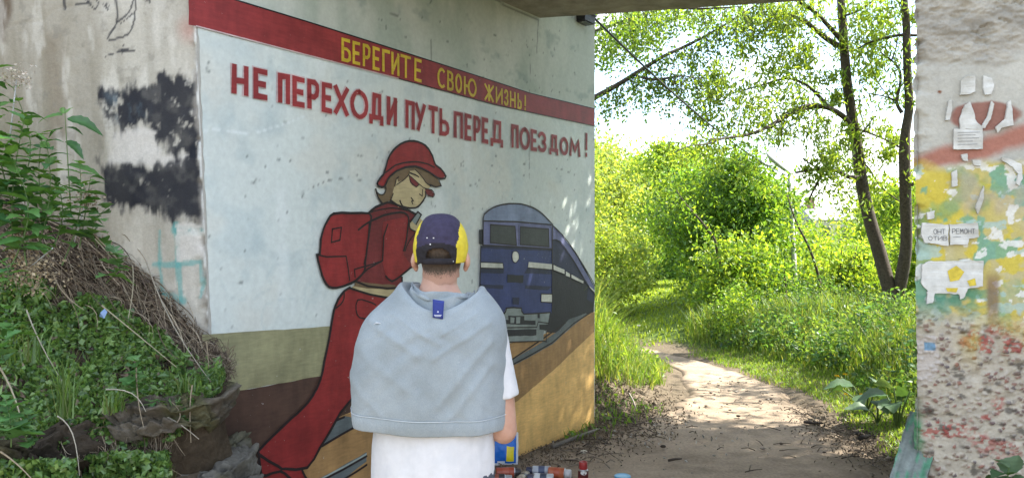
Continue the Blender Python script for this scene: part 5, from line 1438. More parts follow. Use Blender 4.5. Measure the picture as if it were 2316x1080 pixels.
# unseen tree, added: its crown is shaped to shade the painted wall and path
root = empty('added_shade_tree', (4.7, 6.7, tz(4.7, 6.7)), 'added unseen tree behind the pier, its crown shaped to shade the painted wall', 'tree')
rr = random.Random(447); r = np.random.default_rng(447); mb = MB()
mb.tube([(4.7, 6.7, tz(4.7, 6.7) - .3), (4.65, 6.7, 2.2), (4.5, 6.65, 4.0), (4.3, 6.6, 5.6)], [.14, .12, .10, .05], 10)
cl = []
for k in range(170):
    v = r.normal(size=3); v /= np.linalg.norm(v); v *= r.uniform(.25, 1) ** .5
    e = np.array([4.3, 6.55, 5.55]) + v * np.array([2.9, 1.25, 1.30])
    if 4.3 < e[0] < 5.7 and e[1] > 6.3 and rr.random() < .75: continue
    cl.append(e)
    if k < 26:
        lp = limb_pts((4.5, 6.65, 4.0 + 1.2 * rr.random()), tuple(e), .15, rr, 6); mb.tube([tuple(p) for p in lp], [.04, .033, .027, .02, .013, .006], 5, cap=False)
mb.build('trunk', M_BARK, root)
cl = np.array(cl); q = cl[r.integers(0, len(cl), 34000)] + r.normal(size=(34000, 3)) * .27
q = q[q[:, 2] > 4.02]
mb = MB(); leaves(mb, q, .11, palette(len(q), YG + DG, r, .2), aim=(0, 0, -.3), spread=.8, ratio=.55, rng=r); mb.build('crown', M_LEAF, root, smooth=False)
# distant wood: one mass
r = np.random.default_rng(451); mb = MB(); n = 26000
x = r.uniform(-6, 62, n); yb = 58 + 10 * fbm(x * .1, x * 0, 452); hgt = 1.8 + 3.4 * fbm(x * .11, x * 0 + 3, 453) + 2.6 * vnoise(x * .35, x * 0 + 1, 454) - 1.6 * sstep(12, 22, x) * sstep(40, 26, x)
z = hgt * np.sqrt(r.uniform(0, 1, n)) + terrain(x, yb) - .3
q = np.stack([x, yb + r.normal(0, 1.2, n), z], -1)
leaves(mb, q, .50, palette(n, [(0.16, .23, .075), (.12, .18, .065), (.20, .26, .095)], r, .2), spread=1, ratio=.8, rng=r)
mb.build('distant_wood', M_LEAF, None, smooth=False, kind='stuff')

# the big forked tree on the right
TY_ = 10.7
fb = at(2024, 735, TY_)
root = empty('forked_tree', (fb[0], TY_, tz(fb[0], TY_)), 'dark forked tree with two leaning trunks right of the path', 'tree')
mb = MB()
def trunkline(pts, w, Y0=TY_):
    p = [tuple(at(x, y, Y0 + dy)) for x, y, dy in pts]
    c = catmull(p, 5); n = len(c)
    rad = np.interp(np.linspace(0, 1, n), np.linspace(0, 1, len(w)), [v * .5 / F * Y0 for v in w])
    return c, rad
gz = tz(fb[0], TY_); gy_ = CY + (EYE - gz) / TY_ * F
c, rad = trunkline([(2027, gy_ + 40, 0), (2024, 728, 0), (2021, 690, 0), (2010, 650, .02), (1990, 575, .1), (1968, 500, .15), (1950, 420, .2), (1938, 330, .25), (1925, 250, .3), (1915, 180, .3), (1908, 90, .35), (1902, 0, .4), (1896, -120, .5), (1880, -300, .6)], [46, 38, 36, 30, 30, 28, 27, 25, 23, 22, 20, 18, 14, 8]); mb.tube(c, list(rad), 12)
c, rad = trunkline([(2026, 700, .02), (2032, 660, -.02), (2044, 600, -.1), (2050, 540, -.15), (2048, 450, -.2), (2046, 350, -.2), (2048, 300, -.2), (2056, 240, -.2), (2052, 150, -.2), (2050, 60, -.2), (2045, 0, -.2), (2040, -140, -.2), (2050, -300, -.2)], [30, 28, 26, 24, 24, 24, 20, 18, 17, 16, 15, 12, 7]); mb.tube(c, list(rad), 12)
mb.build('trunk', M_BARK, root)
BR = [([(1925, 285, .25), (1905, 262, .2), (1870, 243, .0), (1830, 243, -.2), (1780, 262, -.5), (1735, 288, -.8), (1690, 305, -1.0), (1640, 312, -1.2), (1600, 315, -1.4)], [14, 13, 11, 10, 9, 8, 6, 4, 2]),
      ([(1872, 240, .0), (1850, 215, .1), (1820, 190, .1), (1780, 178, .1), (1730, 190, .1), (1680, 205, 0), (1640, 215, 0)], [9, 8, 6, 5, 4, 3, 2]),
      ([(1880, 246, .0), (1840, 236, -.2), (1790, 250, -.4), (1760, 265, -.4)], [8, 7, 5, 2]),
      ([(1912, 110, .3), (1880, 95, .2), (1845, 68, 0), (1820, 48, -.1), (1790, 36, -.2), (1765, 30, -.2), (1740, 45, -.3)], [14, 13, 11, 9, 7, 5, 3]),
      ([(1905, 95, .3), (1870, 55, .2), (1840, 25, .1), (1800, 0, 0), (1760, -20, 0)], [12, 10, 9, 8, 6]),
      ([(1765, 30, -.2), (1748, 45, -.3), (1735, 62, -.4)], [5, 4, 2]), ([(1790, 38, -.2), (1776, 60, -.3), (1768, 75, -.3)], [5, 4, 2]),
      ([(1955, 400, .2), (1920, 400, .0), (1890, 386, -.1), (1850, 382, -.3), (1800, 390, -.5)], [12, 10, 8, 7, 5]),
      ([(1865, 388, -.2), (1840, 375, -.3), (1815, 358, -.4)], [5, 4, 2]), ([(1862, 390, -.2), (1845, 420, -.2), (1830, 450, -.2)], [6, 5, 4]),
      ([(2046, 78, -.2), (2010, 84, -.1), (1970, 95, 0), (1940, 110, .2)], [7, 6, 5, 3]), ([(2054, 80, -.2), (2080, 80, -.2), (2130, 78, -.2)], [7, 6, 5]),
      ([(2040, 255, -.2), (2028, 230, -.2), (2036, 190, -.2), (2035, 160, -.2), (2018, 138, -.2), (1990, 118, -.2)], [9, 7, 6, 5, 4, 2]), ([(2017, 135, -.2), (2026, 110, -.1), (2030, 85, -.1)], [4, 3, 2]),
      ([(2028, 228, -.2), (2000, 218, -.2), (1960, 210, -.2)], [4, 3, 2]), ([(2032, 240, -.2), (1995, 200, -.1), (1970, 150, 0), (1975, 105, 0)], [3, 2.5, 2, 2]),
      ([(1936, 290, .2), (1965, 300, .1), (2000, 315, -.1), (2040, 335, -.2)], [5, 5, 4, 4]), ([(1945, 305, .2), (1962, 285, .1), (1975, 265, 0)], [5, 4, 2]), ([(1955, 290, .2), (1945, 240, .2), (1946, 170, .2)], [3, 2.5, 1.5]),
      ([(1745, 290, -.7), (1765, 270, -.6), (1768, 310, -.6), (1755, 345, -.5)], [4, 4, 3, 2]),
      ([(1940, 360, .3), (1965, 380, .5), (1990, 420, .8), (2040, 460, .9)], [5, 4, 4, 3]),
      ([(2062, 420, -.3), (2072, 405, -.3), (2090, 385, -.3)], [6, 5, 3]),
      ([(2015, 720, .0), (1985, 712, -.2), (1960, 708, -.4), (1945, 712, -.5)], [14, 11, 9, 6]), ([(2035, 732, -.1), (2060, 738, -.3), (2090, 760, -.5)], [12, 10, 8]),
      ([(1898, 40, .3), (1950, 20, .3), (2000, -20, .3)], [6, 5, 3]), ([(1640, 312, -1.2), (1600, 325, -1.4), (1560, 330, -1.6), (1525, 345, -1.7)], [4, 3, 2, 1.5]), ([(1610, 318, -1.3), (1590, 330, -1.3), (1583, 355, -1.3)], [3, 2, 1.5])]
leafc = []
for pts, w in BR:
    mb = MB(); c, rad = trunkline(pts, w); mb.tube(c, list(np.maximum(rad, .004)), 7, cap=True); mb.build('branch', M_BARK, root)
    leafc += [p for p in c[len(c) // 4:]]
EXTRA = [(1912, 130, 26, .3), (1918, 165, 22, .3), (1935, 170, 30, .2), (1922, 232, 14, .3), (1945, 330, 16, .2), (1948, 365, 24, .2), (1950, 400, 28, .2), (2054, 235, 14, -.2), (2050, 40, 18, -.2), (1760, 70, 50, -.2), (1700, 90, 40, -.2), (1790, 130, 40, 0), (1730, 160, 45, 0), (1830, 120, 35, 0), (1690, 40, 45, 0), (1780, 15, 50, 0), (1860, 20, 40, .2), (1960, 40, 45, .3), (1985, 75, 35, .2), (1960, 90, 40, .2), (2010, 25, 35, 0), (1700, 230, 55, -.4), (1640, 250, 50, -.6), (1760, 220, 40, -.2), (1800, 300, 45, -.5), (1840, 330, 40, -.4), (1690, 340, 60, -.7), (1870, 300, 24, 0), (1900, 330, 26, 0), (1880, 400, 30, -.2), (1920, 440, 30, 0), (1980, 395, 40, .4), (2010, 340, 24, .3), (2025, 300, 22, .2), (1985, 150, 20, .2), (1890, 215, 20, .2), (1870, 180, 24, .2), (1620, 180, 45, -.4), (1600, 235, 40, -.6), (2065, 30, 22, -.2), (2066, 130, 12, -.2), (2070, 330, 20, .4), (2062, 400, 20, .5)]
r = np.random.default_rng(461)
cl = []
for p in leafc: cl.append((np.array(p) + np.array([0, 0, -.04]), .10))
q = []
for p, sp_ in cl:
    m = r.integers(5, 16); q.append(p + r.normal(size=(m, 3)) * sp_ * np.array([1.2, 1.3, 1.0]))
for px, py, rad_, dy in EXTRA:
    m = int(rad_ * (2.2 if (1900 < px < 1960 or px > 2040) and rad_ <= 30 else 5.6)); sc = rad_ / F * TY_
    for _ in range(3):
        c0 = at(px, py, TY_ + dy) + r.normal(size=3) * np.array([.6, .8, .5]) * sc
        q.append(c0 + r.normal(size=(m // 2, 3)) * np.array([.42, .6, .42]) * sc)
q = np.concatenate(q)
sx_, sz_ = q[:, 0] / q[:, 1], (q[:, 2] - EYE) / q[:, 1]
q = q[~((sx_ > .330) & (sx_ < .382) & (sz_ > .070) & (sz_ < .122))]      # the gap where the street lamp shows
mb = MB(); leaves(mb, q, .090, palette(len(q), [(0.18, .28, .05), (.22, .32, .06), (.13, .22, .04), (.25, .33, .075)], r, .2), aim=(0, 0, -.7), spread=.6, ratio=.30, rng=r)
mb.build('crown', M_LEAF, root, smooth=False)

# birch behind the painted wall, its limbs reaching over the gap
BY = 10.2
bbx = at(1150, 500, BY)[0] 
root = empty('birch_tree', (bbx, BY, tz(bbx, BY)), 'birch rooted behind the painted wall, its drooping limbs reaching across the sky', 'tree')
mb = MB(); mb.tube([(bbx, BY, tz(bbx, BY) - .3), (bbx + .05, BY, 2.2), (bbx - .05, BY + .1, 4.2), (bbx + .1, BY + .1, 6.5), (bbx, BY, 8.5)], [.16, .13, .11, .07, .03], 12)
mb.build('trunk', plain('birch_bark', (.42, .40, .36), .8, .3, 12, .3, dark=(.05, .045, .04)), root)
BB = [([(1160, 330, 0), (1250, 275, 0), (1343, 222, -.1), (1400, 190, -.1), (1445, 162, -.1), (1500, 128, -.1), (1560, 100, 0), (1620, 68, 0), (1680, 30, .1), (1730, 0, .1)], [20, 17, 13, 11, 10, 8, 7, 6, 4, 2]),
      ([(1150, 170, 0), (1250, 110, .2), (1343, 72, .3), (1400, 52, .3), (1460, 32, .3), (1520, 14, .4), (1590, -5, .4)], [18, 13, 9, 8, 7, 5, 2]),
      ([(1440, 172, -.1), (1480, 180, -.2), (1520, 175, -.3), (1548, 172, -.3), (1588, 180, -.3)], [6, 6, 5, 3, 1.5]),
      ([(1150, 60, 0), (1300, 20, -.3), (1420, 10, -.4), (1560, 20, -.4), (1680, 15, -.4)], [16, 10, 8, 5, 2]), ([(1400, 52, .3), (1440, 20, .3), (1430, -30, .3)], [4, 3, 2])]
q = []; r = np.random.default_rng(471); tw = MB()
for pts, w in BB:
    mb = MB(); c, rad = trunkline(pts, w, BY); mb.tube(c, list(np.maximum(rad, .004)), 7); mb.build('branch', M_BARK, root)
    for k in range(len(c) // 6, len(c)):
        for _ in range(r.integers(3, 6)):
            p = np.array(c[k]) + r.normal(0, .03, 3); L = r.uniform(.12, .62)
            d = np.array([r.normal(0, .25), r.normal(0, .35), -1 + r.uniform(0, .9) * (r.random() < .4)]); d /= np.linalg.norm(d)
            st = [p + d * L * t + np.array([.10 * t * t, 0, -.05 * t * t]) for t in np.linspace(0, 1, 5)]
            tw.tube([tuple(s_) for s_ in st], [.0035, .003, .0025, .002, .0015], 4, cap=False)
            for s_ in np.linspace(.15, 1, int(L * 34)):
                q.append(p + d * L * s_ + r.normal(0, .028, 3))
tw.build('twig', M_BARK, root, kind='stuff')
for px, py, rad_ in ((1400, 90, 55), (1380, 140, 40), (1470, 80, 60), (1560, 50, 60), (1640, 45, 45), (1600, 20, 60), (1500, 30, 60), (1420, 60, 60), (1370, 110, 35), (1440, 120, 40)):
    c0 = at(px, py, BY); m = int(rad_ * 5); q += list(c0 + r.normal(size=(m, 3)) * np.array([.5, .7, .42]) * rad_ / F * BY)
q = np.array(q)
mb = MB(); leaves(mb, q, .052, palette(len(q), [(.16, .28, .05), (.20, .32, .06), (.25, .36, .08), (.12, .22, .045)], r, .2), aim=(0, 0, -.8), spread=.7, ratio=.68, rng=r)
mb.build('crown', M_LEAF, root, smooth=False)

# leaning dark saplings in the thicket
for k, (pts, Y, lb_) in enumerate((([(1700, 760, 0), (1688, 700, 0), (1660, 640, .1), (1625, 585, .2), (1618, 545, .2), (1590, 505, .3), (1550, 460, .4), (1530, 430, .5)], 12.2, 'thin dark stem leaning left across the thicket'), ([(1862, 800, 0), (1862, 700, 0), (1850, 620, .1), (1830, 560, .1), (1800, 500, .2), (1780, 440, .3)], 12.4, 'thin dark curved stem beside the street lamp'), ([(1762, 820, 0), (1772, 740, 0), (1778, 680, .1), (1774, 610, .2)], 12.0, 'short dark upright stem in the undergrowth'))):
    c, rad = trunkline([(x, y, d) for x, y, d in pts], [9, 7, 5, 2.5], Y)
    r = np.random.default_rng(480 + k)
    root = empty('sapling', tuple(c[0]), lb_, 'sapling', 'bare saplings in the thicket')
    mb = MB(); mb.tube(c, list(rad), 6); mb.build('stem', M_BARK, root)
    q = np.concatenate([np.array(p) + r.normal(size=(14, 3)) * .14 for p in c[len(c) // 3:]])
    mb = MB(); leaves(mb, q, .07, palette(len(q), YG + DG, r), spread=.8, ratio=.5, rng=r); mb.build('foliage', M_LEAF, root, smooth=False)

# ------------------------------------------------------------------ grass and herbs
def field(n, x0, x1, y0, y1, seed, cond):
    r = np.random.default_rng(seed)
    x, y = r.uniform(x0, x1, n), r.uniform(y0, y1, n)
    k = cond(x, y); x, y = x[k], y[k]
    return np.stack([x, y, terrain(x, y) - .01], -1), r
GLUSH = [(0.145, 0.255, 0.045), (0.19, 0.30, 0.06), (0.115, 0.21, 0.04), (0.235, 0.32, 0.085), (.27, .30, .12)]
GSUN = [(0.23, 0.33, 0.05), (0.27, 0.36, 0.06), (0.19, 0.28, 0.05)]
mb = MB()      # tall verge grass left of the path
def vcond(x, y):
    dl = path_left(y) - x
    e = dl - .22 + .5 * (fbm(x * 2.2, y * 2.2, 501) - .5)
    lim = np.where(y < 7.7, .70 - .6 * sstep(6.9, 7.7, y), .02)
    return (e > lim) & (x > -.3 + .25 * (y - 6.5)) & (y > 6.55)
p, r = field(30000, .2, 3.6, 6.5, 11.5, 502, vcond)
hh = (.20 + .50 * sstep(.15, 1.3, path_left(p[:, 1]) - p[:, 0])) * (.7 + .6 * fbm(p[:, 0] * 1.7, p[:, 1] * 1.7, 503)) * (1 - .35 * sstep(8.2, 9.6, p[:, 1]))
blades(mb, p, hh * r.uniform(.45, 1.35, len(p)), palette(len(p), GLUSH, r, .25), .75, .0042, r)
k = r.random(len(p)) < .16
leaves(mb, p[k] + np.stack([0 * hh[k], 0 * hh[k], hh[k] * r.uniform(.3, .95, k.sum())], -1) + r.normal(size=(k.sum(), 3)) * .05, .055, palette(k.sum(), GLUSH[:3], r), spread=.8, ratio=.5, rng=r)
mb.build('verge_grass', M_LEAF, None, smooth=False, kind='stuff')
mb = MB()      # meadow
p, r = field(60000, .5, 9, 11.2, 34, 505, lambda x, y: (np.abs(x / y - .205) < .10))
blades(mb, p, .05 + .06 * fbm(p[:, 0], p[:, 1], 506), palette(len(p), GSUN, r, .12), .5, .013, r)
mb.build('meadow_grass', M_LEAF, None, smooth=False, kind='stuff')
mb = MB()      # short turf and tall grass right of the path
p, r = field(26000, 1.9, 5.6, 4.2, 11.8, 507, lambda x, y: (x - path_right(y) + .35 * (fbm(x * 2.5, y * 2.5, 508) - .5) > .02) & ((x - R1[0]) * NRM[0] + (y - R1[1]) * NRM[1] < 1.2 + 9 * (y > 6.6)) & ((y < 10) | (x / y > .235)))
d_ = p[:, 0] - path_right(p[:, 1])
blades(mb, p, .06 + .34 * sstep(.55, 1.2, d_) * (.4 + fbm(p[:, 0] * 2, p[:, 1] * 2, 509)), palette(len(p), GLUSH, r, .2), .5, .0055, r)
mb.build('verge_grass', M_LEAF, None, smooth=False, kind='stuff')
mb = MB()      # bright low turf along the path's right edge
p, r = field(30000, 1.9, 4.6, 4.6, 10.5, 521, lambda x, y: (x - path_right(y) + .30 * (fbm(x * 2.5, y * 2.5, 508) - .5) > .10) & (x - path_right(y) < .95) & (x / y > .25) & ((x - R1[0]) * NRM[0] + (y - R1[1]) * NRM[1] < 1.15 + 9 * (y > 6.3)))
blades(mb, p, .055, palette(len(p), [(.19, .31, .05), (.23, .35, .06), (.15, .26, .045)], r, .2), .7, .0045, r)
mb.build('turf', M_LEAF, None, smooth=False, kind='stuff')
mb = MB()      # leafy undergrowth right of the path and at the thicket's foot
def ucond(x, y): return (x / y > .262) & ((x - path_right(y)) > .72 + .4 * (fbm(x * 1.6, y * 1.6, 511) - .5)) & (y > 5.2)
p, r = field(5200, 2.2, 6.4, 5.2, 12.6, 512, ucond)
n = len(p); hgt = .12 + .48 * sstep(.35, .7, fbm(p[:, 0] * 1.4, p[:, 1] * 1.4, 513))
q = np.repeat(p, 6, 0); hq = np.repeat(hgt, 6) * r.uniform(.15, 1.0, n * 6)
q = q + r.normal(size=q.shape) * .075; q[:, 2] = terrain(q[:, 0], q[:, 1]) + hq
leaves(mb, q, .062, palette(len(q), [(0.08, 0.17, .055), (.10, .20, .06), (.15, .25, .075), (.06, .13, .05), (.18, .26, .10)], r, .2), aim=(0, -.3, .1), spread=.8, ratio=.55, rng=r)  # bluish herb greens, darkened in the palette to stand for shade right of path
p, r = field(6000, .6, 3.6, 9.6, 13.2, 514, lambda x, y: (y > 10.1 + .55 * np.abs(x - 2.0)) & (x / y > .275))
n = len(p); q = np.repeat(p, 5, 0) + r.normal(size=(n * 5, 3)) * .07; q[:, 2] = terrain(q[:, 0], q[:, 1]) + r.uniform(.05, .6, n * 5)
leaves(mb, q, .065, palette(len(q), YG + DG, r, .2), aim=(0, -.3, .1), spread=.8, ratio=.5, rng=r)
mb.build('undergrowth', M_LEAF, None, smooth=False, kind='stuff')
# sparse weeds in the litter left of the path mouth
mb = MB()
r = np.random.default_rng(516)
for px, py, Y, rad_ in ((1350, 880, 6.9, .10), (1365, 850, 7.1, .12), (1390, 925, 6.7, .12), (1420, 900, 6.9, .10), (1345, 930, 6.6, .07), (1330, 985, 6.2, .09), (1400, 960, 6.5, .12), (1450, 890, 7.0, .10), (1300, 1000, 6.0, .06)):
    c0 = at(px, py, Y); m = 24
    b = c0 + r.normal(size=(m, 3)) * np.array([rad_, rad_, 0]); b[:, 2] = terrain(b[:, 0], b[:, 1])
    blades(mb, b, .10, palette(m, GLUSH, r), .8, .005, r); leaves(mb, b[:16] + np.array([0, 0, .04]), .04, palette(16, DG, r), spread=.8, ratio=.6, rng=r)
mb.build('weeds', M_LEAF, None, smooth=False, kind='stuff')

# taller nettles standing out of the undergrowth
VN = (('behind the dandelions', 1905, 800, 8.6, .40), ('left of the broad burdock leaves', 1850, 800, 8.9, .40), ('under the fork of the dark tree', 2010, 790, 8.4, .46), ('before the leaning low limb of the forked tree', 1960, 770, 9.2, .48), ('where the mown edge meets the bushes', 1790, 790, 9.6, .42),
      ('at the bend of the path on its right', 1720, 790, 10.2, .42), ('against the pier edge above the burdock', 2058, 800, 7.6, .55), ('below the street lamp pole', 1800, 760, 10.8, .50), ('between the bend and the lamp', 1755, 770, 10.6, .46), ('midway between lamp and forked trunk', 1880, 760, 10.0, .50))
for k, (w_, px, py, Y, hh_) in enumerate(VN):
    b = at(px, py, Y); z0 = tz(b[0], Y)
    leafy_plant('nettle', (b[0], Y, z0), (b[0] + .06 * math.sin(k * 2.1), Y + .04, z0 + hh_), 16, .125, NETTLE, 'tall leafy nettle ' + w_, 'nettle', 'nettles right of the path', 700 + k, .005)
# burdocks by the pier
BURD = [leaf_mesh('leaf', 1, .82, 0, 40 + k, c, dr, .07) for k, (c, dr) in enumerate((((.070, .130, .060), .35), ((.050, .105, .045), .5), ((.09, .150, .078), .2)))]
for k, (px, py, Y, lf) in enumerate(((1960, 930, 6.9, ((1930, 872, .25, 1.3), (1965, 880, .22, -1.2), (1990, 868, .22, -.3), (1948, 892, .18, 2.6), (1905, 880, .16, 1.7))), (2030, 960, 6.3, ((2005, 892, .22, 1.3), (2040, 898, .22, -1.1), (2018, 912, .19, 2.7), (2058, 884, .19, -.2), (2022, 876, .18, .5))), (1985, 950, 6.5, ((1965, 925, .20, 1.4), (2000, 930, .2, -1.3), (1985, 905, .2, 3.0))))):
    b = at(px, py, Y); b[2] = tz(b[0], Y)
    root = empty('burdock', tuple(b), ('burdock with broad grey green leaves over the grassy path edge', 'burdock with wide drooping leaves against the pier edge', 'young burdock low in the grass between the larger ones')[k], 'burdock', 'burdocks beside the pier')
    for j, (lx, ly, s_, rz) in enumerate(lf):
        tp = Vector(at(lx, ly, Y - .05 * j))
        mb = MB(); mb.tube([tuple(b), tuple((Vector(b) + tp) * .5 + Vector((0, 0, .03))), tuple(tp)], [.009, .007, .005], 6); mb.build('leaf_stalk', M_STEM, root)
        o = bpy.data.objects.new('leaf', BURD[(j + k) % 3]); link(o); o.parent = root; o.location = tp - Vector(b); o.scale = (s_,) * 3; o.rotation_euler = (.15 - .3 * (j % 2), .2 * (j - 1), rz)
# broad leaf at the very bottom right corner in front of the pier
leafy_plant('burdock', at(2275, 1190, 2.45), at(2282, 1056, 2.45), 9, .11, BURD, 'round green leaves at the lower right corner before the pier', 'burdock', None, 555, .004)
# dandelions
def dandelion(px, py, Y, label, col=(.62, .42, .02)):
    t = at(px, py, Y); b = np.array([t[0], Y, tz(t[0], Y)])
    root = empty('dandelion', tuple(b), label, 'dandelion', 'dandelions in the verge')
    mb = MB(); mb.tube([tuple(b), tuple(t)], [.003, .0025], 5); mb.build('stem', M_STEM, root)
    r = np.random.default_rng(int(px)); mb = MB(); a = r.uniform(0, 6.28, 46); rr_ = r.uniform(0, .02, 46)
    leaves(mb, np.stack([t[0] + np.cos(a) * rr_, t[1] + np.sin(a) * rr_, t[2] + .012 - rr_ * .2], -1), .020, palette(46, [col], r, .1), aim=(0, 0, .6), spread=.8, ratio=.4, rng=r)
    mb.build('flower', leaf_mat('petal', .2, .02, (1, 1, 1)), root, smooth=False)
for px, py, Y, lb_ in ((1893, 851, 7.6, 'yellow dandelion leftmost in front of the burdock leaves'), (1911, 847, 7.6, 'yellow dandelion just left of the big burdock leaf'), (1914, 892, 7.2, 'yellow dandelion low on the mown edge'), (1948, 893, 7.1, 'small yellow dandelion nearest the second burdock')):
    dandelion(px, py, Y, lb_)
dandelion(1445, 737, 9.6, 'round white seed head above the tall grass', (.75, .75, .72))
# ------------------------------------------------------------------ the person
PCX, PCY = -0.244, 2.50
man = empty('person', (PCX, PCY, 0), 'person seen from behind in a navy and yellow cap, grey sweatshirt draped over the shoulders', 'person')
def Q(x, y, z): return (PCX + x, PCY + y, z)
M_SKIN, N, L, b = new_mat('skin')
f = noise_node(N, L, 30, 4); L.new(ramp(N, L, f, .3, .7, (.44, .245, .175, 1), (.52, .31, .225, 1)), b.inputs['Base Color'])
b.inputs['Roughness'].default_value = .5; b.inputs['Subsurface Weight'].default_value = .12; b.inputs['Subsurface Radius'].default_value = (.012, .005, .003); b.inputs['Subsurface Scale'].default_value = 1
bump(N, L, b, noise_node(N, L, 320, 4), .12, .001)

def loft(mb, rings, n=24, caps=True):
    """rings: (centre, half width vec, half depth vec)"""
    P = []
    for c, u, v in rings:
        c, u, v = Vector(c), Vector(u), Vector(v)
        P.append([tuple(c + u * math.cos(2 * math.pi * k / n) + v * math.sin(2 * math.pi * k / n)) for k in range(n)])
    P = np.array(P); r_ = len(rings)
    fc = [(i * n + k, i * n + (k + 1) % n, (i + 1) * n + (k + 1) % n, (i + 1) * n + k) for i in range(r_ - 1) for k in range(n)]
    if caps: fc += [tuple(range(n - 1, -1, -1)), tuple((r_ - 1) * n + k for k in range(n))]
    mb.add(P.reshape(-1, 3), fc)
def torso(mb, tab, n=28):
    loft(mb, [(Q(x0, y0, z), (rx, 0, 0), (0, ry, 0)) for z, rx, ry, x0, y0 in tab], n)
def limb(mb, pts, rad, n=14):
    c = catmull(pts, 6); rr = np.interp(np.linspace(0, 1, len(c)), np.linspace(0, 1, len(rad)), rad)
    mb.tube([Q(*p) for p in c], list(rr), n)
def ball(mb, c, r3, n=16):
    P = []
    for i in range(n + 1):
        t = math.pi * i / n
        P.append([Q(c[0] + r3[0] * max(math.sin(t), 1e-3) * math.cos(2 * math.pi * k / n), c[1] + r3[1] * max(math.sin(t), 1e-3) * math.sin(2 * math.pi * k / n), c[2] - r3[2] * math.cos(t)) for k in range(n)])
    P = np.array(P).reshape(-1, 3)
    fc = [(i * n + k, i * n + (k + 1) % n, (i + 1) * n + (k + 1) % n, (i + 1) * n + k) for i in range(n) for k in range(n)] + [tuple(range(n - 1, -1, -1)), tuple(n * n + k for k in range(n))]
    mb.add(P, fc)
def fuse(o, voxel, smooth, disp=None):
    """one continuous surface out of the overlapping volumes"""
    m = o.modifiers.new('remesh', 'REMESH'); m.mode = 'VOXEL'; m.voxel_size = voxel; m.use_smooth_shade = True
    m = o.modifiers.new('smooth', 'SMOOTH'); m.factor = .5; m.iterations = smooth
    dg = bpy.context.evaluated_depsgraph_get()
    me = bpy.data.meshes.new_from_object(o.evaluated_get(dg))
    old = o.data; o.modifiers.clear(); o.data = me; me.name = o.name
    if disp is not None:
        n = len(me.vertices); V = np.zeros(n * 3); me.vertices.foreach_get('co', V); V = V.reshape(-1, 3)
        Nn = np.zeros(n * 3); me.vertices.foreach_get('normal', Nn); Nn = Nn.reshape(-1, 3)
        V = V + Nn * disp(V)[:, None]; me.vertices.foreach_set('co', V.ravel()); me.update()
    if not me.materials: me.materials.append(old.materials[0])
    me.polygons.foreach_set('use_smooth', np.ones(len(me.polygons), bool))
    return o
HX = 0.006                                               # head centre, right of the body axis
mb = MB()
torso(mb, [(.80, .15, .105, 0, .0), (.88, .165, .115, 0, 0), (.96, .155, .105, 0, 0), (1.06, .145, .095, 0, 0), (1.16, .155, .10, 0, 0), (1.26, .17, .105, 0, 0), (1.34, .165, .095, 0, .0), (1.39, .12, .075, 0, .005), (1.42, .075, .062, 0, .01), (1.45, .060, .060, 0, .015), (1.50, .056, .060, HX, .02), (1.54, .055, .06, HX, .025)])
# head: skull, face, jaw, nose, ears
ball(mb, (HX, .020, 1.575), (.076, .096, .090), 22); ball(mb, (HX, .045, 1.53), (.066, .072, .085), 20); ball(mb, (HX, .075, 1.475), (.042, .045, .035), 14)
ball(mb, (HX, .118, 1.525), (.011, .02, .022), 10); ball(mb, (HX, .104, 1.478), (.024, .016, .012), 10)
for s_ in (-1, 1):
    for c, r3 in (((.082, .010, 1.545), (.014, .016, .018)), ((.089, .006, 1.526), (.011, .020, .026)), ((.083, .014, 1.503), (.010, .012, .014))):
        ball(mb, (HX + s_ * c[0], c[1], c[2]), r3, 12)
# arms with hands in front of the body
ARM = {}
for s_ in (-1, 1):
    sh, el, wr = (s_ * .160, .020, 1.335), (s_ * .212 + .005, .005, 1.035), (s_ * .085, .225, 1.055)
    if s_ > 0: el = (.217, .0, .970); wr = (.05, .18, .945)
    ARM[s_] = (sh, el, wr)
    limb(mb, [sh, tuple((np.array(sh) + el) / 2 + np.array([s_ * .008, -.004, 0])), el], [.056, .050, .046, .044], 16)
    ball(mb, (el[0], el[1] + .004, el[2] - .004), (.045, .048, .047), 14)
    limb(mb, [el, tuple((np.array(el) * .55 + np.array(wr) * .45) + np.array([s_ * .010, 0, 0])), wr], [.044, .046, .040, .028], 16)
    d = np.array(wr) - el; d = d / np.linalg.norm(d); up = np.array([0, 0, 1.0]); sd = np.cross(d, up); sd /= np.linalg.norm(sd)
    pc_ = np.array(wr) + d * .045
    limb(mb, [wr, tuple(pc_), tuple(pc_ + d * .045)], [.027, .031, .030], 12)
    for k, (o_, ln_) in enumerate(((-.026, .060), (-.009, .072), (.009, .070), (.026, .055))):
        b0_ = pc_ + d * .04 + up * o_; inw = -sd * s_ * 1.0
        limb(mb, [tuple(b0_), tuple(b0_ + d * ln_ * .5 - inw * .004), tuple(b0_ + d * ln_ * .8 + inw * .018), tuple(b0_ + d * ln_ * .75 + inw * .038)], [.0098, .0092, .0085, .0075], 8)
    tb = pc_ - d * .02 + up * .024
    limb(mb, [tuple(tb), tuple(tb + up * .022 + d * .02), tuple(tb + up * .03 + d * .05 - sd * s_ * .012)], [.012, .0105, .0085], 8)
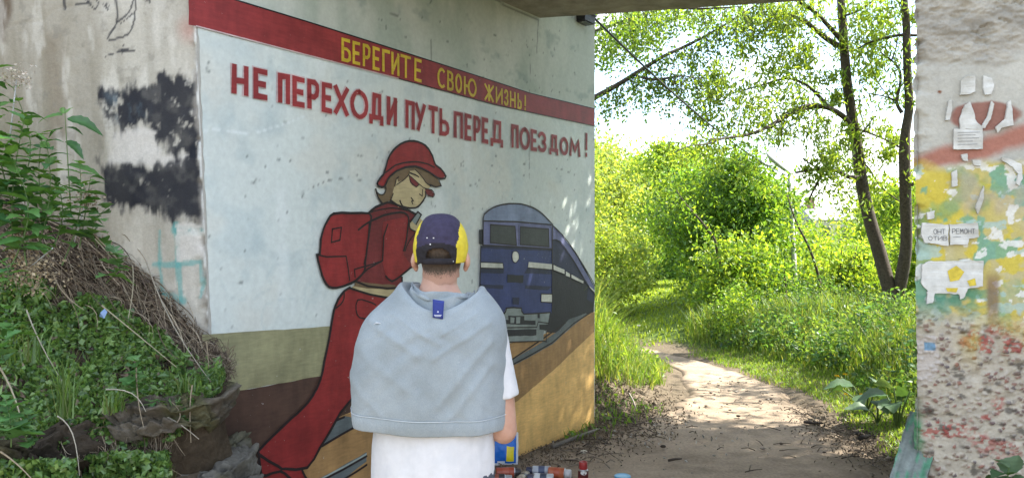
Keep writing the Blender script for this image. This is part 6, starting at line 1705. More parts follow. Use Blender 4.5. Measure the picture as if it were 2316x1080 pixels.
# legs, feet
for s_ in (-1, 1):
    limb(mb, [(s_ * .085, 0, .86), (s_ * .09, 0, .66), (s_ * .092, .005, .46), (s_ * .094, -.012, .30), (s_ * .096, .0, .09)], [.090, .082, .062, .052, .052, .038], 16)
    limb(mb, [(s_ * .098, -.04, .05), (s_ * .104, .06, .045), (s_ * .112, .16, .03)], [.042, .040, .028], 12)
body = fuse(mb.build('body', M_SKIN, man), .0055, 5)
for s_ in (-1, 1):
    mb = MB(); ball(mb, (HX + s_ * .030, .108, 1.548), (.011, .010, .010), 12); mb.build('eye', plain('eye_white', (.7, .68, .64), .3, .05, 10, 0), man)
    mb = MB(); mb.tube([Q(HX + s_ * .014, .114, 1.568), Q(HX + s_ * .03, .116, 1.573), Q(HX + s_ * .048, .104, 1.567)], [.003, .0045, .003], 6); mb.build('eyebrow', plain('hair', (.045, .032, .022), .7, .5, 240, .6, 400), man)
mb = MB(); mb.tube([Q(HX - .022, .113, 1.484), Q(HX, .119, 1.482), Q(HX + .022, .113, 1.484)], [.003, .005, .003], 6); mb.build('lips', plain('lip', (.35, .16, .13), .5, .1, 60, 0), man)

# short brown hair, cropped at the nape
M_HAIR, N, L, b = new_mat('cropped_hair')
fh = noise_node(N, L, 420, 3, .7, None, (1, 1, .35))
at_ = N.new('ShaderNodeAttribute'); at_.attribute_name = 'Col'
ad = N.new('ShaderNodeMath'); ad.operation = 'ADD'; L.new(fh, ad.inputs[0]); L.new(at_.outputs['Fac'], ad.inputs[1])
ch = ramp(N, L, noise_node(N, L, 160, 4, .7, None, (1, 1, .4)), .3, .7, (.034, .024, .017, 1), (.095, .068, .048, 1))
L.new(mixc(N, L, ramp(N, L, ad.outputs[0], .70, 1.05), (.42, .24, .17), ch), b.inputs['Base Color'])
b.inputs['Roughness'].default_value = .75; bump(N, L, b, fh, .8, .002)
ph = np.linspace(-2.0, 2.0, 130); zz = np.linspace(0, 1, 60)
PH, ZZ = np.meshgrid(ph, zz, indexing='ij')
low = 1.452 + .035 * np.abs(PH / 2.0) ** 2.2 + .010 * (fbm(PH * 14, PH * 0, 601) - .5) + .010 * np.exp(-((np.abs(PH) - 1.2) / .2) ** 2)
Z_ = low + (1.615 - low) * ZZ
t = np.clip((Z_ - 1.575) / .090, -.999, .999); rad = np.sqrt(1 - t * t)
nb = sstep(1.56, 1.48, Z_)
rx_ = .0775 * rad * (1 - nb) + (.0625 + .0 * Z_) * nb; ry_ = .0975 * rad * (1 - nb) + (.066) * nb
thick = .0050 * sstep(0, .35, ZZ) - .0012 + .0010 * fbm(PH * 40, Z_ * 120, 602)
yc = .020
mb = MB(); mb.grid(np.stack([PCX + HX + (rx_ + thick) * np.sin(PH), PCY + yc - (ry_ + thick) * np.cos(PH), Z_], -1), 0, np.repeat((sstep(.0, .42, ZZ) * .75 + .02).reshape(-1, 1), 3, 1))
hair = mb.build('hair', M_HAIR, man)

# cap: five panels, arch at the back with a strap, brim in front
M_NAVY = plain('navy_cloth', (.034, .028, .060), .85, .22, 60, .4, 420); M_CAPY = plain('yellow_cloth', (.62, .50, .035), .8, .12, 40, .35, 420); M_CAPB = plain('black_cloth', (.016, .014, .018), .85, .3, 80, .4, 420)
CC = (HX, .012, 1.560); RX, RY, RZ = .0925, .110, .1245
nu, nv = 121, 56
PHc, TH = np.meshgrid(np.linspace(-math.pi, math.pi, nu), np.linspace(0, 1, nv), indexing='ij')
zlow = 1.519 + .012 * (1 - np.cos(PHc)) * .5
el_low = np.arcsin(np.clip((zlow - CC[2]) / RZ, -1, 1))
EL = el_low + (math.pi / 2 - el_low) * TH
ce = np.maximum(np.cos(EL), 0) ** .78; se = np.sign(np.sin(EL)) * np.abs(np.sin(EL)) ** 1.0
wrk = .0024 * (fbm(PHc * 3.5, EL * 6, 611) - .5) + .0012 * np.cos(EL * 28 + PHc * 3) * sstep(.7, .2, TH) * np.exp(-((PHc) / .9) ** 2)
xs_ = (RX * (1 - .06 * sstep(.2, -.4, EL)) + wrk) * ce * np.sin(PHc); ys_ = -(RY * (1 - .10 * sstep(.2, -.4, EL)) + wrk) * ce * np.cos(PHc); zs_ = CC[2] + (RZ + wrk) * se
# seam grooves between panels
bound = np.where(xs_ < 0, .060 + .014 * sstep(1.66, 1.60, zs_) + .004 * sstep(1.59, 1.54, zs_), .066 - .006 * sstep(1.62, 1.57, zs_)) - .004 * sstep(1.55, 1.525, zs_) + .0015 * np.sin(zs_ * 150)
seam = np.exp(-((np.abs(xs_) - bound) / .0022) ** 2) * (ys_ < .05)
k_ = 1 - .02 * seam
P = np.stack([PCX + CC[0] + xs_ * k_, PCY + CC[1] + ys_ * k_, zs_], -1)
cmid = lambda a: (a[:-1, :-1] + a[1:, :-1] + a[:-1, 1:] + a[1:, 1:]) / 4
xm, ym, zm, bm = cmid(xs_), cmid(ys_), cmid(zs_), cmid(bound)
arch = (ym < 0) & ((xm / .0415) ** 2 + ((zm - 1.5385) / .0330) ** 2 < 1) & (zm > 1.5385 - .002)
mi_ = np.where(np.abs(xm) > bm, 1, 0); mi_ = np.where((mi_ == 0) & (ym < .0) & (zm < 1.582 + .010 * np.cos(xm * 40) - .5 * (np.abs(xm) < .052) * 0) & (zm < 1.587 - (np.abs(xm) / .06) ** 2 * .010 + .02 * 0), 2, mi_)
idx = np.arange(nu * nv).reshape(nu, nv)
q4 = np.stack([idx[:-1, :-1], idx[1:, :-1], idx[1:, 1:], idx[:-1, 1:]], -1).reshape(-1, 4)
keep = ~arch.reshape(-1)
mb = MB(); mb.add(P.reshape(-1, 3), []); 
for f_, m_ in zip(q4[keep].tolist(), mi_.reshape(-1)[keep]): mb.f.append(tuple(f_)); mb.m.append(int(m_))
cap = mb.build('cap', [M_NAVY, M_CAPY, M_CAPB], man)
so = cap.modifiers.new('thick', 'SOLIDIFY'); so.thickness = .0022; so.offset = -1
mb = MB()
ph = np.linspace(-.62, .62, 50); rows = []
for dz, o_ in ((-.003, -.001), (-.003, .0028), (.017, .0028), (.017, -.001), (-.003, -.001)):
    rr_ = .0985 * .96
    rows.append(np.stack([PCX + HX + (RX * .90 + o_) * np.sin(ph), PCY + .012 - (RY * .895 + o_) * np.cos(ph), 1.5205 + dz + .004 * np.cos(ph * 2) * 0 + ph * 0], -1))
mb.grid(np.stack(rows), 0, None, flip=True); mb.build('strap', M_CAPB, cap)
mb = MB(); r_ = np.linspace(0, 1, 10); a_ = np.linspace(-1.15, 1.15, 30); A_, R_ = np.meshgrid(a_, r_, indexing='ij')
bp = np.stack([PCX + HX + (RX * .93) * np.sin(A_) * (1 + .12 * R_), PCY + .012 + (RY * .92) * np.cos(A_) + .070 * R_ * np.cos(A_) ** .6, 1.533 - .012 * R_ + .016 * np.cos(A_ * 1.3) - .004], -1)
mb.grid(bp, 0, None, flip=True); br = mb.build('brim', M_NAVY, cap); so = br.modifiers.new('thick', 'SOLIDIFY'); so.thickness = .004
mb = MB()
for px, py in ((964, 536), (980, 537), (973, 551), (1022, 590)):
    pc_ = at(px, py, 2.41); xl_ = pc_[0] - PCX - HX; zl_ = pc_[2]
    j = np.argmin((xs_ - xl_) ** 2 + (zs_ - zl_) ** 2 + 10 * (ys_ > 0)); c = P.reshape(-1, 3)[j]
    mb.add([tuple(c + np.array([a * .0022, -.0016, b_ * .0018])) for a, b_ in ((-1, -1), (1, -1.2), (1.1, .9), (-.8, 1))], [(0, 1, 2, 3)])
mb.build('paint_fleck', plain('fleck', (.6, .6, .6), .7, .1, 60, 0), cap, smooth=False)

# white T-shirt
M_TEE = plain('tee_cotton', (.62, .62, .63), .9, .06, 30, .35, 380, dark=(.56, .57, .59))
mb = MB()
torso(mb, [(.70, .206, .132, -.020, 0), (.84, .206, .134, -.020, 0), (.92, .203, .130, -.018, 0), (1.0, .197, .124, -.014, 0), (1.1, .188, .120, -.006, 0), (1.2, .186, .122, 0, 0), (1.3, .180, .118, 0, 0), (1.355, .155, .10, 0, .0), (1.405, .11, .08, 0, .008)])
for s_ in (-1, 1):
    sh, el, wr = ARM[s_]; d = np.array(el) - sh
    limb(mb, [tuple(np.array(sh) - d * .02), tuple(np.array(sh) + d * .4 + np.array([s_ * .004, 0, 0])), tuple(np.array(sh) + d * .73 + np.array([s_ * .010, 0, 0]))], [.056, .057, .060, .063], 18)
def teef(V):
    a = np.arctan2(V[:, 0], V[:, 1])
    return .005 * (fbm(V[:, 0] * 9, V[:, 2] * 6 + a, 621) - .5) * 2 + .006 * (fbm(a * 3.2, V[:, 2] * 2.2, 622) - .5) * sstep(1.15, .95, V[:, 2])
fuse(mb.build('t_shirt', M_TEE, man), .007, 6, teef)
# trousers and shoes (below the frame)
mb = MB()
torso(mb, [(.74, .175, .122, 0, 0), (.82, .178, .125, 0, 0), (.90, .168, .118, 0, 0), (.93, .16, .112, 0, 0)])
for s_ in (-1, 1):
    limb(mb, [(s_ * .088, 0, .84), (s_ * .095, 0, .62), (s_ * .098, .0, .44), (s_ * .10, -.01, .08)], [.102, .092, .078, .070, .066], 18)
fuse(mb.build('trousers', plain('denim', (.075, .085, .11), .9, .2, 60, .4, 300), man), .008, 6)
for s_ in (-1, 1):
    mb = MB(); limb(mb, [(s_ * .098, -.055, .045), (s_ * .104, .05, .05), (s_ * .114, .17, .035), (s_ * .116, .20, .03)], [.046, .050, .046, .036, .02], 14)
    sh_ = mb.build('shoe', plain('shoe_leather', (.06, .055, .05), .6, .2, 30, .2), man)
    mb = MB(); mb.tube([Q(s_ * .097, -.09, .012), Q(s_ * .104, .05, .012), Q(s_ * .117, .215, .012)], [.040, .048, .036], 12, flat=.28); mb.build('sole', plain('rubber', (.3, .3, .29), .8, .1, 30, .1), sh_)

# grey sweatshirt laid over the shoulders like a cape
M_GREY, N, L, b = new_mat('sweatshirt')
f1 = noise_node(N, L, 420, 3, .7, None, (1, 1, .55)); f2 = noise_node(N, L, 9, 5)
c = mixc(N, L, 1.0, ramp(N, L, f1, .25, .75, (.245, .288, .315, 1), (.345, .388, .414, 1)), ramp(N, L, f2, .3, .7, (.90, .90, .89, 1), (1.06, 1.06, 1.06, 1)), 'MULTIPLY')
f3 = noise_node(N, L, 26, 5, .7)
c = mixc(N, L, ramp(N, L, f3, .715, .75), c, (.58, .61, .62))
f4 = noise_node(N, L, 5.5, 4, .6)
c = mixc(N, L, 1.0, c, ramp(N, L, f4, .35, .65, (.88, .88, .86, 1), (1.06, 1.06, 1.06, 1)), 'MULTIPLY')
L.new(c, b.inputs['Base Color']); b.inputs['Roughness'].default_value = .95; b.inputs['Specular IOR Level'].default_value = .1
b.inputs['Sheen Weight'].default_value = .15
bump(N, L, b, noise_node(N, L, 300, 5, .75, None, (1, 1, .6)), .6, .0022)
rows_ = [  # z back, z side, half width, half depth, drop of the centre
    (1.370, 1.372, .066, .066), (1.418, 1.430, .076, .076), (1.424, 1.446, .088, .088), (1.395, 1.440, .098, .094), (1.404, 1.448, .104, .099), (1.352, 1.425, .111, .106), (1.366, 1.452, .124, .120), (1.350, 1.446, .136, .130), (1.330, 1.424, .150, .138),
    (1.305, 1.395, .178, .147), (1.275, 1.352, .218, .152), (1.225, 1.290, .243, .156), (1.165, 1.205, .254, .158), (1.105, 1.125, .257, .158), (1.055, 1.062, .258, .157), (1.033, 1.035, .258, .156)]
nr, npz = 96, 170
rv = np.array(catmull(rows_, 8)); rv = np.array([np.interp(np.linspace(0, 1, nr), np.linspace(0, 1, len(rv)), rv[:, k]) for k in range(4)]).T
PHs = np.linspace(math.radians(-128), math.radians(100), npz)
Pm, Vm = np.meshgrid(PHs, np.linspace(0, 1, nr))
zb, zs2, ax_, by_ = [rv[:, k][:, None] for k in range(4)]
sidew = np.sin(np.clip(np.abs(Pm), 0, math.pi / 2)) ** 1.6
Zc = zb + (zs2 - zb) * sidew
collar = sstep(.55, .30, Vm)
Zc = Zc - .022 * collar * sstep(.2, 1.3, Pm) + .004 * collar * np.sin(Pm * 3.1 + 1)
Xc = -.034 * sstep(.55, .85, Vm) + .012 * collar + .012 * sstep(.35, .5, Vm) * sstep(.8, .6, Vm) * sstep(0, .8, Pm)
sx = np.sign(np.sin(Pm)) * np.abs(np.sin(Pm)) ** .92; cy_ = np.sign(np.cos(Pm)) * np.abs(np.cos(Pm)) ** .80
X = ax_ * sx; Yy = -by_ * cy_
body_ = sstep(.50, .66, Vm)
q_ = Zc - 1.22 + 2.6 * (X + .02) ** 2 * sstep(.05, -.05, -np.abs(X))
U_ = .0065 * np.sin((Zc + 2.2 * np.abs(X - .0) ** 1.6 + .02 * fbm(X * 6, Zc * 6, 631)) * 62) * np.exp(-((X) / .16) ** 2) * np.exp(-((Zc - 1.265) / .085) ** 2) * body_
dg1 = np.abs(X + .0); 
fold = 0
for (ax0, az0, bx0, bz0, wd, am) in ((-.20, 1.335, -.03, 1.235, .016, .009), (.17, 1.335, .02, 1.225, .016, .009), (-.23, 1.25, -.04, 1.12, .022, .006), (.19, 1.27, .05, 1.08, .02, .010), (.205, 1.20, .09, 1.045, .018, .009), (-.13, 1.36, -.02, 1.29, .010, .006), (.12, 1.365, .03, 1.30, .010, .006), (-.03, 1.30, .03, 1.27, .014, .006), (-.25, 1.16, -.14, 1.04, .02, .006), (.10, 1.25, .12, 1.06, .018, .005)):
    dd = seg_dist(X, Zc, [(ax0, az0), (bx0, bz0)]); fold = fold + am * np.exp(-(dd / (wd * .62)) ** 2)
cr = np.abs(X) * .75 + Zc; cr2 = np.abs(X) - .75 * Zc
crease = (.009 * (fbm(cr * 13 + 40 * (X > 0), cr2 * 3.0, 641, 3) - .5) + .005 * (fbm(cr * 34 + 40 * (X > 0), cr2 * 6.0, 642, 3) - .5)) * body_
nz = .012 * (fbm(X * 7 + 3, Zc * 5, 632) - .5) + .007 * (fbm(X * 17, Zc * 13, 633) - .5)
vert = .006 * np.cos(Pm * 7.5 + 2.0 * fbm(Pm * 1.3, Zc * 3, 634)) * sstep(1.2, 1.04, Zc)
disp_ = (.55 * fold * body_ + crease + .75 * nz * (.35 + .65 * body_) + vert + .3 * U_)
colw = .005 * np.sin(Pm * 5 + Vm * 22) * collar + .006 * (fbm(Pm * 3, Vm * 16, 635) - .5) * collar
nx_, ny_ = sx, -cy_
Xw = X + Xc + nx_ * (disp_ + colw); Yw = Yy + ny_ * (disp_ + colw)
Zw = Zc + .5 * colw - .012 * sstep(.8, 1, Vm) * np.sin(Pm * 1.1 + .4) * .6
G_ = np.stack([PCX + Xw, PCY + Yw + .004, Zw], -1)
mb = MB(); mb.grid(G_, 0, None, flip=True); sw = mb.build('sweatshirt', M_GREY, man)
so = sw.modifiers.new('thick', 'SOLIDIFY'); so.thickness = .004; so.offset = -1
# ribbed hem band with its seam
hv = np.linspace(0, 1, 14); hem = []
for t in hv:
    g_ = G_[-1].copy(); inw = np.stack([sx[-1], -cy_[-1], 0 * sx[-1]], -1)
    rib = .0010 * np.sin(np.arange(npz) * 2.1) 
    g_ += inw * (.0030 * math.sin(math.pi * t) - .004 * t + rib * (t > .1) - .0035 * (t < .08))[:, None] if False else inw * ((.0030 * math.sin(math.pi * t) - .004 * t - .0045 * math.exp(-(t / .05) ** 2)) + rib * .6)[:, None]
    g_[:, 2] -= .050 * t + .0; hem.append(g_)
mb = MB(); mb.grid(np.stack(hem), 0, None, flip=True); hb = mb.build('hem_band', M_GREY, sw); so = hb.modifiers.new('thick', 'SOLIDIFY'); so.thickness = .005; so.offset = -1
mb = MB(); mb.tube([tuple(p + np.array([sx[-1][i] * .002, -cy_[-1][i] * .002, -.001])) for i, p in enumerate(G_[-1])], .0016, 5); mb.build('seam', plain('seam_thread', (.48, .52, .54), .9, .1, 300, .2), sw)
# blue brand tag under the collar
def cape_at(px, py):
    t = at(px, py, 2.37); X0, Z0 = t[0], t[2]
    j = np.argmin((G_[..., 0] - X0) ** 2 + (G_[..., 2] - Z0) ** 2 + 4 * (G_[..., 1] > PCY - .02) + 2 * (Vm < .45)); return G_.reshape(-1, 3)[j]
y_t = min(cape_at(990, 690)[1], cape_at(990, 710)[1]) - .004
lt_ = []
for i in range(7):
    t = i / 6
    x0_, x1_ = 979 + 0 * t, 1005 - 3 * t
    lt_.append([np.array([at(x0_ + (x1_ - x0_) * k / 4, 676 + 42 * t + (3 * k / 4), y_t)[0], y_t - .004 * math.sin(t * 2.2) - .003 * (1 - t), at(0, 676 + 41 * t + 4 * k / 4 * 1.0, y_t)[2]]) for k in range(5)])
lt_ = np.array(lt_)
mb = MB(); mb.grid(lt_, 0, None); lab = mb.build('label_tag', plain('blue_label', (.018, .035, .21), .6, .12, 90, .2), sw); so = lab.modifiers.new('thick', 'SOLIDIFY'); so.thickness = .001
mb = MB(); c0 = lt_[4, 2] + np.array([0, -.0022, .002])
mb.add([tuple(c0 + np.array([.0036 * math.cos(k * math.pi / 4) * (1 if k % 2 == 0 else .45), 0, .0036 * math.sin(k * math.pi / 4) * (1 if k % 2 == 0 else .45)])) for k in range(8)], [tuple(range(8))])
c1 = lt_[5, 2] + np.array([0, -.0022, .001])
for k in range(2):
    w_ = (.012, .010)[k]; mb.add([tuple(c1 + np.array([a, 0, -.0035 * k + b_])) for a, b_ in ((-w_, -.0008), (w_, -.0008), (w_, .0008), (-w_, .0008))], [(0, 1, 2, 3)])
mb.build('emblem', plain('label_print', (.62, .66, .75), .6, .05, 90, 0), lab, smooth=False)
mb = MB(); c = cape_at(850, 735) + np.array([0, -.003, 0])
mb.tube([tuple(c + np.array(v)) for v in ((-.012, 0, -.003), (-.004, -.001, .003), (.006, -.001, .002), (.014, 0, .001))], [.001, .0035, .003, .001], 6, flat=.3); mb.build('paint_smudge', plain('white_smudge', (.66, .67, .68), .8, .1, 100, 0), sw)
# ------------------------------------------------------------------ spray cans, cups and the bag on the ground
M_METAL = plain('tin', (.45, .46, .48), .35, .1, 30, .05, metal=.8, local=True)
def can(name, label, px, py, Y, length, rad, direction, cols, cat='spray can', standing=False, group='paint cans on the ground', pitch=0.0):
    """spray can: body with a rolled rim, shoulder dome and cap; lying along direction (degrees in the ground plane) or standing"""
    Y -= .13
    p = at(px, py, Y); gz = tz(p[0], Y) + .018
    if standing: M = Matrix.Translation((p[0], Y, gz))
    else: M = Matrix.Translation((p[0], Y, gz + rad)) @ Matrix.Rotation(math.radians(direction), 4, 'Z') @ Matrix.Rotation(math.radians(90 + pitch), 4, 'Y') @ Matrix.Translation((0, 0, -length / 2))
    root = empty(name, tuple(M.translation), label, cat, group)
    body_c, cap_c, band = cols
    mk = lambda c, k: plain('can_%02d_%02d_%02d' % tuple(int(99 * v) for v in c), c, .35, .15, 25, .08, local=True)
    L_ = length
    mb = MB(); mb.lathe([(rad * .86, 0, 0), (rad * .97, .001, 0), (rad * 1.02, .004, 0), (rad * 1.02, .007, 0), (rad, .010, 0), (rad, L_ * .70, 0), (rad * 1.015, L_ * .705, 0), (rad * 1.015, L_ * .715, 0)], M, 24, 0); mb.build('can_body', mk(body_c, 0), root)
    mb = MB(); mb.lathe([(rad * 1.003, L_ * .25, 0), (rad * 1.006, L_ * .252, 0), (rad * 1.006, L_ * .50, 0), (rad * 1.003, L_ * .502, 0)], M, 24, 0); mb.build('printed_band', mk(band, 1), root)
    mb = MB(); mb.lathe([(rad * .98, L_ * .716, 0), (rad * .92, L_ * .745, 0), (rad * .70, L_ * .775, 0), (rad * .42, L_ * .79, 0)], M, 24, 0); mb.build('dome', M_METAL, root)
    mb = MB(); mb.lathe([(rad * .80, L_ * .765, 0), (rad * .82, L_ * .77, 0), (rad * .80, L_ * .98, 0), (rad * .74, L_, 0), (rad * .60, L_ * 1.0, 0), (rad * .5, L_ * .985, 0)], M, 20, 0); mb.build('cap', mk(cap_c, 2), root)
    return root
can('spray_can', 'orange red spray can with a dark base lying beside the blue bag', 1150, 1072, 5.12, .165, .034, 6, ((.36, .075, .040), (.05, .04, .04), (.40, .10, .06)))
can('spray_can', 'dark rimmed spray can lying in front of the orange red one', 1128, 1082, 4.98, .17, .034, 4, ((.05, .045, .05), (.30, .30, .31), (.24, .075, .05)))
can('spray_can', 'silver and navy spray can lying side on', 1218, 1066, 5.16, .165, .033, 176, ((.40, .43, .47), (.035, .04, .075), (.08, .10, .17)))
can('spray_can', 'pale striped spray can lying in front of the silver one', 1222, 1080, 5.00, .17, .033, 172, ((.50, .52, .53), (.06, .06, .09), (.05, .06, .09)))
can('spray_can', 'orange spray can with a grey cap pointing to the path', 1266, 1071, 5.10, .15, .036, -14, ((.42, .12, .055), (.52, .52, .53), (.40, .09, .045)))
can('spray_can', 'dark red spray can standing upright with a white oval on it', 1319, 1096, 4.83, .19, .033, 0, ((.10, .018, .018), (.30, .03, .03), (.34, .05, .035)), standing=True)
can('spray_can', 'beige spray can tipped over between the orange and silver cans', 1185, 1078, 5.04, .13, .030, 70, ((.36, .31, .24), (.12, .10, .08), (.10, .09, .085)))
# white oval label on the standing can
p = at(1319, 1096, 4.70)
mb = MB(); a_ = np.linspace(0, 2 * math.pi, 20)[:-1]
mb.add([(p[0] + .0345 * math.sin(.62 * math.cos(a)), 4.70 - .0345 * math.cos(.62 * math.cos(a)), tz(p[0], 4.70) + .018 + .128 + .012 * math.sin(a)) for a in a_], [tuple(range(19))])
o_ = mb.build('oval_label', plain('white_label', (.62, .62, .6), .4, .05, 20, 0, local=True), bpy.data.objects['spray_can.005'], smooth=False)
# blue lid / tub
p = at(1408, 1090, 4.90); M = Matrix.Translation((p[0], 4.90, tz(p[0], 4.90) + .012))
root = empty('paint_tub', tuple(M.translation), 'round blue paint tub near the bottom edge beside the path', 'paint tub')
mb = MB(); mb.lathe([(.042, 0, 0), (.046, .004, 0), (.050, .038, 0)], M, 28, 0); mb.build('tub', plain('blue_plastic', (.03, .19, .46), .4, .1, 20, .05, local=True), root)
mb = MB(); mb.lathe([(.050, .0385, 0), (.054, .039, 0), (.054, .046, 0), (.050, .049, 0), (.046, .047, 0), (.02, .047, 0)], M, 28, 0); mb.build('lid', plain('light_blue_lid', (.10, .36, .58), .35, .1, 20, .05, local=True), root)
# crumpled blue, white and yellow bag
bo = at(1135, 1062, 5.30); bz = tz(bo[0], 5.30)
root = empty('plastic_bag', (bo[0], 5.30, bz), 'crumpled blue plastic bag with a yellow square and white edges at the elbow', 'bag')
nu, nv = 30, 34
A_, B_ = np.meshgrid(np.linspace(-1, 1, nu), np.linspace(0, 1, nv), indexing='ij')
def bagface(sgn):
    bul = .035 * (1 - A_ ** 2) ** .6 * np.sin(np.clip(B_ * 1.08, 0, 1) * math.pi) ** .6
    w = .115 - .012 * B_
    x = A_ * w + .015 * B_ + .006 * (fbm(B_ * 5, A_ * 3, 701) - .5)
    y = sgn * (bul + .016 * (fbm(A_ * 3 + sgn, B_ * 4, 702) - .5) * (1 - A_ ** 2)) + .05 * B_
    z = B_ * .255 - .03 * A_ * B_ + .008 * (fbm(A_ * 4, B_ * 3, 703) - .5)
    return np.stack([bo[0] + x, 5.30 + y, bz + z], -1)
mb = MB()
am, bm_ = (A_[:-1, :-1] + A_[1:, 1:]) / 2, (B_[:-1, :-1] + B_[1:, 1:]) / 2
for sgn in (-1, 1):
    P = bagface(sgn); idx = np.arange(nu * nv).reshape(nu, nv)
    q4 = np.stack([idx[:-1, :-1], idx[1:, :-1], idx[1:, 1:], idx[:-1, 1:]], -1).reshape(-1, 4)
    if sgn > 0: q4 = q4[:, ::-1]
    mm = np.where((np.abs(am) > .88) | (bm_ < .09) | (bm_ > .80 - .35 * (am + .55) * (am < -.1)) & (am < -.1), 1, 0)
    mm = np.where((am > .22) & (am < .74) & (bm_ > .14) & (bm_ < .58), 2, mm)
    mm = np.where((bm_ < .16) & (am > -.3) & (am < .2) & (mm == 0) & (bm_ > .09), 1, mm)
    b0 = mb.n; mb.add(P.reshape(-1, 3), [])
    for f_, m_ in zip(q4.tolist(), mm.reshape(-1)): mb.f.append(tuple(i + b0 for i in f_)); mb.m.append(int(m_))
mb.build('bag_skin', [plain('bag_blue', (.012, .13, .52), .35, .15, 30, .3, 30), plain('bag_white', (.66, .68, .70), .4, .06, 30, .3, 30), plain('bag_yellow', (.70, .58, .02), .35, .06, 30, .2, 30)], root)

# ------------------------------------------------------------------ litter, stones and sticks on the path
r = np.random.default_rng(711)
mb = MB()
def litter(n, cx, cy, sx_, sy_, cols, size, lift=.012):
    x, y = r.normal(cx, sx_, n), r.normal(cy, sy_, n)
    q_ = (x - P1[0]) * NRM[0] + (y - P1[1]) * NRM[1]
    k = (q_ > .03) | ((x - P1[0]) * D[0] + (y - P1[1]) * D[1] > WALL_L + .05)
    x, y = x[k], y[k]
    p = np.stack([x, y, terrain(x, y) + lift + r.uniform(0, .015, len(x))], -1)
    leaves(mb, p, size, palette(len(p), cols, r, .3), spread=1, ratio=.42, rng=r, aim=(0, 0, 0), fold=.2)
BRN = [(.13, .10, .07), (.19, .15, .11), (.09, .07, .05), (.26, .215, .16), (.15, .125, .09)]
litter(2600, .85, 6.8, .28, .40, BRN, .030); litter(1500, .28, 5.95, .36, .24, BRN, .026); litter(700, .0, 5.45, .30, .2, BRN, .026)
litter(1300, 2.78, 5.75, .20, .50, [(.055, .045, .038), (.10, .08, .06), (.16, .13, .10), (.22, .18, .14)], .028); litter(350, 2.75, 6.6, .16, .4, BRN, .024)
litter(70, 1.7, 5.8, .8, .9, BRN, .014); litter(400, 1.30, 7.3, .2, .4, BRN, .035)
litter(70, 1.0, 6.0, .5, .4, [(.42, .40, .36), (.33, .31, .27)], .035)
mb.build('leaf_litter', M_DRY, None, smooth=False, kind='stuff')
mb = MB()
for k in range(260):
    x, y = (r.normal(.75, .45), r.normal(6.5, .5)) if k < 130 else (r.normal(2.65, .35), r.normal(5.9, .7)) if k < 220 else (r.uniform(.3, .8), r.uniform(5.2, 6.0))
    if (x - P1[0]) * NRM[0] + (y - P1[1]) * NRM[1] < .06: continue
    a = r.uniform(0, 3.14); L_ = r.uniform(.05, .22); z0 = tz(x, y) + .018; x2, y2 = x + L_ * math.cos(a), y + L_ * math.sin(a)
    if (x2 - P1[0]) * NRM[0] + (y2 - P1[1]) * NRM[1] < .03: continue
    mb.tube([(x, y, z0), ((x + x2) / 2, (y + y2) / 2, (z0 + tz(x2, y2) + .02) / 2 + r.uniform(0, .02)), (x2, y2, tz(x2, y2) + .018)], [.004, .0035, .002], 5, 0, palette(1, [(.12, .095, .07), (.18, .15, .115), (.06, .045, .035)], r)[0])
mb.build('twig_litter', M_DRY, None, kind='stuff')
mb = MB()
def pebble(x, y, s, col):
    z0 = tz(x, y) + .012; V = []; n = 8
    for i in range(5):
        t = math.pi * i / 4
        for k in range(n): V.append((x + s * math.sin(t) * math.cos(6.283 * k / n) * r.uniform(.8, 1.2), y + s * .8 * math.sin(t) * math.sin(6.283 * k / n) * r.uniform(.8, 1.2), z0 - s * .5 * math.cos(t) + s * .2))
    mb.add(V, [(i * n + k, i * n + (k + 1) % n, (i + 1) * n + (k + 1) % n, (i + 1) * n + k) for i in range(4) for k in range(n)], 0, col)
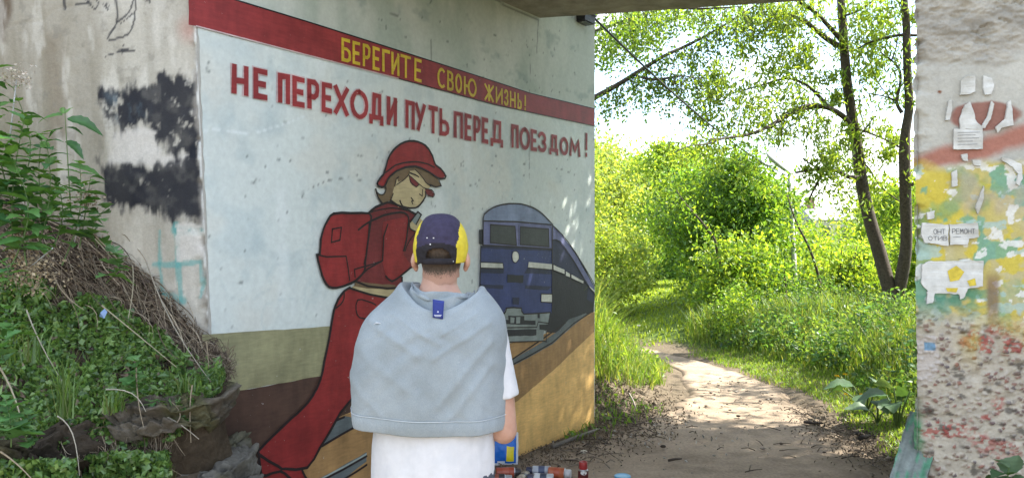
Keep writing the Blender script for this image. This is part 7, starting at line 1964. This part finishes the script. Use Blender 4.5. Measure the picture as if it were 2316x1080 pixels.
for k in range(170):
    y = r.uniform(4.9, 9.0); x = r.uniform(path_left(y) + .1, path_right(y) + .1)
    if (x - P1[0]) * NRM[0] + (y - P1[1]) * NRM[1] < .05: continue
    pebble(x, y, abs(r.normal(.006, .005)) + .003, palette(1, [(.26, .22, .18), (.20, .165, .13), (.33, .30, .26), (.15, .12, .10)], r)[0])
mb.build('gravel', M_DRY, None, kind='stuff')
def single(name, label, cat, f):
    global mb
    mb = MB(); f(); tag(mb.build(name, M_DRY), label, cat)
def st(px, py, s, col):
    Y = EYE * F / (py - CY); x = (px - CX) / F * Y; pebble(x, Y, s, col)
single('stone', 'small dark clod alone in the middle of the path', 'stone', lambda: st(1670, 944, .022, (.05, .04, .03)))
single('stone', 'whitish stone lying in the litter before the ochre wall', 'stone', lambda: st(1319, 1026, .030, (.50, .46, .38)))
single('stone', 'brown oblong clod near the left edge of the path', 'stone', lambda: st(1500, 1013, .024, (.055, .04, .03)))
single('stone', 'black clod largest in the dark litter right of the path', 'stone', lambda: st(1942, 985, .035, (.035, .03, .026)))
def stick(pts, w, col=(.09, .07, .055)):
    p = [];
    for px, py in pts:
        Y = EYE * F / (py - CY); x = (px - CX) / F * Y; z = tz(x, Y) + .03; Y2 = (EYE - z) * F / (py - CY); p.append(((px - CX) / F * Y2, Y2, z))
    mb.tube(p, [w, w * .9, w * .5][:len(p)] if len(p) <= 3 else w, 6, 0, col)
single('stick', 'long grey root lying along the foot of the ochre wall', 'stick', lambda: stick([(1250, 1008), (1310, 985), (1356, 968)], .018, (.15, .135, .115)))
single('stick', 'short dark stick lying across the path on the right', 'stick', lambda: stick([(1818, 953), (1838, 956), (1862, 956)], .013, (.045, .035, .03)))
single('stick', 'thin dark stick on the near path by the picture bottom', 'stick', lambda: stick([(1512, 1040), (1528, 1037), (1542, 1036)], .010, (.06, .045, .035)))
single('stick', 'pale stick standing slanted in the litter by the tall grass', 'stick', lambda: mb.tube([tuple(at(1423, 888, 6.95)), tuple(at(1432, 905, 6.9)), tuple(at(1442, 934, 6.85))], [.006, .007, .006], 6, 0, (.36, .33, .28)))
single('stick', 'black charred lump in the dark litter patch', 'stick', lambda: stick([(1945, 990), (1956, 987), (1968, 984)], .022, (.03, .026, .024)))
